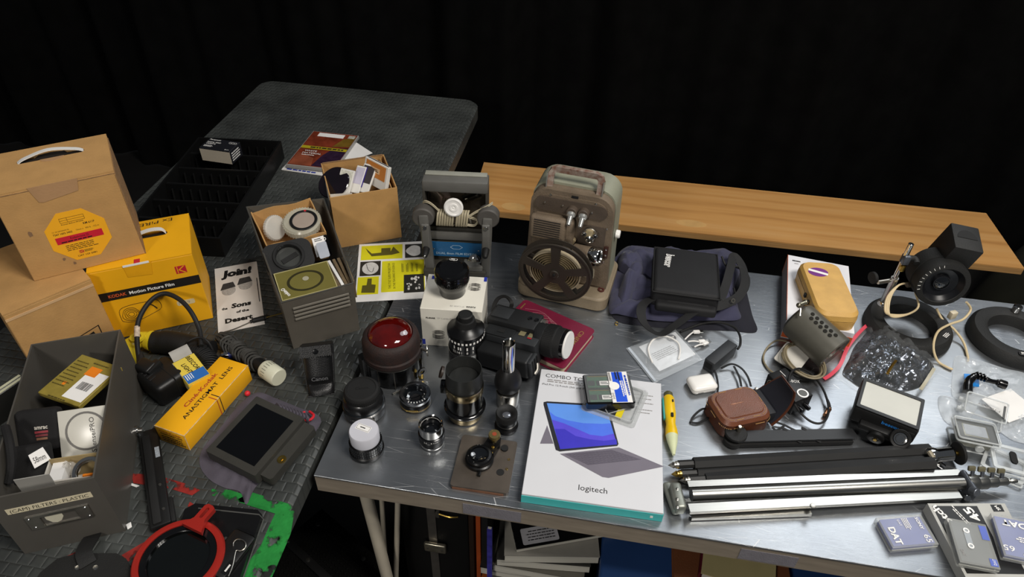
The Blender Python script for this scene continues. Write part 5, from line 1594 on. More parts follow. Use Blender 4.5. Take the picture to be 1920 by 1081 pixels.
# lens with frosted cap
t = lens('frosted_cap_lens', 'black knurled lens under a frosted white plastic cap', 'lens', -0.2764, 0.8614, k=1.03, kz=1.03)
B().lathe([(0, 0), (0.0320, 0), (0.0330, 0.002), (0.0330, 0.008), (0.0305, 0.010), (0.0305, 0.030), (0.028, 0.033)], 48).put('barrel', ANOD, t)
b = B()
for k in range(3):
    for j in range(44):
        a = 2 * math.pi * j / 44
        b.box(0.0012, 0.0026, 0.0055, (0.0306 * math.cos(a), 0.0306 * math.sin(a), 0.0145 + 0.0068 * k), (0, 0, math.degrees(a)))
b.put('knurling', GLOSSB, t, kind='stuff')
B().lathe([(0.0265, 0.030), (0.0275, 0.030), (0.0278, 0.056), (0.0262, 0.0585), (0, 0.0585)], 48).put('frosted_cap', mat('frosted white cap', '#c3c3cb', 0.4, var=0.03, alpha=0.93), t)
mm = X((-0.001, 0.004, 0.0587), (0, 0, -22))
decal(t, 'paper_label', rect(-0.0145, -0.007, 0.0145, 0.007), WHITEP, mm)
B().prism(rect(-0.013, -0.0055, 0.013, 0.0055), 0.0004, 0.0006, mm, holes=[rect(-0.0126, -0.0051, 0.0126, 0.0051)]).put('label_frame', INK, t)
lines(t, 'label_print', 0.013, 0.003, 1, mm @ X((0, 0, 0.0003)), th=0.35)

# lens board
c0, rz, w, d = flat((846, 908), (956, 924), (865, 812), 0.012)
t = thing('lens_board', 'square brown lens board with black shutter and brass knob', 'lens board', (c0.x, c0.y, T), rz)
BOARD = mat('brown fibre board', '#4b443d', 0.45, 0.2, var=0.2, vs=25)
B().prism(rrect(w, d, 0.006, 4), 0.0002, 0.010).put('board', BOARD, t)
B().prism(rect(-w * .46, -d / 2 - 0.001, w * .42, -d / 2 + 0.003), 0.0002, 0.006).put('worn_edge', mat('red brown edge', '#6a4630', 0.6, var=0.3), t)
ti = M.Translation((c0.x, c0.y, T)) @ M.Rotation(math.radians(rz), 4, 'Z')
ti = ti.inverted()
q = ti @ at(899, 855, 0.024)
B().lathe([(0.020, 0.010), (0.0265, 0.010), (0.0275, 0.013), (0.0275, 0.018), (0.0245, 0.020), (0.0255, 0.023), (0.0255, 0.028), (0.023, 0.031), (0.018, 0.032), (0.016, 0.028)], 48, X((q.x, q.y, 0))).put('shutter_body', ANOD, t)
B().lathe([(0.0165, 0.030), (0.0165, 0.034), (0.0185, 0.034), (0.019, 0.030)], 40, X((q.x, q.y, 0))).put('lens_rim', GLOSSB, t)
B().lathe([(0.0165, 0.029), (0.011, 0.0265), (0, 0.0255)], 32, X((q.x, q.y, 0))).put('glass', GLASS, t)
for a in (95, 110, 200, 250, 330):
    B().lathe([(0.0014, 0), (0.001, 0.0008), (0, 0.001)], 8, X((q.x + 0.0215 * math.cos(math.radians(a)), q.y + 0.0215 * math.sin(math.radians(a)), 0.0315))).put('screw', STEEL, t)
q2 = ti @ at(927, 826, 0.024)
B().prism([(q.x - 0.004 + 0.006, q.y + 0.026), (q.x + 0.026, q.y + 0.008), (q2.x + 0.012, q2.y - 0.006), (q2.x + 0.012, q2.y + 0.008), (q2.x, q2.y + 0.014), (q2.x - 0.012, q2.y + 0.008)], 0.012, 0.026).put('shutter_arm', ANOD, t)
B().lathe([(0, 0.026), (0.006, 0.026), (0.0065, 0.034), (0.008, 0.036), (0.0115, 0.038), (0.0120, 0.042), (0.0110, 0.0455), (0, 0.0455)], 32, X((q2.x, q2.y, 0))).put('brass_knob', mat('old brass', '#9a8a5c', 0.35, 0.9, var=0.1), t)
decal(t, 'knob_mark', circ(0.0045, 16, q2.x, q2.y), mat('dull red paint', '#8a3a20', 0.5), X((0, 0, 0.0456)))
for px, py in ((924, 836), (921, 847)):
    q3 = ti @ at(px, py, 0.030)
    B().lathe([(0.0032, 0.025), (0.0032, 0.028), (0, 0.0288)], 14, X((q3.x, q3.y, 0))).put('brass_screw', BRASS, t)
for px, py, r_, hh in ((946, 841, 0.0072, 0.004), (938, 885, 0.0075, 0.0006)):
    q3 = ti @ at(px, py, 0.010)
    B().cyl(r_, hh, (q3.x, q3.y, 0.0101)).put('board_plug', BLACKM, t)
for px, py in ((954, 861), (950, 879)):
    q3 = ti @ at(px, py, 0.010)
    B().ring(0.0014, 0.0026, 0.0006, (q3.x, q3.y, 0.0101), seg=14).put('screw_hole', BRASS, t)
q3 = ti @ at(899, 886, 0.012)
B().box(0.006, 0.016, 0.006, (q3.x, q3.y, 0.0131), bev=0.001).put('cable_socket', ANOD, t)

# ================================================================ film editor
t = thing('film_editor', 'grey dual 8mm film editor with wound cord and two rewind arms', 'film editor', (-0.147, 1.402, T), -2.0)
EDG = mat('editor grey', '#5c5b57', 0.5, var=0.10, bump=0.2, bs=700)
EDD = mat('editor dark grey', '#37352f', 0.55, var=0.12, bump=0.2, bs=600)
B().box(0.160, 0.110, 0.022, (0, 0.055, 0.011), bev=0.004).put('base', EDD, t)
B().box(0.150, 0.060, 0.060, (0, 0.075, 0.052), bev=0.003).put('lower_body', EDD, t)
B().box(0.158, 0.046, 0.030, (0.002, 0.070, 0.240), bev=0.004).put('hood', EDG, t)
B().box(0.150, 0.018, 0.003, (0.002, 0.084, 0.2565), bev=0.001).put('hood_lid', mat('lid grey', '#8a8a80', 0.5), t)
for s_ in (-1, 1):
    B().box(0.006, 0.046, 0.150, (0.002 + 0.076 * s_, 0.070, 0.155), bev=0.002).put('side_panel', EDD, t)
B().box(0.146, 0.004, 0.150, (0.002, 0.090, 0.155)).put('back_panel', mat('editor screen back', '#1d1a16', 0.3), t)
B().sheet(lambda u, v: V((-0.070 + 0.144 * u, 0.086 - 0.024 * (1 - v), 0.110 + 0.115 * v)), 6, 4, 0.001).put('mirror', mat('editor mirror', '#6f665a', 0.12, 0.9, var=0.25, vs=14), t)
B().box(0.146, 0.008, 0.024, (0.002, 0.046, 0.100), bev=0.003).put('cross_bar', EDG, t)
B().box(0.146, 0.006, 0.010, (0.002, 0.050, 0.117), bev=0.002).put('cross_rail', EDD, t)
EBL = mat('editor blue', '#17527f', 0.4, var=0.05)
B().prism([(-0.064, 0.0), (0.064, 0.0), (0.070, 0.044), (-0.070, 0.044)], 0, 0.002, X((0.002, 0.040, 0.040), (90, 0, 0))).put('name_plate', EBL, t)
mm = X((0.002, 0.0378, 0.040), FR)
txt(t, 'DUAL 8mm FILM EDITOR', mat('pale blue print', '#9fb6c6', 0.5), mm @ X((0, 0.010, 0)), 0.007, 0.104, bold=0.01)
B().prism([(0.016 * math.cos(a), 0.030 + 0.007 * math.sin(a)) for a in [k * math.pi / 3 for k in range(6)]], 0.0001, 0.0005, mm, holes=[[(0.0145 * math.cos(a), 0.030 + 0.0062 * math.sin(a)) for a in [k * math.pi / 3 for k in range(6)]]]).put('maker_mark', MATS['pale blue print'], t)
for x, y in ((-0.058, 0.022), (0.056, 0.022)):
    B().lathe([(0.002, 0), (0, 0.001)], 10, mm @ X((x, y, 0.0002))).put('screw', ALU, t)
for sx, top_, tilt in ((-0.068, 0.166, -3), (0.080, 0.172, 2)):
    B().box(0.024, 0.016, 0.180, (sx, 0.018, 0.090), (0, tilt, 0), bev=0.004).put('rewind_arm', EDG, t)
    B().cyl(0.027, 0.028, (sx + (0.004 if sx > 0 else -0.006), 0.042, top_ + 0.004), (90, 0, 0), seg=36, bev=0.003).put('roller', mat('roller grey', '#4d4a46', 0.6, bump=0.2), t)
    B().cyl(0.006, 0.014, (sx, 0.010, top_ - 0.012), (90, 0, 0), bev=0.001).put('spindle', CHROME, t)
    B().box(0.020, 0.008, 0.078, (sx, 0.002, top_ - 0.042), bev=0.0035, seg=3).put('crank', EDG, t)
    B().lathe([(0, 0), (0.009, 0), (0.0085, 0.014), (0.006, 0.026), (0.004, 0.028), (0, 0.028)], 20, X((sx, -0.001, top_ - 0.076), (98, 0, 0))).put('crank_knob', RUBBER, t)
B().lathe([(0.003, 0), (0.0022, 0.0012), (0, 0.0014)], 12, X((-0.068, -0.029, 0.088), (98, 0, 0))).put('knob_screw', ALU, t)
q0 = X((0.000, 0.032, 0.196), (78, 0, 0))
B().lathe([(0, 0), (0.022, 0), (0.0235, 0.002), (0.0235, 0.006), (0.020, 0.008), (0.017, 0.0065), (0.011, 0.0065), (0.010, 0.008), (0.006, 0.008), (0.005, 0.0065), (0.002, 0.0065), (0, 0.009)], 36, q0).put('white_knob', WHITEPL, t)
EC = mat('ivory lamp cord', '#b3a98f', 0.5, var=0.06)
b = B()
for k in range(12):
    x = -0.038 + 0.0062 * k + (0.004 if k > 6 else 0)
    for dx in (0, 0.0024):
        b.tube([V((x + dx, 0.040, 0.196 - 0.014)), V((x - 0.002 + dx, 0.028, 0.190 - 0.014)), V((x - 0.004 + dx, 0.026, 0.172 - 0.014)), V((x - 0.006 + dx, 0.030, 0.155 - 0.014)), V((x - 0.004 + dx, 0.042, 0.150 - 0.014))], 0.0013, 6, 4)
b.put('wound_cord', EC, t, kind='stuff')
for dz in (0, 0.004):
    B().tube([V((-0.078, 0.050, 0.196 + dz - 0.014)), V((-0.072, 0.040, 0.214 + dz - 0.014)), V((-0.056, 0.034, 0.213 + dz - 0.014)), V((-0.036, 0.030, 0.196 + dz - 0.014))], 0.0014, 6).put('cord_end', EC, t)
    B().tube([V((0.034, 0.028, 0.182 + dz - 0.014)), V((0.052, 0.030, 0.196 + dz - 0.014)), V((0.080, 0.030, 0.214 + dz - 0.014)), V((0.094, 0.036, 0.222 + dz - 0.014))], 0.0014, 6).put('cord_end', EC, t)
    B().tube([V((0.030, 0.028, 0.160 + dz - 0.014)), V((0.050, 0.030, 0.158 + dz - 0.014)), V((0.056, 0.032, 0.172 + dz - 0.014)), V((0.036, 0.032, 0.180 + dz - 0.014))], 0.0014, 6).put('cord_end', EC, t)
for x, r_ in ((-0.022, 22), (0.006, 2), (0.036, -14)):
    B().box(0.004, 0.002, 0.036, (x, 0.064, 0.136), (0, r_, 0)).put('film_guide', mat('guide white', '#b9b2a4', 0.5), t)
B().box(0.042, 0.004, 0.030, (0.040, 0.068, 0.206), (30, -28, 0)).put('lamp_reflector', mat('bright mirror', '#c9c8c0', 0.06, 1.0), t)
B().lathe([(0, 0), (0.016, 0), (0.016, 0.006), (0.010, 0.010), (0, 0.010)], 20, X((0.048, 0.034, 0.036), (70, 0, 0))).put('splicer_wheel', CHROME, t)
B().box(0.050, 0.036, 0.014, (0.046, 0.020, 0.029), bev=0.003).put('splicer_block', EDG, t)

# ================================================================ projector
t = thing('film_projector', 'brown crackle-finish 8mm film projector with carry handle and reel', 'projector', (0.1175, 1.313, T), -16.2)
CRK = mat('brown crackle paint', '#6b5d4d', 0.62, var=0.14, vs=30, bump=0.5, bs=420)
CRKD = mat('dark brown panel', '#4d4238', 0.6, var=0.12, vs=30, bump=0.3, bs=420)
PALE = mat('pale grey green enamel', '#858675', 0.5, var=0.10, vs=14, bump=0.15, bs=200)
SAND = mat('sandy base enamel', '#7d705c', 0.55, var=0.14, vs=18, bump=0.3, bs=350)
B().prism(rrect(0.226, 0.175, 0.026, 6, 0, 0.0875), 0.004, 0.034).put('base', SAND, t)
B().prism(rrect(0.220, 0.169, 0.024, 6, 0, 0.0875), 0.0342, 0.0375, top=rrect(0.214, 0.163, 0.022, 6, 0, 0.0875)).put('base_rim', SAND, t)
for x in (-0.085, 0.085):
    for y in (0.025, 0.150):
        B().cyl(0.010, 0.004, (x, y, 0)).put('foot', RUBBER, t)
def pview(w0, w1, z0, z1, r):
    pts = [(w0 / 2, z0)]
    for k in range(7):
        a = math.radians(15 * k)
        pts.append((w1 / 2 - r + r * math.cos(a), z1 - r + r * math.sin(a)))
    for k in range(7):
        a = math.radians(90 + 15 * k)
        pts.append((-w1 / 2 + r + r * math.cos(a), z1 - r + r * math.sin(a)))
    pts.append((-w0 / 2, z0))
    return pts
PH = 0.292
mfp = X((0, 0, 0), FR)
B().prism(pview(0.204, 0.192, 0.0378, PH, 0.040), -0.072, -0.046, mfp).put('front_frame', CRK, t)
B().prism(pview(0.206, 0.196, 0.0378, PH + 0.006, 0.044), -0.150, -0.0722, mfp, top=None).put('rear_case', PALE, t)
B().prism(pview(0.180, 0.172, 0.044, PH - 0.012, 0.032), -0.046, -0.0440, mfp).put('front_panel', CRK, t)
# raised top band
B().prism(rrect(0.168, 0.036, 0.017, 6, 0.0, 0.256), -0.0440, -0.040, mfp).put('top_band', CRKD, t)
B().box(0.015, 0.003, 0.0055, (0.006, 0.0452, 0.2835)).put('latch_slot', BLACKM, t)
for x, z in ((-0.062, 0.258), (-0.020, 0.258), (0.048, 0.254), (-0.05, 0.279), (0.055, 0.276), (0.086, 0.215), (0.088, 0.120)):
    B().lathe([(0.0030, 0), (0.0026, 0.001), (0, 0.0014)], 10, X((x, 0.0395 if 0.24 < z < 0.27 else 0.0438, z), (90, 0, 0))).put('screw', STEEL, t)
for x in (0.004, 0.031):
    B().cyl(0.0125, 0.016, (x, 0.042, 0.252), (90, 0, 0), bev=0.001).put('knob_mount', CRKD, t)
    B().lathe([(0, 0), (0.0100, 0), (0.0100, 0.006), (0.0085, 0.008), (0.0060, 0.009), (0.0050, 0.024), (0.0042, 0.030), (0, 0.030)], 24, X((x, 0.028, 0.250), (118, 0, 0))).put('reel_spindle', mat('white metal', '#c9cac6', 0.25, 0.7), t)
# lamp house with grille
B().box(0.100, 0.030, 0.090, (-0.036, 0.031, 0.188), bev=0.010, seg=3).put('lamp_house', CRK, t)
B().box(0.084, 0.022, 0.060, (-0.044, 0.010, 0.212), (-6, 0, 0), bev=0.008, seg=3).put('lamp_hood', CRK, t)
for k in range(8):
    B().box(0.062, 0.004, 0.0022, (-0.044, 0.0000 + 0.105 * (-0.0165 + 0.0056 * k), 0.1955 + 0.0056 * k), (-6, 0, 0)).put('grille_slot', mat('grille dark', '#211c17', 0.8), t)
# mechanism plate
B().prism(rrect(0.066, 0.108, 0.006, 3, 0.052, 0.164), -0.0440, -0.0420, mfp).put('gate_plate', CRKD, t)
B().cyl(0.017, 0.008, (0.050, 0.0420, 0.198), (90, 0, 0), bev=0.001).put('sprocket_base', STEEL, t)
B().box(0.016, 0.010, 0.018, (0.050, 0.032, 0.203), bev=0.001).put('film_gate', mat('pale tan metal', '#b5a583', 0.4, 0.5), t)
for x, z, r_ in ((0.038, 0.204, 0.0062), (0.064, 0.203, 0.0062), (0.052, 0.190, 0.0100)):
    B().lathe([(0, 0), (r_, 0), (r_, 0.010), (r_ * .7, 0.012), (r_ * .6, 0.010), (r_ * .3, 0.010), (r_ * .25, 0.014), (0, 0.014)], 24, X((x, 0.034, z), (90, 0, 0))).put('roller', CHROME, t)
# lens barrel pointing to the right
B().cyl(0.0185, 0.040, (0.020, 0.022, 0.152), (0, 82, -12), bev=0.001).put('lens_mount', CRK, t)
B().lathe([(0, 0), (0.0175, 0), (0.0180, 0.002), (0.0180, 0.010), (0.0165, 0.011), (0.0180, 0.012), (0.0180, 0.022), (0.016, 0.025), (0.014, 0.022), (0, 0.020)], 36, X((0.0585, 0.0138, 0.1574), (0, 82, -12))).put('lens_barrel', CHROME, t)
B().box(0.024, 0.012, 0.030, (0.004, 0.034, 0.168), (0, 24, 0), bev=0.003).put('lens_arm', mat('tan lever', '#8f8064', 0.5, 0.3), t)
for x, z in ((0.056, 0.126), (0.068, 0.122)):
    B().cyl(0.005, 0.016, (x, 0.040, z), (90, 0, 0), bev=0.001).put('guide_pin', CHROME, t)
B().cyl(0.006, 0.012, (-0.060, 0.042, 0.142), (90, 0, 0), bev=0.001).put('guide_pin', STEEL, t)
B().box(0.012, 0.003, 0.034, (0.090, 0.0440, 0.150), bev=0.001).put('case_latch', mat('latch brown', '#3a2018', 0.4), t)
for z in (0.142, 0.158):
    B().lathe([(0.0026, 0), (0, 0.0012)], 10, X((0.090, 0.0424, z), (90, 0, 0))).put('rivet', ALU, t)
B().cyl(0.010, 0.012, (0.101, 0.095, 0.172), (0, 90, 0), bev=0.002).put('side_knob', WHITEPL, t)
for x, y in ((-0.078, 0.024), (0.092, 0.040)):
    B().ring(0.004, 0.008, 0.003, (x, y, 0.0376)).put('case_catch', mat('rust red catch', '#4a2520', 0.4), t)
decal(t, 'printed_plate', rrect(0.040, 0.030, 0.004, 3, 0.050, 0.080), mat('pale plate', '#a39a84', 0.5), mfp, -0.0438)
lines(t, 'plate_print', 0.030, 0.022, 4, mfp @ X((0.050, 0.080, -0.0436)))
# handle
PX, PZ = 0.058, PH
HM = mat('chipped handle paint', '#8d8277', 0.5, var=0.1, vs=90, col2='#6a4a3c', bump=0.3)
hp = [V((-PX, 0.062, PZ - 0.004)), V((-PX, 0.072, PZ + 0.026)), V((-PX + 0.004, 0.076, PZ + 0.034)), V((-PX + 0.012, 0.078, PZ + 0.037)), V((PX - 0.012, 0.078, PZ + 0.037)), V((PX - 0.004, 0.076, PZ + 0.034)), V((PX, 0.072, PZ + 0.026)), V((PX, 0.062, PZ - 0.004))]
B().sweep(hp, [(-0.0075, -0.005), (0.0075, -0.005), (0.0075, 0.005), (-0.0075, 0.005)], up=V((0, 1, 0.1))).put('carry_handle', HM, t)
for s_ in (-1, 1):
    B().box(0.0022, 0.016, 0.034, (s_ * (PX + 0.0065), 0.066, PZ + 0.012), (-18, 0, 0)).put('handle_plate', STEEL, t)
# reel
RC = X((-0.012, -0.018, 0.1165), (94, 0, 0))
REELM = mat('dark reel plastic', '#332e28', 0.45, var=0.1)
R0 = 0.0875
def sector(a0, a1, ri, ro, n=7):
    out = [(ro * math.cos(a0 + (a1 - a0) * k / n), ro * math.sin(a0 + (a1 - a0) * k / n)) for k in range(n + 1)]
    inn_ = [(ri * math.cos(a1 + (a0 - a1) * k / 3), ri * math.sin(a1 + (a0 - a1) * k / 3)) for k in range(4)]
    return out + inn_
rl = []
for k in range(5):
    c_ = math.radians(90 + 36 + 72 * k)
    hw_o, hw_i = math.radians(27), math.radians(18)
    out = [(0.076 * math.cos(c_ - hw_o + 2 * hw_o * j / 8), 0.076 * math.sin(c_ - hw_o + 2 * hw_o * j / 8)) for j in range(9)]
    inn_ = [(0.030 * math.cos(c_ + hw_i - 2 * hw_i * j / 3), 0.030 * math.sin(c_ + hw_i - 2 * hw_i * j / 3)) for j in range(4)]
    rl.append(out + inn_)
rl.append(circ(0.004, 10))
rel = B().prism(circ(R0, 64), 0.010, 0.0122, RC, holes=rl).put('reel', REELM, t)
B().prism(circ(R0, 64), -0.008, -0.006, RC, holes=rl[:-1]).put('reel_back', REELM, rel)
B().lathe([(0.0845, 0.0122), (R0, 0.0122), (R0, 0.0140), (0.0845, 0.0140)], 64, RC).put('reel_rim', REELM, rel)
FILM = mat('wound film', '#75684f', 0.3, var=0.25, vs=60)
for k in range(7):
    r_ = 0.024 + 0.0058 * k
    B().ring(r_, r_ + 0.0024, 0.013, (0, 0, -0.0055), m=RC, seg=48).put('film_winding', FILM if k < 6 else mat('pale film', '#a3977f', 0.3), rel)
B().ring(0.003, 0.011, 0.004, (0, 0, 0.0122), m=RC, seg=24, bev=0.001).put('reel_hub', REELM, rel)
B().cyl(0.0030, 0.020, (0, 0, 0.0), m=RC).put('reel_shaft', BLACKM, rel)

# ================================================================ red book, movie camera
m0, w, h = frame3(at(948, 615, 0.020), at(1068, 686, 0.020), at(984, 561, 0.020))
p0_, p1_, p2_ = at(984, 561, 0.020), at(1117, 619, 0.020), at(1068, 688, 0.020)
xv = (p2_ - p1_)
ang_ = math.degrees(math.atan2((p1_ - p0_).y, (p1_ - p0_).x))
L_, D_ = (p1_ - p0_).length, 0.150
t = thing('red_book', 'dark red clothbound book with gold lettering, half under the movie camera', 'book', V((p0_.x, p0_.y, T)), ang_)
RB = mat('maroon leatherette', '#6f1a34', 0.4, var=0.06, bump=0.2, bs=500)
PG = mat('cream page edges', '#cfc0a0', 0.8, var=0.12, stretch=(1, 1, 60), vs=20)
def rb(z0, z1, k=0.0):
    return rrect(L_ + k, D_ + k, 0.010 + k / 2, 4, L_ / 2, -D_ / 2)
B().prism(rb(0, 0), 0.0003, 0.0028).put('back_cover', RB, t)
B().prism(rb(0, 0), 0.0190, 0.0215).put('front_cover', RB, t)
B().prism(rb(0, 0, -0.008), 0.0029, 0.0189).put('pages', PG, t)
B().box(0.0028, D_ - 0.02, 0.020, (0.0012, -D_ / 2, 0.0110)).put('spine', RB, t)
GOLDI = mat('gold blocking', '#b7935a', 0.35, 0.6)
txt(t, 'CINEMA', GOLDI, X((L_ - 0.022, -0.052, 0.0216), (0, 0, -90)), 0.011, 0.060, bold=0.01)
txt(t, 'AMER', GOLDI, X((L_ - 0.044, -0.094, 0.0216), (0, 0, -90)), 0.011, 0.036, bold=0.01)
lines(t, 'small_print', 0.026, 0.004, 1, X((0.010, -0.022, 0.0216), (0, 0, 90)), GOLDI, th=0.4)
PINK = mat('pale rose line', '#b5767f', 0.4)
for k in range(6):
    pts = [V((0.020 + 0.008 * k, -0.030 - 0.012 * k, 0.0219)), V((0.050 + 0.010 * k, -0.018 - 0.004 * k, 0.0219)), V((0.080 + 0.009 * k, -0.024 - 0.004 * k, 0.0219)), V((0.105 + 0.005 * k, -0.050 - 0.004 * k, 0.0219)), V((0.100 + 0.003 * k, -0.075 - 0.004 * k, 0.0219))]
    B().tube(pts, 0.0004, 4, 4).put('cover_line', PINK, t)

ca = -25.3
t = thing('movie_camera', 'black super 8 movie camera with white-capped zoom lens lying down', 'camera', at(968, 640, 0.04) - V((0, 0, 0.030)), rot=(0, -7, ca))
CB = mat('camera black', '#1b1c1d', 0.45, var=0.1, bump=0.25, bs=900)
CB2 = mat('camera dark grey', '#26282a', 0.5, var=0.08, bump=0.25, bs=1200)
B().box(0.118, 0.056, 0.076, (-0.010, 0.030, 0.038), bev=0.004).put('upper_body', CB, t)
B().box(0.142, 0.034, 0.062, (-0.004, -0.016, 0.031), bev=0.004).put('mid_body', CB2, t)
B().box(0.124, 0.040, 0.048, (0.004, -0.054, 0.024), bev=0.006, seg=3).put('grip', CB, t)
B().box(0.044, 0.036, 0.004, (-0.040, 0.030, 0.0775), bev=0.001).put('film_door', CB2, t)
B().box(0.070, 0.030, 0.003, (-0.026, -0.016, 0.0632), bev=0.001).put('side_plate', CB, t)
for k in range(12):
    B().box(0.066, 0.0010, 0.0008, (-0.026, -0.030 + 0.0025 * k, 0.0650)).put('grip_line', CB2, t)
B().box(0.016, 0.012, 0.001, (-0.022, -0.014, 0.0661)).put('logo_inset', BLACKM, t)
for x in (0.028, 0.044):
    B().lathe([(0.0055, 0), (0.005, 0.002), (0.003, 0.0014), (0, 0.0014)], 20, X((x - 0.002, 0.034, 0.0762))).put('meter_port', GLASS, t)
for x, w_ in ((0.024, 0.014), (0.044, 0.010)):
    B().box(w_, 0.014, 0.0012, (x, -0.004, 0.0632)).put('brass_plate', mat('pale gold plate', '#a39a76', 0.35, 0.5), t)
decal(t, 'red_mark', rect(0.040, -0.0145, 0.050, -0.0115), REDINK, X((0, 0, 0.0630)))
ml = X((0.049, 0.020, 0.040), (0, 90, 0))
B().lathe([(0, 0), (0.034, 0), (0.035, 0.004), (0.035, 0.020), (0.033, 0.022)], 44, ml).put('lens_base', CB, t)
B().lathe([(0.033, 0.020), (0.0365, 0.022), (0.0365, 0.046), (0.034, 0.048), (0.034, 0.062), (0.032, 0.064)], 44, ml).put('zoom_ring', RUBBER, t)
B().lathe([(0.0322, 0.062), (0.0335, 0.063), (0.0335, 0.070), (0.0320, 0.0705)], 44, ml).put('front_rim', GLOSSB, t)
B().lathe([(0.031, 0.0700), (0.031, 0.0730), (0.030, 0.0740), (0, 0.0740)], 44, ml).put('lens_cap', WHITEPL, t)
b = B()
for k in range(60):
    a = 2 * math.pi * k / 60
    b.box(0.0012, 0.0020, 0.020, (0.0367 * math.cos(a), 0.0367 * math.sin(a), 0.034), (0, 0, math.degrees(a)), m=ml)
b.put('zoom_ribs', RUBBER, t, kind='stuff')
B().cyl(0.012, 0.012, (0.046, 0.046, 0.058), (0, 90, 0), bev=0.001).put('viewfinder_glass', mat('finder chrome', '#b9b5ab', 0.1, 0.9), t)
B().box(0.012, 0.038, 0.046, (0.068, -0.052, 0.024), bev=0.004).put('battery_cap', CB2, t)
for k in range(3):
    B().box(0.014, 0.003, 0.040, (0.0695, -0.062 + 0.010 * k, 0.026)).put('cap_rib', CB, t)
B().tube([V((0.076, -0.060, 0.010)), V((0.080, -0.052, 0.018)), V((0.077, -0.044, 0.028))], 0.004, 8).put('trigger', STEEL, t)
B().strap([V((-0.068, 0.040, 0.050)), V((-0.078, 0.050, 0.060)), V((-0.080, 0.078, 0.070)), V((-0.070, 0.098, 0.066)), V((-0.056, 0.100, 0.050)), V((-0.058, 0.086, 0.036)), V((-0.074, 0.050, 0.034)), V((-0.080, 0.000, 0.030)), V((-0.082, -0.040, 0.020)), V((-0.076, -0.060, 0.014))], 0.009, 0.003).put('wrist_strap', RUBBER, t)

# ================================================================ tablet keyboard carton and memory packs
w, d, h = 0.2575, 0.317, 0.027
t = thing('keyboard_case_carton', 'white tablet keyboard case carton with teal edge', 'box', (0.176, 0.8945, T), -7.3)
B().box(w, d, h, (0, 0, h / 2), bev=0.0008, seg=1).put('body', mat('gloss white carton', '#cbccd0', 0.4, var=0.015), t)
TEAL = mat('teal card', '#3fb5b3', 0.45, var=0.03)
B().box(w + 0.0006, 0.0008, h - 0.006, (0, -d / 2 - 0.0004, h / 2 - 0.002)).put('teal_edge', TEAL, t)
B().box(0.0008, 0.012, h - 0.004, (w / 2 + 0.0004, -d / 2 + 0.006, h / 2 - 0.002)).put('teal_corner', TEAL, t)
decal(t, 'edge_mark', rect(w / 2 - 0.022, 0.009, w / 2 - 0.017, 0.015), WHITEINK, X((0, -d / 2 - 0.0008, 0), FR), 0.0001)
mt_ = X((0, 0, h))
txt(t, 'COMBO TOUCH', INK, mt_ @ X((-0.117, 0.136, 0)), 0.0105, 0.112, left=True)
lines(t, 'small_print', 0.10, 0.010, 2, mt_ @ X((-0.062, 0.127, 0)), GREYINK, seed=11)
txt(t, 'iPad Pro 12.9-inch (5th and 6th gen)', INK, mt_ @ X((-0.122, 0.113, 0)), 0.0052, 0.110, left=True)
for k, (y, w_) in enumerate(((0.118, 0.04), (0.108, 0.05), (0.096, 0.04), (0.078, 0.036), (0.070, 0.03))):
    lines(t, 'small_print', w_, 0.004, 1, mt_ @ X((0.092, y, 0)), GREYINK, seed=20 + k)
def UV(px, py):
    q = M.Rotation(math.radians(7.3), 4, 'Z') @ (at(px, py, h) - V((0.176, 0.8945, 0)))
    return (q.x, q.y)
def pic(name, pix, mt, z=0.0):
    pl = [UV(x, y) for x, y in pix]
    a_ = sum(pl[i][0] * pl[(i + 1) % len(pl)][1] - pl[(i + 1) % len(pl)][0] * pl[i][1] for i in range(len(pl)))
    decal(t, name, pl if a_ > 0 else pl[::-1], mt, mt_, z)
ZX = lambda x, y: (940 + x * 0.29595, 670 + y * 0.29595)
KG = mat('print grey fabric', '#6d6873', 0.5, var=0.05)
pic('kickstand_print', [ZX(*p) for p in ((290, 430), (330, 545), (245, 545))], KG, 0.0002)
pic('tablet_print', [ZX(*p) for p in ((268, 283), (290, 278), (675, 300), (742, 548), (735, 560), (370, 595), (345, 585), (268, 300))], mat('print dark bezel', '#26262c', 0.4), 0.0004)
pic('screen_print', [ZX(*p) for p in ((288, 290), (662, 312), (732, 552), (372, 582))], mat('print sky blue', '#5b8fe0', 0.4, var=0.05), 0.0008)
pic('wave_print', [ZX(*p) for p in ((307, 345), (340, 372), (420, 400), (520, 418), (640, 422), (693, 418), (712, 484), (640, 500), (560, 490), (480, 455), (400, 420), (320, 395))], mat('print mid blue', '#4a6fe0', 0.4), 0.0011)
pic('wave_print', [ZX(*p) for p in ((320, 395), (400, 420), (480, 455), (560, 490), (640, 500), (712, 484), (732, 552), (372, 582))], mat('print violet blue', '#5548d0', 0.4), 0.0011)
pic('wave_print', [ZX(*p) for p in ((340, 455), (400, 455), (470, 500), (560, 520), (650, 530), (728, 520), (732, 552), (372, 582))], mat('print deep blue', '#3a33b8', 0.4), 0.0014)
pic('keyboard_print', [ZX(*p) for p in ((372, 610), (745, 570), (1030, 690), (680, 762), (640, 756))], KG, 0.0004)
KK = mat('print key line', '#57525e', 0.5)
for r_ in range(6):
    for c_ in range(14):
        u0, u1 = (c_ + 0.08) / 14, (c_ + 0.92) / 14
        v0, v1 = (r_ + 0.08) / 6, (r_ + 0.92) / 6
        def kb(u, v):
            x = (400 + 150 * v) + (700 + 190 * v - 400 - 150 * v) * u
            y = (612 + 70 * v) + (585 + 62 * v - 612 - 70 * v) * u
            return ZX(x, y)
        pic('key_print', [kb(u0, v0), kb(u1, v0), kb(u1, v1), kb(u0, v1)], KK, 0.0008)
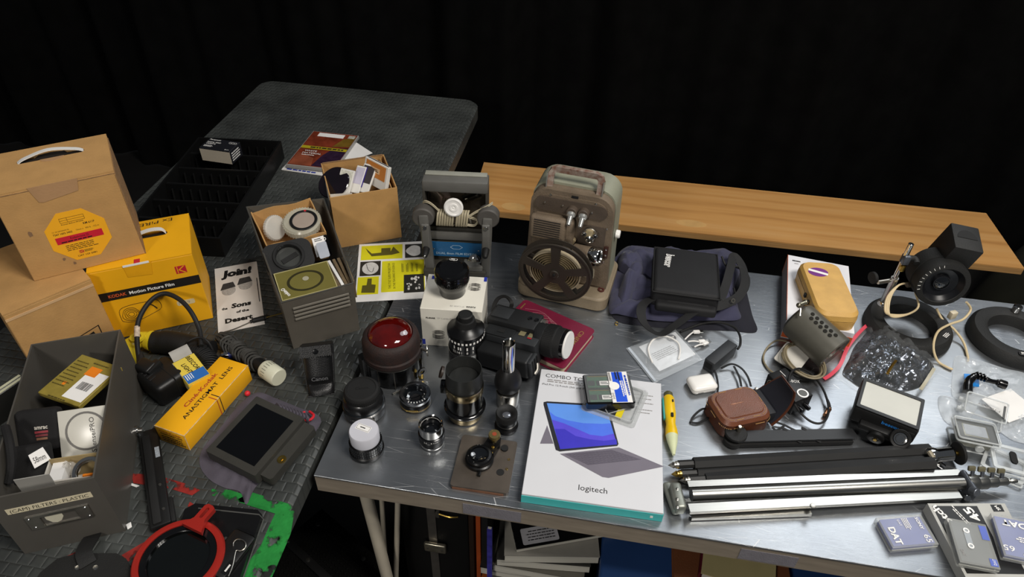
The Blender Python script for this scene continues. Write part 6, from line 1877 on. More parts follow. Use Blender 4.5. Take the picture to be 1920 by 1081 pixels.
txt(t, 'logitech', INK, mt_ @ X((0.000, -0.128, 0)), 0.0125, 0.053)

c0, rz, w, d = flat((1079, 771), (1168, 803), (1108, 697), 0.030)
t = thing('clear_clamshell', 'empty clear clamshell tray lying on the white carton', 'packaging', (c0.x + 0.018, c0.y - 0.002, T + 0.0276), rz)
b = B()
b.prism(rrect(0.115, 0.108, 0.008, 4), 0.0, 0.0014)
b.prism(rrect(0.100, 0.094, 0.008, 4), 0.0014, 0.009, holes=[rrect(0.096, 0.090, 0.007, 4)])
b.put('tray', mat('clamshell plastic', '#c9cccc', 0.15, alpha=0.38, spec=0.9), t)
B().ring(0.046, 0.048, 0.002, (0, 0, 0.009), seg=4).put('tray_ridge', MATS['clamshell plastic'], t)
B().box(0.060, 0.030, 0.003, (-0.004, -0.030, 0.0035)).put('memory_stick', mat('dark circuit board', '#23262a', 0.4), t)
B().box(0.013, 0.030, 0.0006, (0.020, -0.030, 0.0054)).put('yellow_label', mat('yellow label', '#d6c41e', 0.5), t)
c0, rz, w, d = flat((1109, 768), (1192, 763), (1092, 698), 0.052)
t = thing('memory_pack', 'black blister pack of two memory sticks with blue band', 'packaging', (c0.x, c0.y, T + 0.0385), rz - 3)
t.scale = (1.13, 1.13, 1.0)
w, d = 0.088, 0.072
B().prism(rrect(w, d, 0.005), 0.0, 0.015).put('tray', GLOSSB, t)
PCB = mat('green circuit board', '#1f4a30', 0.4, var=0.2, vs=90)
CHIP = mat('memory chip', '#15161a', 0.4)
for k in range(2):
    s2 = B().box(0.066, 0.028, 0.0016, (-0.004, 0.017 - 0.034 * k, 0.0160)).put('memory_stick', PCB, t)
    for j in range(4):
        B().box(0.012, 0.011, 0.0012, (-0.030 + 0.0155 * j, 0.013 - 0.034 * k + 0.0, 0.0174)).put('chip', CHIP, s2)
    B().box(0.062, 0.002, 0.0005, (-0.004, 0.0295 - 0.034 * k, 0.0170)).put('gold_contacts', BRASS, s2)
    B().box(0.018, 0.010, 0.0005, (-0.006, 0.012 - 0.034 * k, 0.0184)).put('white_sticker', WHITEP, s2)
    lines(s2, 'sticker_print', 0.015, 0.007, 2, X((-0.006, 0.012 - 0.034 * k, 0.0186)))
B().box(w * 0.96, d * 0.95, 0.0006, (0, 0, 0.0200)).put('clear_lid', CLEAR, t)
lb_ = B().box(0.036, d + 0.002, 0.0008, (0.020, 0, 0.0210)).put('card_band', WHITEP, t)
BLB = mat('band blue', '#1c4fd0', 0.4, var=0.04)
decal(lb_, 'blue_stripe', rect(0.009, -d / 2, 0.029, d / 2), BLB, X((0, 0, 0.0215)))
decal(lb_, 'globe_print', circ(0.0095, 24, 0.010, 0.002), WHITEINK, X((0, 0, 0.0219)))
lines(lb_, 'band_print', 0.040, 0.007, 2, X((0.025, -0.006, 0.0219), (0, 0, -88)), WHITEINK, th=0.3, seed=41)
lines(lb_, 'band_print', 0.024, 0.010, 2, X((0.019, 0.024, 0.0219), (0, 0, -88)), INK, th=0.3, seed=42)
txt(lb_, 'IMM', GREYINK, X((0.005, -0.022, 0.0216), (0, 0, -88)), 0.006, 0.014)
lines(lb_, 'band_print', 0.026, 0.006, 1, X((0.005, 0.022, 0.0216), (0, 0, -88)), GREYINK, th=0.3, seed=43)
lines(lb_, 'band_print', 0.056, 0.004, 1, X((0.034, 0.0, 0.0216), (0, 0, -88)), mat('blue print', '#1c3fa8', 0.4), th=0.4, seed=44)

# ================================================================ cloth, bag and small electronics
NAVY = mat('navy cloth', '#34344a', 0.9, var=0.12, vs=20, sheen=0.1, bump=0.25, bs=700)
NAVYD = mat('dark navy cloth', '#15151f', 0.92, var=0.15, sheen=0.05, bump=0.25, bs=700)
o = lump(B(), [at(x, y, 0) for x, y in ((1148, 594), (1215, 612), (1300, 618), (1370, 620), (1418, 622), (1410, 590), (1398, 540), (1388, 500), (1340, 490), (1260, 480), (1190, 480), (1152, 520))], T + 0.0006, 0.010, 0.006, 30, 10, 7, 1.0).put('black_cloth', NAVYD, None, ang=60)
tag(o, 'folded near-black cloth at the bottom of the cloth pile', 'cloth')
t = thing('navy_cloth', 'crumpled navy blue cloth under the black shoulder bag', 'cloth', (0, 0, 0))
lump(B(), [at(x, y, 0.012) for x, y in ((1142, 582), (1160, 588), (1210, 598), (1260, 602), (1330, 600), (1386, 598), (1384, 575), (1378, 540), (1390, 500), (1384, 478), (1352, 468), (1300, 470), (1240, 466), (1190, 460), (1168, 466), (1152, 488), (1146, 530))], T + 0.011, 0.024, 0.022, 20, 18, 6, 2.2, sub=8).put('cloth', NAVY, t, ang=60)
lump(B(), [at(x, y, 0.034) for x, y in ((1158, 492), (1164, 470), (1180, 462), (1200, 468), (1212, 490), (1206, 520), (1190, 545), (1178, 560), (1166, 566), (1160, 540), (1176, 512), (1168, 502))], T + 0.020, 0.034, 0.012, 36, 10, 3, 4.0).put('cloth_fold', NAVY, t, ang=60)
c0, rz, w, d = flat((1217, 541), (1346, 558), (1233, 459), 0.088)
bag = thing('shoulder_bag', 'padded black shoulder bag with white outlined lettering', 'bag', (c0.x, c0.y, T + 0.034), rz)
NYL = mat('black bag nylon', '#141416', 0.7, var=0.15, bump=0.3, bs=1100)
B().box(w, d, 0.052, (0, 0, 0.028), bev=0.010, seg=4, taper=0.97).put('body', NYL, bag)
B().tube([V((x, y, 0.047)) for x, y in rrect(w - 0.002, d - 0.002, 0.012, 3)], 0.0018, 6, 2, True).put('piping', BLACKM, bag)
B().box(w * 0.62, 0.012, 0.014, (0.008, -d / 2 + 0.002, 0.020), bev=0.003).put('hand_loop', NYL, bag)
B().box(w * 0.9, 0.030, 0.024, (0.004, -d / 2 - 0.003, 0.014), bev=0.008, seg=3).put('front_pocket', NYL, bag)
mm = X((-w * 0.26, d * 0.16, 0.0546), (0, 0, -96))
txt(bag, 'bescor', WHITEINK, mm, 0.019, 0.053, bold=0.05)
txt(bag, 'bescor', mat('dark blue print', '#141a38', 0.5), mm @ X((0, 0, 0.0003)), 0.0185, 0.0515, bold=-0.02)
WEB = mat('black webbing', '#1a1a1b', 0.75, var=0.1, bump=0.4, bs=1400)
bi = (M.Translation((c0.x, c0.y, T + 0.034)) @ M.Rotation(math.radians(rz), 4, 'Z')).inverted()
def bq(px, py, z):
    return bi @ at(px, py, z)
B().strap([bq(1340, 560, 0.045), bq(1352, 556, 0.055), bq(1362, 530, 0.060), bq(1370, 500, 0.065), bq(1376, 480, 0.062), bq(1392, 500, 0.05), bq(1396, 530, 0.045), bq(1384, 556, 0.04), bq(1352, 572, 0.045), bq(1330, 575, 0.05)], 0.022, 0.0018, up=(0.3, -0.5, 1)).put('strap_loop', WEB, bag)
B().strap([bq(1250, 562, 0.046), bq(1222, 560, 0.052), bq(1204, 574, 0.052), bq(1204, 598, 0.044), bq(1220, 618, 0.034), bq(1240, 626, 0.026), bq(1262, 612, 0.036), bq(1285, 596, 0.044), bq(1310, 578, 0.050)], 0.022, 0.0018, up=(0, 0.4, 1)).put('shoulder_strap', WEB, bag)
B().tube([bq(1353, 480, 0.075), bq(1364, 500, 0.055), bq(1388, 500, 0.05), bq(1404, 520, 0.04), bq(1400, 545, 0.036), bq(1382, 556, 0.038), bq(1376, 540, 0.04)], 0.0026, 8).put('cord', RUBBER, bag)
B().tube([bq(1380, 500, 0.046), bq(1400, 512, 0.04), bq(1402, 540, 0.036), bq(1386, 562, 0.034)], 0.0026, 8).put('cord', RUBBER, bag)
for px, py in ((1278, 568), (1374, 563)):
    q = bq(px, py, 0.05)
    B().ring(0.003, 0.0055, 0.002, tuple(q), (50, 30, 0), seg=16).put('buckle_ring', STEEL, bag)

q = at(1156, 606, 0.003)
o = B().lathe([(0.0035 + 0.0012 * math.cos(a), 0.0012 * math.sin(a)) for a in [k * math.pi / 4 for k in range(9)]], 20).put('brass_ring', BRASS, None, loc=q, rot=(25, 10, 0))
tag(o, 'tiny brass ring lying alone on the bare steel', 'ring')

# --- zip bag with card and white cable
t = thing('zip_bag', 'clear zip bag holding a printed card and a white cable', 'bag', (0, 0, 0))
pz = [at(1174, 651, 0.006), at(1226, 716, 0.006), at(1318, 672, 0.006), at(1266, 614, 0.006)]
def bl4(P, u, v, z):
    p = P[0].lerp(P[1], u).lerp(P[3].lerp(P[2], u), v)
    return V((p.x, p.y, T + z))
B().sheet(lambda u, v: bl4(pz, u, v, 0.0030 + 0.012 * (math.sin(math.pi * u) * math.sin(math.pi * v)) ** 0.5 + 0.0015 * noise.noise(V((u * 9, v * 9, 3)))), 22, 22).put('film', MILKY, t, ang=60)
B().sheet(lambda u, v: bl4(pz, 0.10 + 0.74 * u, 0.20 + 0.74 * v, 0.006 + 0.002 * math.sin(2 * u)), 6, 6, 0.0012).put('printed_card', mat('white insert card', '#d9dadc', 0.5, var=0.03), t)
m1, w1, h1 = frame3(bl4(pz, 0.84, 0.20, 0.0085), bl4(pz, 0.84, 0.94, 0.0085), bl4(pz, 0.10, 0.20, 0.0085))
lines(t, 'card_print', w1 * 0.7, h1 * 0.30, 5, m1 @ X((-0.004, -h1 * 0.05, 0.0008)), GREYINK, th=0.14, seed=31)
B().cyl(0.011, 0.0006, (w1 * 0.32, h1 * 0.30, 0.0010), m=m1).put('printed_badge', mat('badge grey', '#6d6f74', 0.5), t)
txt(t, 'STOP', WHITEINK, m1 @ X((w1 * 0.32, h1 * 0.30, 0.0018)), 0.005, 0.016, bold=0.02)
B().strap([bl4(pz, 0.02, 0.04, 0.0045), bl4(pz, 0.5, 0.04, 0.0055), bl4(pz, 0.98, 0.04, 0.0045)], 0.006, 0.001).put('zip_strip', mat('milky zip', '#c9d2dc', 0.3, alpha=0.75), t)
o = B().tube([bl4(pz, 0.62, 0.18, 0.012), bl4(pz, 0.44, 0.22, 0.013), bl4(pz, 0.26, 0.30, 0.013), bl4(pz, 0.12, 0.48, 0.013), bl4(pz, 0.16, 0.70, 0.013), bl4(pz, 0.40, 0.80, 0.013), bl4(pz, 0.62, 0.74, 0.013), bl4(pz, 0.80, 0.60, 0.012)], 0.0022, 8).put('bagged_cable', WHITEPL, t)
for k, (p0_, p1_, p2_, lab) in enumerate((((1284, 636), (1300, 622), (1322, 621), 'white cable plug curving out of the far corner of the zip bag'), ((1290, 640), (1310, 640), (1334, 637), 'white cable plug reaching furthest from the zip bag'), ((1302, 650), (1318, 645), (1330, 640), 'white cable plug lying closest to the black power brick'))):
    c = thing('cable_plug', lab, 'cable', (0, 0, 0), group='white cable plugs by the zip bag')
    a_, b2, c2 = at(*p0_, 0.010), at(*p1_, 0.010), at(*p2_, 0.008)
    B().tube([a_, b2.lerp(a_, 0.5) + V((0, 0, 0.002)), b2], 0.0018, 8).put('cable', WHITEPL, c)
    dv = (c2 - b2).normalized()
    m2 = M.Translation(b2) @ dv.to_track_quat('X', 'Z').to_matrix().to_4x4()
    B().box(0.016, 0.009, 0.006, (0.008, 0, 0), bev=0.0015, m=m2).put('plug_body', WHITEPL, c)
    B().box(0.008, 0.006, 0.003, (0.020, 0, 0), m=m2).put('plug_tip', ALU, c)

# --- power brick
c0, rz, w, d = flat((1319, 669), (1336, 680), (1369, 638), 0.032)
t = thing('power_brick', 'black rectangular power brick with a curved lead', 'adapter', (c0.x, c0.y, T), rz)
BRK = mat('brick grey black', '#2a2c2f', 0.5, var=0.06)
B().box(w * 1.05, d, 0.032, (0, 0, 0.0161), bev=0.0015).put('body', BRK, t)
bi2 = (M.Translation((c0.x, c0.y, T)) @ M.Rotation(math.radians(rz), 4, 'Z')).inverted()
B().tube([bi2 @ at(x, y, z) for x, y, z in ((1383, 654, 0.018), (1388, 645, 0.020), (1387, 628, 0.022), (1376, 613, 0.022), (1350, 604, 0.018), (1318, 606, 0.010), (1285, 618, 0.005), (1276, 622, 0.004))], 0.0028, 8).put('lead', RUBBER, t)
B().cyl(0.0042, 0.012, (w * 0.2, d / 2 - 0.002, 0.018), (-90, 0, 0)).put('strain_relief', RUBBER, t)
B().box(w * 0.7, 0.0008, 0.016, (0.0, -d / 2 - 0.0003, 0.018)).put('socket', BLACKM, t)

# --- earbud case
q = at(1316, 719, 0.011)
t = thing('earbud_case', 'glossy white earbud charging case with rounded corners', 'case', (q.x, q.y, T), 14)
B().box(0.060, 0.045, 0.0215, (0, 0, 0.0109), bev=0.0104, seg=6).put('shell', WHITEPL, t)
B().tube([V((x, y, 0.0150)) for x, y in rrect(0.0595, 0.0445, 0.0102, 5)], 0.0003, 4, 1, True).put('lid_seam', GREYINK, t)
B().box(0.012, 0.0008, 0.003, (-0.012, -0.0224, 0.009)).put('hinge', mat('hinge grey', '#8f8d8a', 0.3, 0.7), t)

# --- brown leather case
c0, rz, w, d = flat((1346, 796), (1434, 776), (1340, 738), 0.044)
t = thing('leather_case', 'stitched brown leather camera case with its end flap open', 'case', (c0.x, c0.y, T), rz)
LEA = mat('brown leather', '#6a3f2c', 0.34, var=0.14, vs=22, bump=0.25, bs=500)
LEAD = mat('dark brown leather', '#4f2c1d', 0.3, var=0.14, vs=22, bump=0.2, bs=500)
B().prism(rrect(w * 1.06, d * 1.10, 0.022, 6), 0.002, 0.036, top=rrect(w * 1.04, d * 1.08, 0.022, 6)).put('body', LEAD, t)
B().prism(rrect(w * 1.05, d * 1.09, 0.022, 6), 0.0362, 0.044, top=rrect(w * 0.96, d * 0.98, 0.022, 6)).put('lid', LEA, t)
B().prism(rrect(w * 0.84, d * 0.78, 0.016, 6), 0.0442, 0.0465, top=rrect(w * 0.80, d * 0.74, 0.014, 6)).put('lid_pad', LEA, t)
THR = mat('tan thread', '#b08a55', 0.7)
for (kx, ky, z, n) in ((0.92, 0.90, 0.0445, 60), (1.075, 1.115, 0.030, 70)):
    oq = rrect(w * kx, d * ky, 0.022, 6)
    pth = smooth_path([V((x, y, z)) for x, y in oq], 3, True)
    b = B()
    step = max(1, len(pth) // n)
    for k in range(0, len(pth), 2):
        b.tube([pth[k], pth[(k + 1) % len(pth)]], 0.0006, 5, raw=True)
    b.put('stitching', THR, t, kind='stuff')
b = B()
b.sheet(lambda u, v: V((w * 0.56 + 0.045 * math.sin(u * 1.5), (v - .5) * d * (1.06 - 0.45 * u * u), 0.006 + 0.070 * u)), 8, 10, 0.0022)
b.put('open_flap', LEAD, t)
b = B()
b.sheet(lambda u, v: V((w * 0.555 + 0.0435 * math.sin(u * 1.5), (v - .5) * d * (0.98 - 0.45 * u * u), 0.010 + 0.064 * u)), 8, 10, 0.0008)
b.put('flap_lining', mat('navy lining', '#15161f', 0.7), t)
B().box(0.030, d * 0.86, 0.030, (w * 0.50, 0, 0.022), bev=0.003).put('inner_tray', mat('black inner tray', '#1a1b20', 0.6), t)
B().lathe([(0.004, 0), (0.003, 0.0015), (0, 0.002)], 14, X((w * 0.53, d * 0.34, 0.0445))).put('snap_stud', STEEL, t)
decal(t, 'worn_lettering', rect(-0.020, -0.004, 0.010, -0.002), mat('worn gold', '#9a6a50', 0.5, var=0.4, vs=200), X((0, 0.004, 0.0466)))
bi3 = (M.Translation((c0.x, c0.y, T)) @ M.Rotation(math.radians(rz), 4, 'Z')).inverted()
def lq(px, py, z):
    return bi3 @ at(px, py, z)
CORD = mat('black flat lace', '#121213', 0.6)
for pts in (((1334, 770, 0.012), (1318, 766, 0.012), (1302, 778, 0.008), (1296, 790, 0.004), (1310, 792, 0.004), (1330, 782, 0.006)), ((1344, 744, 0.022), (1346, 722, 0.012), (1342, 700, 0.010), (1334, 690, 0.008)), ((1352, 690, 0.006), (1372, 682, 0.012), (1390, 690, 0.012), (1402, 706, 0.010), (1408, 724, 0.010)), ((1376, 686, 0.010), (1386, 706, 0.010), (1390, 724, 0.010)), ((1452, 790, 0.008), (1470, 796, 0.006), (1486, 804, 0.004), (1500, 810, 0.004)), ((1448, 800, 0.006), (1456, 806, 0.004), (1470, 798, 0.007))):
    B().strap([lq(*p) for p in pts], 0.0045, 0.0014).put('carry_lace', CORD, t)

# --- yellow voltage tester
pa, pb = at(1253, 742, 0.013), at(1263, 852, 0.010)
mm = M.Translation(pa) @ (pb - pa).to_track_quat('Z', 'Y').to_matrix().to_4x4()
t = thing_m('voltage_tester', 'yellow pen-shaped voltage tester with pale tip', 'tester', mm)
L_ = (pb - pa).length
B().lathe([(0.008, 0.0), (0.0120, 0.008), (0.0125, 0.05 * 1), (0.0095, L_ * 0.50), (0.0120, L_ * 0.60), (0.0125, L_ * 0.68), (0.0120, L_ * 0.70)], 28).put('body', mat('tester yellow', '#e0b814', 0.35, var=0.03), t)
B().lathe([(0, -0.010), (0.006, -0.010), (0.0095, -0.006), (0.0100, 0.003), (0.0085, 0.005)], 24).put('end_cap', mat('olive grey cap', '#4a4a30', 0.5), t)
B().lathe([(0.0122, L_ * 0.695), (0.0100, L_ * 0.80), (0.0055, L_ * 0.93), (0.0030, L_), (0, L_)], 24).put('tip', mat('milky tip', '#c9cfa8', 0.35), t)
o = B().box(0.004, 0.008, 0.055, (-0.0130, 0.002, 0.038), bev=0.001).put('clip', mat('teal clip', '#2f8a84', 0.4), t)
B().box(0.005, 0.004, 0.010, (0.002, 0.0125, 0.060), bev=0.001).put('button', BLACKM, t)
B().box(0.003, 0.001, 0.006, (0.006, 0.0124, 0.022)).put('mark', INK, t)

# ================================================================ upper right: white carton, tan case, lamps
w, d, h = 0.148, 0.260, 0.056
t = thing('white_carton', 'flat white carton with orange edges under the tan case', 'box', (0.7425, 1.322, T), -16.2)
B().box(w, d, h, (0, 0, h / 2), bev=0.0008, seg=1).put('body', mat('satin white card', '#dcdce0', 0.45, var=0.02), t)
ORG = mat('orange edge', '#b8562a', 0.5)
B().box(w, 0.0008, h * 0.7, (0, -d / 2 - 0.0004, h * 0.4)).put('orange_edge', ORG, t)
B().box(0.0008, 0.0035, h - 0.002, (-w / 2 - 0.0003, d / 2 - 0.003, h / 2)).put('orange_corner', ORG, t)
B().box(0.0010, d, 0.0016, (-w / 2 - 0.0001, 0, h - 0.0006)).put('orange_line', ORG, t)
B().box(0.0006, d - 0.006, h - 0.004, (-w / 2 - 0.0002, 0, h / 2 - 0.001)).put('grey_side', mat('grey card side', '#8b8a90', 0.5), t)
lines(t, 'small_print', 0.022, 0.006, 1, X((-0.052, 0.108, h)), INK, th=0.4, seed=61)
lines(t, 'small_print', 0.010, 0.004, 1, X((-0.053, 0.097, h)), GREYINK, th=0.3, seed=62)
c0, rz, w, d = flat((1537, 592), (1606, 580), (1509, 492), 0.108)
_u = at(1509, 492, 0.108) - at(1537, 592, 0.108)
rz = math.degrees(math.atan2(_u.y, _u.x)) - 90 + 4
t = thing('tan_case', 'tan hard zip case with a purple oval sticker', 'case', (c0.x, c0.y, T + 0.0565), rz)
TAN = mat('tan leatherette', '#c79d55', 0.45, var=0.08, vs=30, bump=0.2, bs=400)
w, d = w * 1.02, d * 1.0
B().prism(rrect(w, d, 0.024, 7), 0.0, 0.024, top=rrect(w * 1.03, d * 1.02, 0.026, 7)).put('lower_shell', TAN, t)
ol, il, tl2 = rrect(w * 1.03, d * 1.02, 0.026, 7), rrect(w * 1.0, d, 0.025, 7), rrect(w * 0.90, d * 0.93, 0.022, 7)
b = B()
b.prism(ol, 0.0262, 0.040, top=il)
b.prism(il, 0.0401, 0.0475, top=tl2)
b.put('lid', TAN, t)
B().prism(rrect(w * 1.02, d * 1.01, 0.026, 7), 0.0240, 0.0262).put('zip_gap', mat('seam dark', '#3f2f18', 0.7), t)
decal(t, 'oval_sticker', [(x * 1.0, y) for x, y in circ(0.0235, 28, -0.012, d * 0.27, 0.72)], mat('purple sticker', '#6a1c78', 0.45), X((0, 0, 0.0476)))
B().prism(rect(-0.0225, -0.004, 0.0225, 0.004), 0.0480, 0.0483, X((-0.012, d * 0.27, 0), (0, 0, -22))).put('white_bar', WHITEINK, t)
for y in (-0.01, -0.035):
    B().box(0.006, 0.008, 0.010, (-w / 2 - 0.003, y, 0.025), bev=0.001).put('clasp', BLACKM, t)

# --- perforated tin lamp on its coil of flex
pa, pb = at(1494, 597, 0.078), at(1553, 652, 0.058)
dv = pb - pa
mm = M.Translation(pa) @ dv.to_track_quat('Z', 'Y').to_matrix().to_4x4()
t = thing_m('tin_lamp', 'olive grey perforated metal lamp lying on its cord', 'lamp', mm)
OLG = mat('olive grey enamel', '#54524a', 0.42, 0.15, var=0.08, vs=30)
L_ = dv.length + 0.012
RL = 0.044
B().lathe([(0, -0.006), (RL * 0.75, -0.006), (RL * 0.95, 0.0), (RL, 0.008), (RL, L_), (RL * 1.02, L_), (RL * 1.02, L_ + 0.004), (RL * 0.97, L_ + 0.006), (0.020, L_ + 0.003), (0.0195, L_ - 0.006), (0, L_ - 0.008)], 48).put('housing', OLG, t)
B().lathe([(0.019, L_ - 0.004), (0.010, L_ + 0.001), (0, L_ + 0.002)], 28).put('bulb_lens', mat('dim bulb glass', '#4f5048', 0.1, coat=1.0), t)
inv = mm.inverted()
upl = (inv.to_3x3() @ V((0, -0.35, 1))).normalized()
a_up = math.degrees(math.atan2(upl.y, upl.x))
for r_ in range(2):
    for k in range(6 - r_):
        a = math.radians(a_up + (6 if r_ else -8))
        z = 0.022 + 0.013 * k + 0.006 * r_
        B().cyl(0.0044, 0.0012, (RL * math.cos(a), RL * math.sin(a), z), (0, 90, math.degrees(a)), seg=16).put('vent_hole', mat('hole dark', '#16140f', 0.9), t)
for k in range(4):
    a = math.radians(a_up + 60 + 90 * k)
    B().lathe([(0.003, 0), (0, 0.002)], 10, X((RL * 0.8 * math.cos(a), RL * 0.8 * math.sin(a), L_ + 0.005))).put('rivet', STEEL, t)
ti = inv
B().tube([ti @ at(1500, 592, 0.118), ti @ at(1501, 578, 0.128)], 0.0022, 8, raw=True).put('bracket_pin', STEEL, t)
B().tube([ti @ at(1498, 572, 0.130), ti @ at(1512, 566, 0.130)], 0.0045, 10, raw=True).put('bracket_bar', mat('old nickel', '#8f8a78', 0.3, 0.9), t)
for p in ((1498, 572), (1510, 566)):
    B().sph(0.006, ti @ at(*p, 0.130), seg=12, rings=8).put('bracket_knob', MATS['old nickel'], t)
OC = mat('olive flex', '#857a62', 0.5, var=0.08)
b = B()
for k in range(9):
    ox = random.uniform(-4, 4)
    rr = 1 + 0.10 * random.uniform(-1, 1)
    b.tube([ti @ at(1506 + ox + 36 * rr * math.cos(a) * 1.0 + 8 * math.sin(a), 676 + 30 * rr * math.sin(a) + 10 * math.cos(a), 0.010 + 0.0028 * k + 0.004 * math.sin(a * 2 + k)) for a in [q * 2 * math.pi / 14 for q in range(14)]], 0.0021, 6, 3, True)
b.put('flex_coil', OC, t, kind='stuff')
B().tube([ti @ at(x, y, z) for x, y, z in ((1478, 640, 0.012), (1456, 638, 0.010), (1438, 652, 0.006), (1431, 672, 0.004), (1440, 690, 0.004), (1458, 704, 0.005))], 0.0021, 8).put('flex_lead', OC, t)
m1, w1, h1 = frame3(at(1490, 700, 0.004), at(1512, 672, 0.020), at(1458, 668, 0.012))
o = B().prism(rrect(h1 * 1.15, w1 * 1.2, 0.005), 0.0, 0.003, X((0, 0, 0.001), (0, 0, 90))).put('socket_plate', mat('ivory plate', '#c9c6bd', 0.4), None)
o.matrix_world = m1
tag(o, 'ivory plastic plate half under the coiled lamp flex', 'plate')
B().cyl(0.0035, 0.0006, (-0.004, h1 * 0.36, 0.0042)).put('screw_hole', mat('hole dark', '#16140f', 0.9), o)

# --- small audio adapter box
c0, rz, w, d = flat((1441, 706), (1494, 760), (1470, 682), 0.042)
t = thing('audio_adapter', 'small black audio adapter box with two ringed dials', 'adapter', (c0.x, c0.y, T), rz)
AB = mat('adapter black', '#141415', 0.4, var=0.1, bump=0.15, bs=900)
w, d = 0.086, 0.048
B().box(w, d, 0.042, (0, 0, 0.0212), bev=0.002).put('body', AB, t)
mfa = X((0, -d / 2, 0), FR)
for x in (-0.026, 0.004):
    B().ring(0.0095, 0.0108, 0.001, (x, 0.024, 0), m=mfa).put('dial_ring', mat('dial cream', '#a9a08a', 0.4), t)
    B().lathe([(0, 0), (0.0075, 0), (0.007, 0.006), (0.0045, 0.008), (0, 0.008)], 20, mfa @ X((x, 0.024, 0))).put('dial', AB, t)
    B().ring(0.0050, 0.0060, 0.0006, (x, 0.024, 0.007), m=mfa).put('dial_line', MATS['dial cream'], t)
txt(t, 'A-BOX', WHITEINK, X((-0.004, 0.012, 0.0423), (0, 0, 60)), 0.008, 0.026)
for x, y in ((-0.030, 0.006), (0.012, -0.016), (0.028, 0.012)):
    lines(t, 'panel_print', 0.018, 0.003, 1, X((x, y, 0.0423)), WHITEINK, seed=int(50 + x * 1000))
B().ring(0.0090, 0.0120, 0.0015, (w * 0.36, 0.006, 0.0422)).put('button_ring', WHITEPL, t)
B().cyl(0.0088, 0.001, (w * 0.36, 0.006, 0.0423)).put('button', mat('button grey', '#4c4c48', 0.4), t)
for y in (-0.012, 0.006):
    B().cyl(0.005, 0.016, (w / 2, y, 0.022), (0, 90, 0), bev=0.001).put('jack', GLOSSB, t)
bi4 = (M.Translation((c0.x, c0.y, T)) @ M.Rotation(math.radians(rz), 4, 'Z')).inverted()
loop = [bi4 @ at(1516 + 36 * math.cos(a) + 10 * math.sin(a), 742 + 50 * math.sin(a) + 12 * math.cos(a), 0.012 + 0.040 * max(0, -math.cos(a - 0.5))) for a in [k * 2 * math.pi / 14 for k in range(14)]]
B().tube(loop, 0.0024, 8, 5, True).put('cable_loop', RUBBER, t)
B().tube([bi4 @ at(1548, 742, 0.012), bi4 @ at(1556, 760, 0.008), bi4 @ at(1552, 772, 0.006)], 0.0022, 8).put('cable_end', RUBBER, t)
B().tube([bi4 @ at(1547, 778, 0.007), bi4 @ at(1555, 766, 0.007)], 0.005, 10, raw=True).put('plug', mat('copper plug', '#a8795a', 0.25, 0.9), t)
B().tube([bi4 @ at(1554, 768, 0.007), bi4 @ at(1558, 763, 0.009)], 0.0018, 8, raw=True).put('plug_pin', CHROME, t)

# --- zip bag of crumpled foil
t = thing('foil_zip_bag', 'clear zip bag with red seal stuffed with crumpled silver film', 'bag', (0, 0, 0))
ol = [(1638, 600), (1668, 612), (1700, 634), (1736, 660), (1764, 688), (1752, 706), (1738, 730), (1700, 742), (1656, 738), (1612, 736), (1582, 718), (1566, 702), (1580, 672), (1596, 640)]
FOIL = mat('silver shielding film', '#7a808a', 0.13, 0.95, col2='#121316', vs=45, bump=1.0, bs=150)
FOIL.node_tree.nodes['Principled BSDF'].inputs['Base Color'].default_value = (0.1, 0.1, 0.1, 1)
pts = [at(x, y, 0.0) for x, y in ol]
cx_ = sum(pts, V((0, 0, 0))) / len(pts)
lump(B(), [cx_ + (p - cx_) * 0.86 for p in pts], T + 0.0016, 0.032, 0.011, 42, 44, 2.2, 7.0, sub=12).put('foil', FOIL, t, ang=25)
lump(B(), pts, T + 0.0008, 0.042, 0.011, 50, 30, 2.6, 7.0, sub=8).put('film', mat('thin glossy film', '#dfe4e8', 0.06, alpha=0.06, spec=1.0), t, ang=40)
B().strap([at(1640, 597, 0.008), at(1612, 622, 0.012), at(1590, 650, 0.014), at(1576, 682, 0.012), at(1560, 700, 0.007), at(1545, 710, 0.004)], 0.008, 0.0012).put('zip_strip', mat('pink red zip', '#d2495a', 0.35, alpha=0.9), t)
B().tube([at(1664, 700, 0.05), at(1672, 686, 0.055), at(1680, 676, 0.053)], 0.003, 6).put('brass_part', mat('gold fleck', '#b08a3a', 0.25, 0.9), t)
B().strap([at(1752, 690, 0.02), at(1738, 712, 0.022), at(1726, 730, 0.014)], 0.007, 0.001).put('side_seam', mat('yellowed seam', '#b9b39c', 0.3, alpha=0.8), t)

# --- big lamp on ring stand
cx, cy = 0.945, 1.255
t = thing('ring_stand_lamp', 'black lamp head on a ring base with chrome post', 'lamp', (cx, cy, T), 0)
CRB = mat('black crinkle enamel', '#1b1b1a', 0.6, var=0.15, bump=0.5, bs=600)
B().lathe([(0.056, 0.0), (0.096, 0.0), (0.098, 0.006), (0.096, 0.022), (0.088, 0.032), (0.070, 0.034), (0.060, 0.030), (0.056, 0.020), (0.056, 0.0)], 64).put('ring_base', CRB, t)
decal(t, 'rating_plate', rrect(0.026, 0.014, 0.002), INK, X((0.062, -0.050, 0.0335), (0, 0, 40)))
lines(t, 'plate_print', 0.022, 0.010, 3, X((0.062, -0.050, 0.0337), (0, 0, 40)), WHITEINK)
px_, py_ = -0.046, 0.054
B().lathe([(0, 0.030), (0.014, 0.030), (0.013, 0.036), (0.0095, 0.042), (0, 0.042)], 24, X((px_, py_, 0))).put('post_collar', CHROME, t)
B().cyl(0.0085, 0.080, (px_, py_, 0.036)).put('post_sleeve', ALU, t)
B().cyl(0.0060, 0.105, (px_, py_, 0.110), bev=0.001).put('post', CHROME, t)
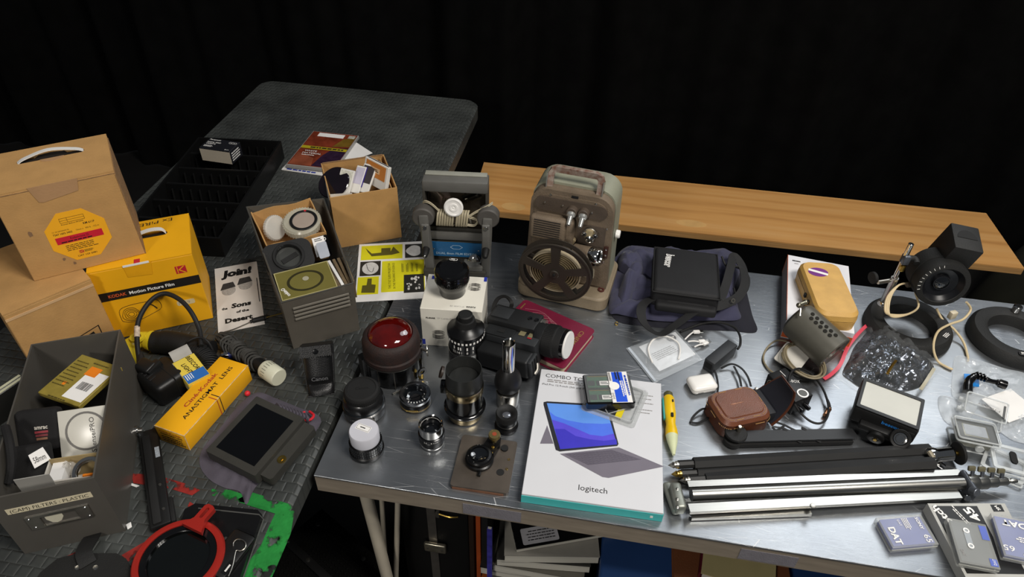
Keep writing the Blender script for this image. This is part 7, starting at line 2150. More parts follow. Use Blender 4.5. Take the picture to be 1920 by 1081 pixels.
B().cyl(0.0145, 0.008, (px_ - 0.040, py_ + 0.012, 0.105), (0, -90, 15), bev=0.001).put('clamp_knob', BLACKM, t)
B().cyl(0.005, 0.034, (px_ - 0.006, py_ + 0.003, 0.105), (0, -90, 15)).put('clamp_bolt', STEEL, t)
B().box(0.016, 0.018, 0.024, (px_ + 0.002, py_ - 0.002, 0.172), bev=0.003).put('clamp', mat('grey casting', '#5d6168', 0.35, 0.6), t)
B().box(0.010, 0.012, 0.016, (px_ + 0.001, py_ - 0.006, 0.150), bev=0.002).put('clamp_nut', BRASS, t)
hq = at(1769, 535, 0.140)
hl = V((hq.x - cx, hq.y - cy, 0.140))
B().tube([V((px_ + 0.006, py_, 0.172)), V((px_ + 0.026, py_ + 0.004, 0.170)), V((hl.x - 0.052, hl.y + 0.045, 0.166))], 0.007, 12).put('arm', CRB, t)
fwd = V((-0.10, -1.0, 0.10)).normalized()
mh = M.Translation(hl) @ fwd.to_track_quat('Z', 'Y').to_matrix().to_4x4()
upv = (mh.to_3x3().inverted() @ V((0, 0, 1)))
RH = 0.058
hd = B().lathe([(0, -0.085), (RH * 0.80, -0.085), (RH * 0.95, -0.078), (RH * 0.98, -0.035), (RH * 0.98, -0.032), (RH * 1.0, -0.030), (RH, -0.006), (RH * 0.97, 0.0), (RH * 0.78, 0.002), (RH * 0.76, 0.001)], 56, mh).put('lamp_head', CRB, t)
B().ring(RH * 0.995, RH * 1.015, 0.003, (0, 0, -0.034), m=mh, seg=56).put('head_ridge', CRB, hd)
B().lathe([(RH * 0.77, 0.001), (RH * 0.72, -0.004), (RH * 0.62, -0.010), (RH * 0.60, -0.012), (0.020, -0.016), (0.018, -0.010), (0.016, -0.010)], 48, mh).put('front_dish', mat('satin dish', '#121316', 0.3), hd)
B().lathe([(0.0165, -0.011), (0.010, -0.008), (0, -0.007)], 28, mh).put('lens', GLASS, hd)
au = math.degrees(math.atan2(upv.y, upv.x))
for k in range(9):
    a = math.radians(au + 18 + 11 * k)
    B().box(0.0058, 0.0010, 0.0006, (RH * 0.90 * math.cos(a), RH * 0.90 * math.sin(a), 0.0016), (0, 0, math.degrees(a)), m=mh).put('scale_mark', WHITEINK, hd)
# lamp block on top of the head
mb = M.Translation(hl + V((0.030, 0.060, 0.054))) @ X((0, 0, 0), (14, 6, -10))
bk = B().box(0.064, 0.076, 0.098, (0, 0, 0.0), bev=0.003, m=mb, taper=0.97).put('lamp_block', CRB, t)
B().prism([(0.022 * math.cos(a), -0.004 + 0.024 * math.sin(a)) for a in [k * math.pi / 10 for k in range(11)]], 0.0492, 0.0500, mb, holes=None or ()).put('finger_recess', BLACKM, bk)
CFX = mat('cream flex', '#cbb892', 0.45, var=0.06)
def rel(px, py, z):
    q = at(px, py, z)
    return V((q.x - cx, q.y - cy, z))
for k in range(3):
    B().tube([rel(1712, 530, 0.10 - 0.003 * k), rel(1686, 534, 0.105), rel(1664 + 3 * k, 556, 0.09), rel(1660 + 3 * k, 584, 0.07), rel(1676, 590 + 2 * k, 0.06), rel(1704, 588, 0.06), rel(1722, 574, 0.07 + 0.004 * k), rel(1716, 548, 0.09)], 0.0024, 8).put('flex', CFX, t)
B().box(0.020, 0.010, 0.008, tuple(rel(1706, 534, 0.11)), (0, 0, 10), bev=0.002).put('cable_tie', mat('brown tie', '#3f372e', 0.6), t)
B().tube([rel(1756, 578, 0.05), rel(1768, 600, 0.03), rel(1788, 616, 0.02), rel(1806, 640, 0.008), rel(1814, 666, 0.004), rel(1815, 676, 0.004)], 0.0028, 8).put('flex', CFX, t)
B().tube([rel(1812, 566, 0.06), rel(1820, 580, 0.04), rel(1806, 598, 0.03), rel(1780, 608, 0.036), rel(1758, 622, 0.040), rel(1750, 650, 0.03), rel(1758, 676, 0.006), rel(1776, 688, 0.004), rel(1786, 692, 0.004)], 0.0028, 8).put('flex', CFX, t)
B().box(0.018, 0.012, 0.020, tuple(rel(1786, 590, 0.03)), (0, 0, 20), bev=0.002).put('plug', mat('ivory plug', '#bfb49c', 0.4), t)

# --- second ring base
t = thing('ring_stand', 'black ring-shaped lamp base standing on its own by the table end', 'base', (1.184, 1.226, T), 0)
B().lathe([(0.058, 0.0), (0.098, 0.0), (0.100, 0.006), (0.098, 0.020), (0.090, 0.030), (0.072, 0.032), (0.062, 0.028), (0.058, 0.018), (0.058, 0.0)], 64).put('ring', CRB, t)
B().prism(rrect(0.056, 0.014, 0.004), 0.0326, 0.0334, X((-0.010, -0.080, 0), (0, 0, -16))).put('rating_plate', INK, t)
lines(t, 'plate_print', 0.046, 0.009, 2, X((-0.010, -0.080, 0.0334), (0, 0, -16)), WHITEINK)
B().cyl(0.010, 0.018, (0.032, 0.072, 0.031), bev=0.002).put('post_socket', CHROME, t)

# ================================================================ LED light, supports
c0, rz, w, d = flat((1606, 762), (1724, 808), (1619, 708), 0.066)
t = thing('led_light', 'black on-camera LED light panel with white diffuser', 'light', (c0.x, c0.y, T), rz)
B().box(w * 1.02, d * 1.02, 0.040, (0, 0, 0.046), bev=0.004, taper=1.0).put('housing', mat('light black plastic', '#161616', 0.45, bump=0.1, bs=900), t)
B().box(w * 0.86, d * 0.70, 0.026, (-0.004, 0.004, 0.013), bev=0.006).put('battery', BLACK, t)
B().prism(rrect(w * 1.0, d * 1.0, 0.003, 3), 0.0661, 0.0690, holes=[rrect(w * 0.90, d * 0.82, 0.002, 2)]).put('bezel', BLACK, t)
B().prism(rrect(w * 0.90, d * 0.82, 0.002, 2), 0.0661, 0.0672).put('diffuser', mat('off white diffuser', '#c3c3bb', 0.5, var=0.03), t)
B().box(w * 0.80, 0.018, 0.016, (0.006, -d / 2 - 0.006, 0.032), bev=0.004).put('control_bar', MATS['light black plastic'], t)
txt(t, 'bescor', mat('bright blue print', '#2b7fd0', 0.4), X((0.012, -d / 2 - 0.0002, 0.0540), FR) @ X((0, 0, 0.0018)), 0.008, 0.034, bold=0.02)
B().lathe([(0, 0), (0.016, 0), (0.016, 0.006), (0.013, 0.008), (0.006, 0.008), (0.005, 0.007), (0, 0.007)], 32, X((-0.004, -d / 2 - 0.015, 0.024), (100, 0, 0))).put('dimmer_wheel', BLACK, t)
B().cyl(0.0035, 0.002, (-0.004, -d / 2 - 0.023, 0.0225), (100, 0, 0)).put('brass_pivot', BRASS, t)
for k in range(2):
    B().box(0.012, 0.002, 0.010, (w * 0.42, -d / 2 - 0.001, 0.050 - 0.014 * k), bev=0.0005).put('switch', BLACKM, t)
q = at(1688, 822, 0.044) - V((c0.x, c0.y, T))
q = M.Rotation(-math.radians(rz), 3, 'Z') @ q
mk_ = M.Translation(q) @ X((0, 0, 0), (52, 8, 0))
B().lathe([(0, -0.022), (0.012, -0.022), (0.014, -0.010), (0.019, -0.004), (0.0195, 0.002), (0.018, 0.004), (0.0135, 0.002), (0.0130, -0.003), (0, -0.003)], 36, mk_).put('shoe_mount', RUBBER, t)
B().lathe([(0.0125, -0.002), (0.0120, 0.001), (0.009, 0.0005), (0.008, 0.0015), (0.004, 0.001), (0, 0.002)], 32, mk_).put('mount_screw', CHROME, t)

# --- flat folding mini tripod
t = thing('mini_support', 'flat black folding camera support with round thumb disc', 'support', (0, 0, 0))
pa, pb = at(1380, 820, 0.014), at(1604, 815, 0.014)
mm = M.Translation((pa + pb) / 2) @ (pb - pa).to_track_quat('X', 'Z').to_matrix().to_4x4()
L_ = (pb - pa).length
B().prism([(-L_ / 2, -0.014), (L_ / 2 - 0.004, -0.013), (L_ / 2, -0.008), (L_ / 2 - 0.004, 0.012), (-L_ / 2, 0.013)], 0.0, 0.006, mm).put('upper_leg', mat('support black', '#1b1c1e', 0.45), t)
B().prism([(-L_ / 2, -0.017), (L_ / 2 - 0.010, -0.016), (L_ / 2 - 0.010, 0.006), (-L_ / 2, 0.010)], -0.0105, -0.001, mm).put('lower_leg', BLACKM, t)
for x in (-L_ * 0.10, L_ * 0.06):
    B().strap([mm @ V((x + 0.03 * s_, 0.016 * math.cos(math.pi * s_), 0.007 - 0.006 * s_)) for s_ in (0, .25, .5, .75, 1)], 0.006, 0.0015).put('tie_lace', CORD, t)
B().cyl(0.022, 0.007, (-L_ / 2 - 0.001, 0.004, 0.006), m=mm, seg=36, bev=0.001).put('thumb_disc', RUBBER, t)
B().cyl(0.0042, 0.016, (-L_ / 2 + 0.004, 0.006, 0.012), m=mm, bev=0.001).put('screw', STEEL, t)
B().cyl(0.018, 0.010, (-L_ / 2 - 0.006, -0.002, -0.0105), m=mm, seg=28).put('pivot', BLACKM, t)

# --- black tripod
t = thing('black_tripod', 'folded black tripod with spiked feet and chrome pan head', 'tripod', (0, 0, 0))
TB = mat('tripod black', '#1a1a1a', 0.55, var=0.15, vs=25)
for k, (a_, b2, ln) in enumerate((((1300, 869, 0.024), (1742, 843, 0.024), 0), ((1306, 886, 0.014), (1748, 862, 0.016), 0), ((1322, 897, 0.013), (1750, 868, 0.032), 0))):
    pa, pb = at(*a_), at(*b2)
    b = B().tube([pa, pb], 0.0125, 6, raw=True)
    b.put('leg', TB, t, ang=30)
    dv = (pa - pb).normalized()
    B().tube([pa, pa + dv * 0.030], 0.0085, 8, raw=True).put('leg_tip', TB, t)
    mm = M.Translation(pa + dv * 0.030) @ dv.to_track_quat('Z', 'Y').to_matrix().to_4x4()
    B().lathe([(0.0075, -0.002), (0.0075, 0.004), (0.0055, 0.005), (0.0055, 0.008), (0.0065, 0.009), (0, 0.020)], 16, mm).put('spike_foot', BRASS if k == 1 else STEEL, t)
pa, pb = at(1744, 854, 0.024), at(1786, 850, 0.026)
mm = M.Translation(pa) @ (pb - pa).to_track_quat('Z', 'Y').to_matrix().to_4x4()
L_ = (pb - pa).length
B().lathe([(0, -0.010), (0.013, -0.010), (0.016, -0.004), (0.016, L_ * 0.2), (0.0145, L_ * 0.25), (0.0145, L_ * 0.9), (0.012, L_), (0, L_)], 32, mm).put('head', CHROME, t)
B().cyl(0.005, 0.016, (0, 0, L_), m=mm).put('head_screw', BRASS, t)
B().lathe([(0, 0.010), (0.022, 0.010), (0.023, 0.012), (0.022, 0.015), (0, 0.015)], 36, mm @ X((0, 0, L_))).put('platform', BLACKM, t)
B().tube([at(1742, 846, 0.04), at(1750, 858, 0.038)], 0.005, 8, raw=True).put('lever', mat('lever cream', '#a59c88', 0.4, 0.5), t)
B().tube([at(1760, 868, 0.014), at(1768, 874, 0.006)], 0.006, 10, raw=True).put('lock_knob', CHROME, t)

# --- silver light stand
t = thing('light_stand', 'folded silver light stand with telescoping tubes', 'light stand', (0, 0, 0))
SIL = mat('satin aluminium', '#a3a29d', 0.30, 1.0, var=0.06, vs=20, stretch=(1, 12, 12))
pa, pb = at(1296, 927, 0.024), at(1804, 905, 0.024)
B().tube([pa, pb], 0.0125, 28, raw=True).put('main_tube', SIL, t)
def bar(name, a_, b2, wd, th, mt=SIL):
    pa, pb = at(*a_), at(*b2)
    mm = M.Translation((pa + pb) / 2) @ (pb - pa).to_track_quat('X', 'Z').to_matrix().to_4x4()
    L_ = (pb - pa).length
    b = B()
    b.box(L_, wd, th, (0, 0, 0), m=mm)
    for s_ in (-1, 1):
        b.box(L_, th, 0.007, (0, s_ * (wd / 2 - th / 2), -0.0035), m=mm)
    b.put(name, mt, t)
    return mm, L_
bar('leg', (1290, 907, 0.026), (1800, 885, 0.026), 0.013, 0.002)
bar('leg', (1292, 952, 0.026), (1800, 926, 0.020), 0.017, 0.002)
bar('leg', (1296, 966, 0.010), (1520, 958, 0.010), 0.012, 0.002)
for p in ((1524, 913, 0.030), (1524, 948, 0.028)):
    B().lathe([(0.0055, 0), (0.005, 0.002), (0, 0.003)], 16, M.Translation(at(*p))).put('rivet', STEEL, t)
CAST = mat('grey casting', '#5d6168', 0.35, 0.6)
CST2 = mat('pitted casting', '#8d9088', 0.45, 0.7, var=0.2, vs=50)
q = at(1270, 934, 0.02)
B().box(0.020, 0.056, 0.026, (q.x, q.y, T + 0.0215), (0, 0, 4), bev=0.006, seg=3).put('foot_casting', CST2, t)
q2 = at(1262, 930, 0.016)
B().box(0.016, 0.064, 0.016, (q2.x - 0.002, q2.y, T + 0.0105), (0, 0, 10), bev=0.005, seg=3).put('foot_pad', CST2, t)
for py in (916, 935, 950):
    B().lathe([(0.0032, 0), (0, 0.0015)], 10, M.Translation(at(1270, py, 0.0345))).put('rivet', STEEL, t)
q = at(1814, 908, 0.024)
B().box(0.012, 0.052, 0.034, (q.x, q.y, T + 0.0215), (0, 0, 6), bev=0.006, seg=3).put('leg_collar', CAST, t)
B().cyl(0.008, 0.014, tuple(at(1820, 918, 0.028)), (60, 0, 20), bev=0.001).put('collar_knob', CAST, t)
B().cyl(0.006, 0.006, tuple(at(1812, 933, 0.012)), (40, 0, 0), bev=0.001).put('collar_foot', CHROME, t)
dv = (pb - pa).normalized()
mm = M.Translation(pb) @ dv.to_track_quat('Z', 'Y').to_matrix().to_4x4()
z = 0.008
for k in range(4):
    r0 = 0.0160 - 0.0026 * k
    B().lathe([(0, z), (r0, z), (r0, z + 0.018), (r0 * 0.92, z + 0.020), (0, z + 0.020)], 28, mm).put('section_collar', SIL, t)
    qn = mm @ V((0, 0, z + 0.009))
    B().cyl(0.0035, r0 + 0.008, tuple(qn), (-28, 0, 0)).put('section_bolt', CAST, t)
    B().box(0.014, 0.006, 0.010, (qn.x, qn.y + 0.010 + r0 * .4, qn.z + r0 + 0.006), (-28, 0, 0), bev=0.002).put('section_knob', mat('olive knob', '#5f5a45', 0.5), t)
    z += 0.020
B().lathe([(0.005, z), (0.0055, z + 0.004), (0.004, z + 0.006), (0.0055, z + 0.010), (0.0040, z + 0.020), (0, z + 0.020)], 18, mm).put('spigot', SIL, t)

# ================================================================ digital tapes
c0, rz, w, d = flat((1811, 1080), (1955, 1082), (1739, 943), 0.024)
t = thing('reel_tape_box', 'black and grey magnetic tape box under two clear cassettes', 'box', (c0.x, c0.y, T), rz)
ang2 = 0.0
pl = [at(x, y, 0.024) - V((c0.x, c0.y, 0)) for x, y in ((1811, 1082), (1958, 1084), (1884, 943), (1739, 943))]
Rm = M.Rotation(-math.radians(rz), 3, 'Z')
pl = [Rm @ p for p in pl]
po = [(p.x, p.y) for p in pl]
B().prism(po, 0.0003, 0.024).put('body', mat('grey tape box', '#adada8', 0.45, var=0.04), t)
def lerp4(u, v):
    a_ = V(po[0]).lerp(V(po[1]), u)
    b2 = V(po[3]).lerp(V(po[2]), u)
    q = a_.lerp(b2, v)
    return (q.x, q.y)
decal(t, 'black_panel', [lerp4(*p) for p in ((0.04, 0.05), (0.62, 0.05), (0.62, 0.96), (0.04, 0.96))], mat('tape box black print', '#141414', 0.4), X((0, 0, 0.0241)))
decal(t, 'black_panel', [lerp4(*p) for p in ((0.62, 0.05), (0.80, 0.05), (0.80, 0.40), (0.62, 0.40))], MATS['tape box black print'], X((0, 0, 0.0241)))
decal(t, 'black_badge', [lerp4(*p) for p in ((0.80, 0.88), (0.94, 0.88), (0.94, 0.98), (0.80, 0.98))], MATS['tape box black print'], X((0, 0, 0.0241)))
def on_box(s_, u, v, hh, ww, rot, bold=0.03):
    q = lerp4(u, v)
    txt(t, s_, WHITEINK, X((q[0], q[1], 0.0243), (0, 0, rot)), hh, ww, bold=bold)
on_box('Scotch', 0.14, 0.76, 0.014, 0.062, 64 + 52)
on_box('45', 0.50, 0.84, 0.017, 0.030, 64 + 46)
on_box('3M', 0.87, 0.93, 0.006, 0.010, 64 + 46)
q = lerp4(0.34, 0.82)
lines(t, 'small_print', 0.05, 0.008, 2, X((q[0], q[1], 0.0243), (0, 0, 112)), WHITEINK)
DATB = mat('violet blue card', '#5566b4', 0.4, var=0.04)
DATG = mat('grey cassette shell', '#43494f', 0.35, var=0.06)
def dat(lab, c0, z, rz, w, d, kind):
    t = thing('digital_tape', lab, 'cassette', (c0[0], c0[1], T + z), rz, 'digital audio tapes at the table corner')
    B().box(w - 0.010, d - 0.009, 0.0125, (0, 0, 0.0080)).put('insert', DATB if kind < 2 else DATG, t)
    B().box(w, d, 0.0155, (0, 0, 0.0080), bev=0.0014).put('clear_case', mat('hazy tape case', '#c4c6c2', 0.3, alpha=0.36, var=0.03), t)
    B().box(w * 0.98, 0.0010, 0.0016, (0, -d / 2 - 0.0002, 0.009)).put('case_seam', mat('case edge', '#b9bab2', 0.3, alpha=0.7), t)
    top_ = X((0, 0, 0.0160))
    return t, top_
t, m_ = dat('blue digital audio tape lying alone on the bare steel', (0.7195, 0.707), 0.0, 6.8, 0.087, 0.061, 0)
txt(t, 'DAT', WHITEINK, m_ @ X((-0.026, -0.008, 0), (0, 0, -90)), 0.012, 0.034, bold=0.03)
txt(t, '65', WHITEINK, m_ @ X((0.030, -0.018, 0), (0, 0, -90)), 0.011, 0.015)
txt(t, 'SONY', WHITEINK, m_ @ X((0.030, 0.012, 0), (0, 0, -90)), 0.006, 0.024, bold=0.02)
txt(t, 'DAT', WHITEINK, m_ @ X((-0.006, 0.016, 0), (0, 0, -90)), 0.004, 0.012)
lines(t, 'small_print', 0.024, 0.012, 4, m_ @ X((0.006, 0.012, 0), (0, 0, -90)), WHITEINK)
c0, rz, w, d = flat((1797, 1055), (1873, 1065), (1779, 971), 0.041)
t, m_ = dat('clear case showing a grey cassette and its hubs on the tape box', (c0.x, c0.y), 0.0252, rz - 4, w, d * 0.98, 2)
decal(t, 'cassette_window', rrect(0.010, 0.040, 0.005, 4), mat('window clear', '#9aa0a4', 0.15), m_ @ X((-0.006, 0.006, 0)))
for y in (0.020, -0.010):
    B().ring(0.0028, 0.0052, 0.0008, (-0.006, y + 0.002, 0.0164)).put('hub', WHITEPL, t)
decal(t, 'blue_label', rect(0.018, 0.010, 0.030, 0.038), DATB, m_)
decal(t, 'blue_label', rect(0.018, -0.040, 0.030, -0.026), DATB, m_)
txt(t, 'DAT', WHITEINK, m_ @ X((0.025, -0.032, 0.0004), (0, 0, 90)), 0.005, 0.011)
txt(t, 'DAT', GREYINK, m_ @ X((-0.022, -0.024, 0), (0, 0, -80)), 0.006, 0.012)
c0, rz, w, d = flat((1885, 1042), (1962, 1056), (1856, 961), 0.041)
t, m_ = dat('blue digital audio tape cut off at the corner of the tape box', (c0.x, c0.y), 0.0252, rz - 2, w, d, 1)
txt(t, 'DAT', WHITEINK, m_ @ X((0.002, 0.026, 0), (0, 0, 178)), 0.012, 0.040, bold=0.03)
txt(t, '65', WHITEINK, m_ @ X((-0.020, -0.026, 0), (0, 0, 178)), 0.011, 0.018)
txt(t, 'SONY', WHITEINK, m_ @ X((0.012, -0.032, 0), (0, 0, 178)), 0.006, 0.024)
lines(t, 'small_print', 0.034, 0.012, 3, m_ @ X((0.012, -0.004, 0), (0, 0, 178)), WHITEINK)

# ================================================================ action camera kit
t = thing('accessory_bag', 'crinkled clear bag under the black action camera mount', 'bag', (0, 0, 0))
lump(B(), [at(x, y, 0) for x, y in ((1792, 668), (1830, 674), (1880, 690), (1930, 706), (1935, 760), (1900, 772), (1850, 764), (1800, 752), (1784, 738), (1786, 700))], T + 0.0008, 0.012, 0.012, 40, 12, 4, 3.0).put('film', MILKY, t, ang=50)
lump(B(), [at(x, y, 0) for x, y in ((1762, 742), (1800, 748), (1830, 760), (1822, 780), (1795, 800), (1772, 790), (1760, 765))], T + 0.0008, 0.010, 0.012, 50, 8, 3, 9.0).put('loose_film', MILKY, t, ang=50)
m1, w1, h1 = frame3(at(1882, 790, 0.014), at(1925, 774, 0.014), at(1862, 745, 0.014))
o = B().box(w1 * 1.3, h1 * 1.2, 0.0012).put('instruction_leaflet', WHITEP, None)
o.matrix_world = m1
tag(o, 'white folded instruction leaflet behind the clear housings', 'leaflet')
t = thing('adhesive_mount', 'black action camera arm with thumb bolt on a blue pad', 'mount', (0, 0, 0))
B().sheet(lambda u, v: at(1808 + 28 * u, 722 - 22 * v + 2 * u, 0.016), 2, 2, 0.002).put('blue_pad', mat('blue adhesive pad', '#2280d0', 0.4), t)
q = at(1824, 716, 0.020)
B().tube([at(1814, 734, 0.018), at(1816, 716, 0.024), at(1826, 706, 0.030), at(1836, 704, 0.032)], [0.010, 0.009, 0.008, 0.008], 12).put('base_clip', GLOSSB, t)
for k in range(3):
    B().cyl(0.009, 0.003, tuple(at(1832 + 6 * k, 704 + 2 * k, 0.034)), (0, 80, 0), bev=0.0005).put('hinge_ear', GLOSSB, t)
B().tube([at(1842, 708, 0.030), at(1858, 714, 0.028), at(1868, 716, 0.026), at(1874, 718, 0.026), at(1886, 722, 0.025)], [0.006, 0.005, 0.005, 0.007, 0.0095, 0.0095], 12).put('thumb_bolt', GLOSSB, t)
B().lathe([(0.002, 0), (0, 0.001)], 10, M.Translation(at(1826, 703, 0.042))).put('pin', ALU, t)

def housing(name, lab, pix, z, hgt_, grp):
    c0, rz, w, d = flat(*pix, z + hgt_)
    t = thing(name, lab, 'camera housing', (c0.x, c0.y, T + z), rz, grp)
    return t, w, d
HC = mat('housing clear', '#cfd4d4', 0.08, alpha=0.12, var=0.04, spec=1.0)
HE = mat('housing edge', '#d4d8d8', 0.1, alpha=0.5, spec=1.0)
def edges(t, w, d, h, r=0.0018):
    for z in (0.001, h):
        B().tube([V((x, y, z)) for x, y in rrect(w, d, 0.005, 3)], r, 6, 1, True).put('edge_rim', HE, t)
t, w, d = housing('clear_housing', 'clear empty camera housing leaning on the leaflet', ((1820, 756), (1866, 790), (1838, 736)), 0.002, 0.030, 'camera housings')
t.rotation_euler = (math.radians(8), math.radians(-4), math.radians(-30))
w, d = 0.075, 0.055
B().box(w, d, 0.030, (0, 0, 0.017), bev=0.004).put('shell', HC, t)
edges(t, w, d, 0.032)
B().box(0.004, d * 0.6, 0.002, (w * 0.42, 0, 0.0335)).put('grey_seal', mat('seal grey', '#4c4c4c', 0.5), t)
B().box(0.014, 0.010, 0.012, (-w / 2 - 0.006, 0.012, 0.018), bev=0.003).put('latch', HE, t)
B().box(0.014, 0.010, 0.012, (-w / 2 - 0.006, -0.014, 0.018), bev=0.003).put('latch', HE, t)
txt(t, 'HERO', GREYINK, X((0.004, 0.0, 0.0335), (0, 0, 172)), 0.006, 0.040)
t, w, d = housing('camera_in_housing', 'silver action camera inside a clear housing, dark screen up', ((1810, 835), (1866, 830), (1800, 783)), 0.001, 0.036, 'camera housings')
t.rotation_euler = (0, 0, math.radians(-14))
w, d = 0.076, 0.056
B().box(0.060, 0.042, 0.026, (0, 0, 0.018), bev=0.002).put('camera_body', mat('camera silver grey', '#8f8d7c', 0.35, 0.5, var=0.06), t)
decal(t, 'screen', rect(-0.022, -0.014, 0.020, 0.014), mat('dark glass screen', '#14161b', 0.06, coat=1.0), X((0, 0.002, 0.0312)))
B().box(w, d, 0.036, (0, 0, 0.0185), bev=0.003).put('shell', HC, t)
edges(t, w, d, 0.036)
B().tube([V((x, y, 0.028)) for x, y in rrect(w * 1.04, d * 1.05, 0.005, 3)], 0.0020, 6, 1, True).put('seal_rim', HE, t)
B().cyl(0.008, 0.006, (0.006, -d / 2 + 0.001, 0.016), (90, 0, 0), bev=0.001).put('shutter_button', HE, t)
B().prism(rrect(w * 0.97, d * 0.96, 0.003, 3), 0.0306, 0.0314, holes=[rect(-0.024, -0.015, 0.022, 0.018)]).put('dark_frame', mat('dark trim', '#2a2a26', 0.3), t)
for k, (pix, lab, rzk) in enumerate((((1886, 862), 'clear skeleton housing door with black rubber pad', -18), ((1872, 870), 'clear bent housing frame lying under the padded door', -38))):
    q = at(*pix, 0.012 - 0.008 * k)
    t = thing('housing_back', lab, 'camera housing', (q.x + 0.012, q.y, T + 0.011 - 0.010 * k), rzk, 'loose housing doors')
    B().prism(rrect(0.076, 0.066, 0.006, 3), 0.0, 0.005, holes=[rrect(0.062, 0.052, 0.004, 3)]).put('frame', HE, t)
    if not k:
        B().prism(rrect(0.062, 0.052, 0.004, 3), 0.001, 0.003).put('pane', HC, t)
        B().prism(rrect(0.012, 0.030, 0.0055, 4, 0.002, 0.004), 0.0031, 0.0065).put('rubber_pad', BLACKM, t)
    B().tube([V((-0.036, -0.034, 0.004)), V((-0.030, -0.042, 0.004)), V((0.030, -0.042, 0.004)), V((0.036, -0.034, 0.004))], 0.002, 6).put('hinge_rod', HE, t)
t = thing('clear_bag', 'empty crinkled clear bag behind the skeleton housings', 'bag', (0, 0, 0))
lump(B(), [at(x, y, 0) for x, y in ((1868, 800), (1890, 780), (1930, 770), (1940, 812), (1940, 832), (1900, 826))], T + 0.0008, 0.010, 0.010, 50, 10, 4, 12.0).put('film', MILKY, t, ang=50)

# ================================================================ under and behind the tables
CREAMP = mat('cream enamel tube', '#bfb6a4', 0.4, var=0.06)
def pole(lab, a_, b2, y0, r):
    p, q = face(*a_, y0), face(*b2, y0)
    dv = q - p
    lo = q + dv * (q.z / -dv.z)
    hi = p - dv * ((0.684 - p.z) / -dv.z)
    t = thing('stand_leg', lab, 'stand leg', (lo.x, lo.y, 0), 0, 'cream stand legs under the steel table')
    t.name = 'light_stand_tube'
    o_ = V((lo.x, lo.y, 0))
    B().tube([hi - o_, lo - o_ + V((0, 0, 0.012))], r, 20, raw=True).put('tube', CREAMP, t)
    B().cyl(r * 1.25, 0.018, (0, 0, 0), bev=0.002).put('rubber_foot', RUBBER, t)
pole('thick slanting cream tube under the steel table', (687, 930), (728, 1090), 0.80, 0.0135)
pole('thin cream rod right behind the thick slanting tube', (716, 936), (725, 1085), 0.88, 0.0058)
pole('thin upright cream rod next to the black trunk', (746, 945), (743, 1085), 0.84, 0.0062)

# trunk on end
a_, b2 = face(758, 1010, 0.90), face(876, 1010, 0.90)
wt = (b2 - a_).length
t = thing('storage_chest', 'upright black trunk with steel strap and hasp under the steel table', 'trunk', V(((a_.x + b2.x) / 2, (a_.y + b2.y) / 2, 0)), ROT)
TRK = mat('trunk black', '#0b0b0b', 0.5, var=0.2)
B().box(wt, 0.34, 0.62, (0, 0.17, 0.31), bev=0.004).put('body', TRK, t)
ti = (M.Translation(t.location) @ M.Rotation(math.radians(ROT), 4, 'Z')).inverted()
q = ti @ face(812, 1000, 0.90)
SSTR = mat('worn steel strap', '#85807a', 0.35, 0.8, var=0.15, vs=30)
B().box(0.021, 0.003, 0.61, (q.x, -0.0018, 0.308), bev=0.0006, seg=1).put('steel_strap', SSTR, t)
q = ti @ face(818, 1019, 0.90)
hs = B().box(0.056, 0.012, 0.034, (q.x, -0.009, q.z), bev=0.005, seg=3).put('hasp', mat('hasp plate', '#a39d8c', 0.3, 0.85, var=0.2, vs=60), t)
for s_ in (-0.018, 0.018):
    B().lathe([(0.0035, 0), (0, 0.002)], 10, X((q.x + s_, -0.0152, q.z), (90, 0, 0))).put('rivet', STEEL, hs)
q = ti @ face(822, 958, 0.90)
B().box(0.010, 0.010, 0.018, (q.x, -0.007, q.z), bev=0.002).put('top_catch', STEEL, t)
B().tube([V((q.x + 0.004, -0.010, q.z + 0.006)), V((q.x + 0.03, -0.011, q.z + 0.002)), V((q.x + 0.05, -0.011, q.z + 0.008))], 0.0022, 6).put('wire_handle', BRASS, t)

# boards standing between trunk and magazines
for lab, nm, x0, x1, mt_, y0, zt in (('thin dark brown board standing beside the black trunk', 'brown_board', 880, 889, mat('dark stained board', '#2a1a10', 0.5), 0.87, 0.60), ('narrow bright orange board standing by the magazine pile', 'orange_board', 893, 901, mat('orange paint', '#a94a1c', 0.5, var=0.08), 0.86, 0.62), ('thin black board standing behind the magazine pile', 'black_board', 903, 914, BLACKM, 0.86, 0.60)):
    p, q = face(x0, 1030, y0), face(x1, 1030, y0)
    o = B().box((q - p).length, 0.30, zt, (0, 0.15, zt / 2), bev=0.001, seg=1).put(nm, mt_, None, loc=V(((p.x + q.x) / 2, (p.y + q.y) / 2, 0)), rz=ROT)
    tag(o, lab, 'board')

# magazine pile on a dark crate
base = face(1040, 1036, 0.83)
zt = base.z
p, q = face(920, 1060, 0.83), face(1112, 1060, 0.83)
wm = (q - p).length
ctr = V(((p.x + q.x) / 2, (p.y + q.y) / 2, 0))
cz = 0.14
cr_ = B()
open_box(cr_, wm - 0.01, 0.28, cz, 0.006)
o = cr_.put('storage_crate', BLACKM, None, loc=ctr + V((0.026, 0.135, 0.0)), rz=ROT)
tag(o, 'low black crate holding up the magazine pile', 'crate')
PAGE = mat('magazine page edges', '#c9c5b8', 0.8, var=0.25, vs=4, stretch=(1, 1, 400))
z = cz + 0.0005
names = ['cream paged magazine at the bottom of the pile', 'bulky magazine second from the bottom of the pile', 'thick magazine third from the bottom of the pile', 'orange spined magazine in the lower half of the pile', 'loose paged magazine halfway up the pile', 'black covered magazine above the middle of the pile', 'thin white magazine under the bent ones', 'bent white magazine near the top of the pile', 'white spiral bound booklet just below the top one']
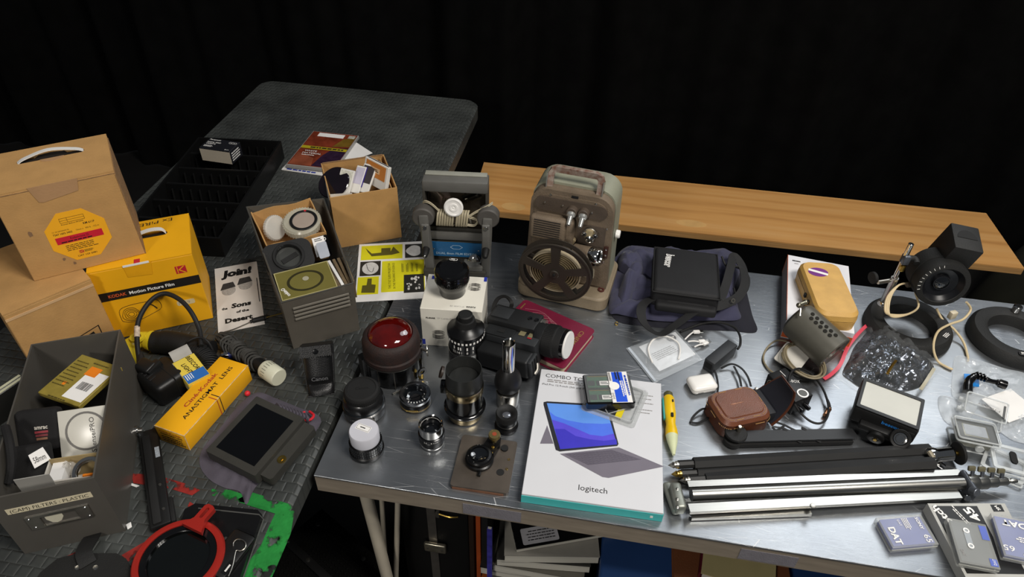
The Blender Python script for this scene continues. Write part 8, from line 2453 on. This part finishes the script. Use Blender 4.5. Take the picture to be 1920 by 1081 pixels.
cols = ['#6a5a48', '#3a3834', '#8a5a30', '#a0521e', '#4a4642', '#1b1b1b', '#57544c', '#2b2a28', '#8d8a82']
n = len(names)
hh = (zt - 0.016 - z) / n
for k in range(n):
    rr = random.uniform(-5, 5) + ((k - 6) * 7 if k > 6 else 0)
    ox = random.uniform(-0.006, 0.006) + (0.016 if k > 5 else 0.010)
    t = thing('magazine', names[k], 'magazine', (ctr.x + ox, ctr.y + 0.135 + random.uniform(-.004, .004), z), ROT + rr, 'magazines piled under the steel table')
    ww = wm * random.uniform(0.84, 1.0)
    cm_ = mat('magazine cover ' + str(k), cols[k], 0.45)
    B().sheet(lambda u, v: V(((u - .5) * ww, (v - .5) * 0.27, hh - 0.0046 + 0.0008 * math.sin(6 * u + k) * (1 - v))), 10, 2, max(0.004, hh - 0.006)).put('pages', PAGE, t)
    B().box(ww + 0.003, 0.275, 0.0022, (0, 0, hh - 0.0024)).put('front_cover', cm_, t)
    z += hh
t = thing('black_booklet', 'black covered booklet with white address sticker topping the pile', 'booklet', (ctr.x + 0.026, ctr.y + 0.150, zt - 0.0155), ROT + 21)
B().box(wm * 0.92, 0.25, 0.011, (0, 0, 0.0056)).put('pages', PAGE, t)
B().box(wm * 0.93, 0.252, 0.0022, (0, 0, 0.0124)).put('front_cover', mat('glossy black cover', '#131314', 0.25), t)
B().tube([V((-wm * 0.46, -0.12 + 0.012 * k, 0.010 + 0.005 * (k % 2))) for k in range(20)], 0.0012, 5, 3).put('spiral', BLACKM, t)
pm = t.matrix_basis
ti = (M.Translation(t.location) @ M.Rotation(math.radians(ROT + 21), 4, 'Z')).inverted()
q = ti @ at(1012, 1000, zt - T)
mm = X((q.x, q.y, 0.0136), (0, 0, 0))
decal(t, 'address_sticker', rrect(0.082, 0.040, 0.004), mat('pale grey sticker', '#b9b8bc', 0.5), mm)
lines(t, 'sticker_print', 0.066, 0.028, 4, mm @ X((0, 0, 0.0003), (0, 0, 180)), INK, th=0.14, seed=77)
for lab, nm, x0, x1, c_, y0, z1 in (('blue violet spined book standing by the pile', 'violet_book', 917, 926, '#3a3690', 0.82, 0.54), ('dark teal patterned book standing by the pile', 'teal_book', 929, 950, '#16302c', 0.84, 0.56)):
    p, q = face(x0, 1020, y0), face(x1, 1020, y0)
    t = thing(nm, lab, 'book', V(((p.x + q.x) / 2 - 0.004, (p.y + q.y) / 2 - 0.008 if nm == 'violet_book' else (p.y + q.y) / 2 + 0.30, 0)), ROT)
    dd = 0.006 if nm == 'violet_book' else 0.02
    w_ = (q - p).length
    B().box(w_, 0.006 if nm == 'violet_book' else 0.2, z1, (0, 0.003 if nm == 'violet_book' else 0.1, z1 / 2)).put('cover', mat(nm + ' cloth', c_, 0.5, var=0.3, vs=60), t)
    B().box(w_ * 0.7, 0.004, 0.002, (0, 0.003, z1 + 0.001)).put('page_edge', PAGE, t)

# blue tote with leather albums on its lid
ZL = -0.300
p, q, r_ = at(1132, 1078, ZL), at(1590, 1140, ZL), at(1140, 985, ZL)
wb = (q - p).length
t = thing('blue_tote', 'blue plastic storage tote with lid under the steel table', 'tote', V((p.x, p.y, 0)), ROT)
BLT = mat('blue tote plastic', '#24406f', 0.4, var=0.10, vs=6)
hb = T + ZL
B().box(wb, 0.36, hb - 0.031, (wb / 2, 0.18 - 0.05, (hb - 0.031) / 2), bev=0.012, seg=3).put('body', BLT, t)
B().box(wb + 0.02, 0.38, 0.030, (wb / 2, 0.18 - 0.05, hb - 0.0155), bev=0.008, seg=3).put('lid', BLT, t)
BRL = mat('worn brown album leather', '#6e4127', 0.5, var=0.2, vs=10, bump=0.3)
p = at(1372, 1062, ZL + 0.03)
t = thing('leather_album', 'large worn brown leather album on the blue tote', 'album', V((p.x, p.y, T + ZL + 0.0005)), ROT + 1)
B().box(0.245, 0.19, 0.004, (0, 0.030, 0.0022), bev=0.0015).put('back_cover', BRL, t)
B().box(0.238, 0.184, 0.018, (0.002, 0.030, 0.0134)).put('pages', mat('album pages dark', '#3a2620', 0.7), t)
B().box(0.245, 0.19, 0.004, (0, 0.030, 0.0246), bev=0.0015).put('front_cover', BRL, t)
p = at(1386, 1060, ZL + 0.05)
t = thing('ledger_book', 'red edged ledger with cream cover on the leather album', 'book', V((p.x, p.y, T + ZL + 0.0275)), ROT - 8)
B().box(0.150, 0.16, 0.003, (0, 0.040, 0.0016)).put('back_cover', mat('ledger maroon', '#571422', 0.5), t)
B().box(0.146, 0.156, 0.014, (0.002, 0.040, 0.0102)).put('pages', PAGE, t)
B().box(0.150, 0.16, 0.003, (0, 0.040, 0.0188)).put('front_cover', mat('ledger cream', '#b5a878', 0.6, var=0.06), t)
B().box(0.004, 0.16, 0.020, (-0.077, 0.040, 0.0103)).put('spine', MATS['ledger maroon'], t)

# studded black case lid on the floor between the tables
ZS = -0.50
pl = [at(x, y, ZS) for x, y in ((590, 998), (628, 1012), (700, 1072), (720, 1110), (530, 1110), (548, 1060))]
c_ = sum(pl, V((0, 0, 0))) / len(pl)
t = thing('studded_case', 'black case with studded metal lid on the floor between the tables', 'case', V((c_.x - 0.012, c_.y, 0)), -38)
SB = mat('black studded metal', '#1c1c1b', 0.35, 0.6, var=0.15)
B().box(0.26, 0.19, T + ZS - 0.004, (0, 0, (T + ZS - 0.004) / 2), bev=0.003).put('body', BLACKM, t)
b = B()
b.box(0.262, 0.192, 0.004, (0, 0, T + ZS - 0.002))
for i in range(22):
    for j in range(16):
        b.lathe([(0.0042, 0), (0.0030, 0.0022), (0, 0.0030)], 6, X((-0.123 + 0.0114 * i + (0.0057 if j % 2 else 0), -0.086 + 0.0114 * j, T + ZS)))
b.put('studded_lid', SB, t, kind='stuff')
B().box(0.262, 0.020, 0.006, (0, -0.02, T + ZS + 0.004), bev=0.001).put('lid_strap', BLACK, t)
for x, y in ((-0.12, -0.02), (-0.04, -0.02), (0.05, -0.02), (0.12, -0.02), (-0.10, 0.06), (0.06, 0.07)):
    B().lathe([(0.006, 0), (0.005, 0.0025), (0, 0.003)], 14, X((x, y, T + ZS + (0.007 if y < 0 else 0.003)))).put('screw', STEEL, t)

# olive bundle beyond the bench end
t = thing('olive_bundle', 'dark olive cloth bundle beyond the far end of the bench', 'cloth', (0, 0, 0))
cxo, cyo = 2.22, 2.16
lump(B(), [V((cxo + 0.34 * math.cos(a) * (1 + .1 * math.sin(3 * a)), cyo + 0.24 * math.sin(a), 0)) for a in [k * 2 * math.pi / 14 for k in range(14)]], 0.002, 0.44, 0.06, 9, 14, 4, 5.0).put('cloth', mat('dark olive cloth', '#16170d', 0.9, var=0.3, vs=8), t, ang=60)
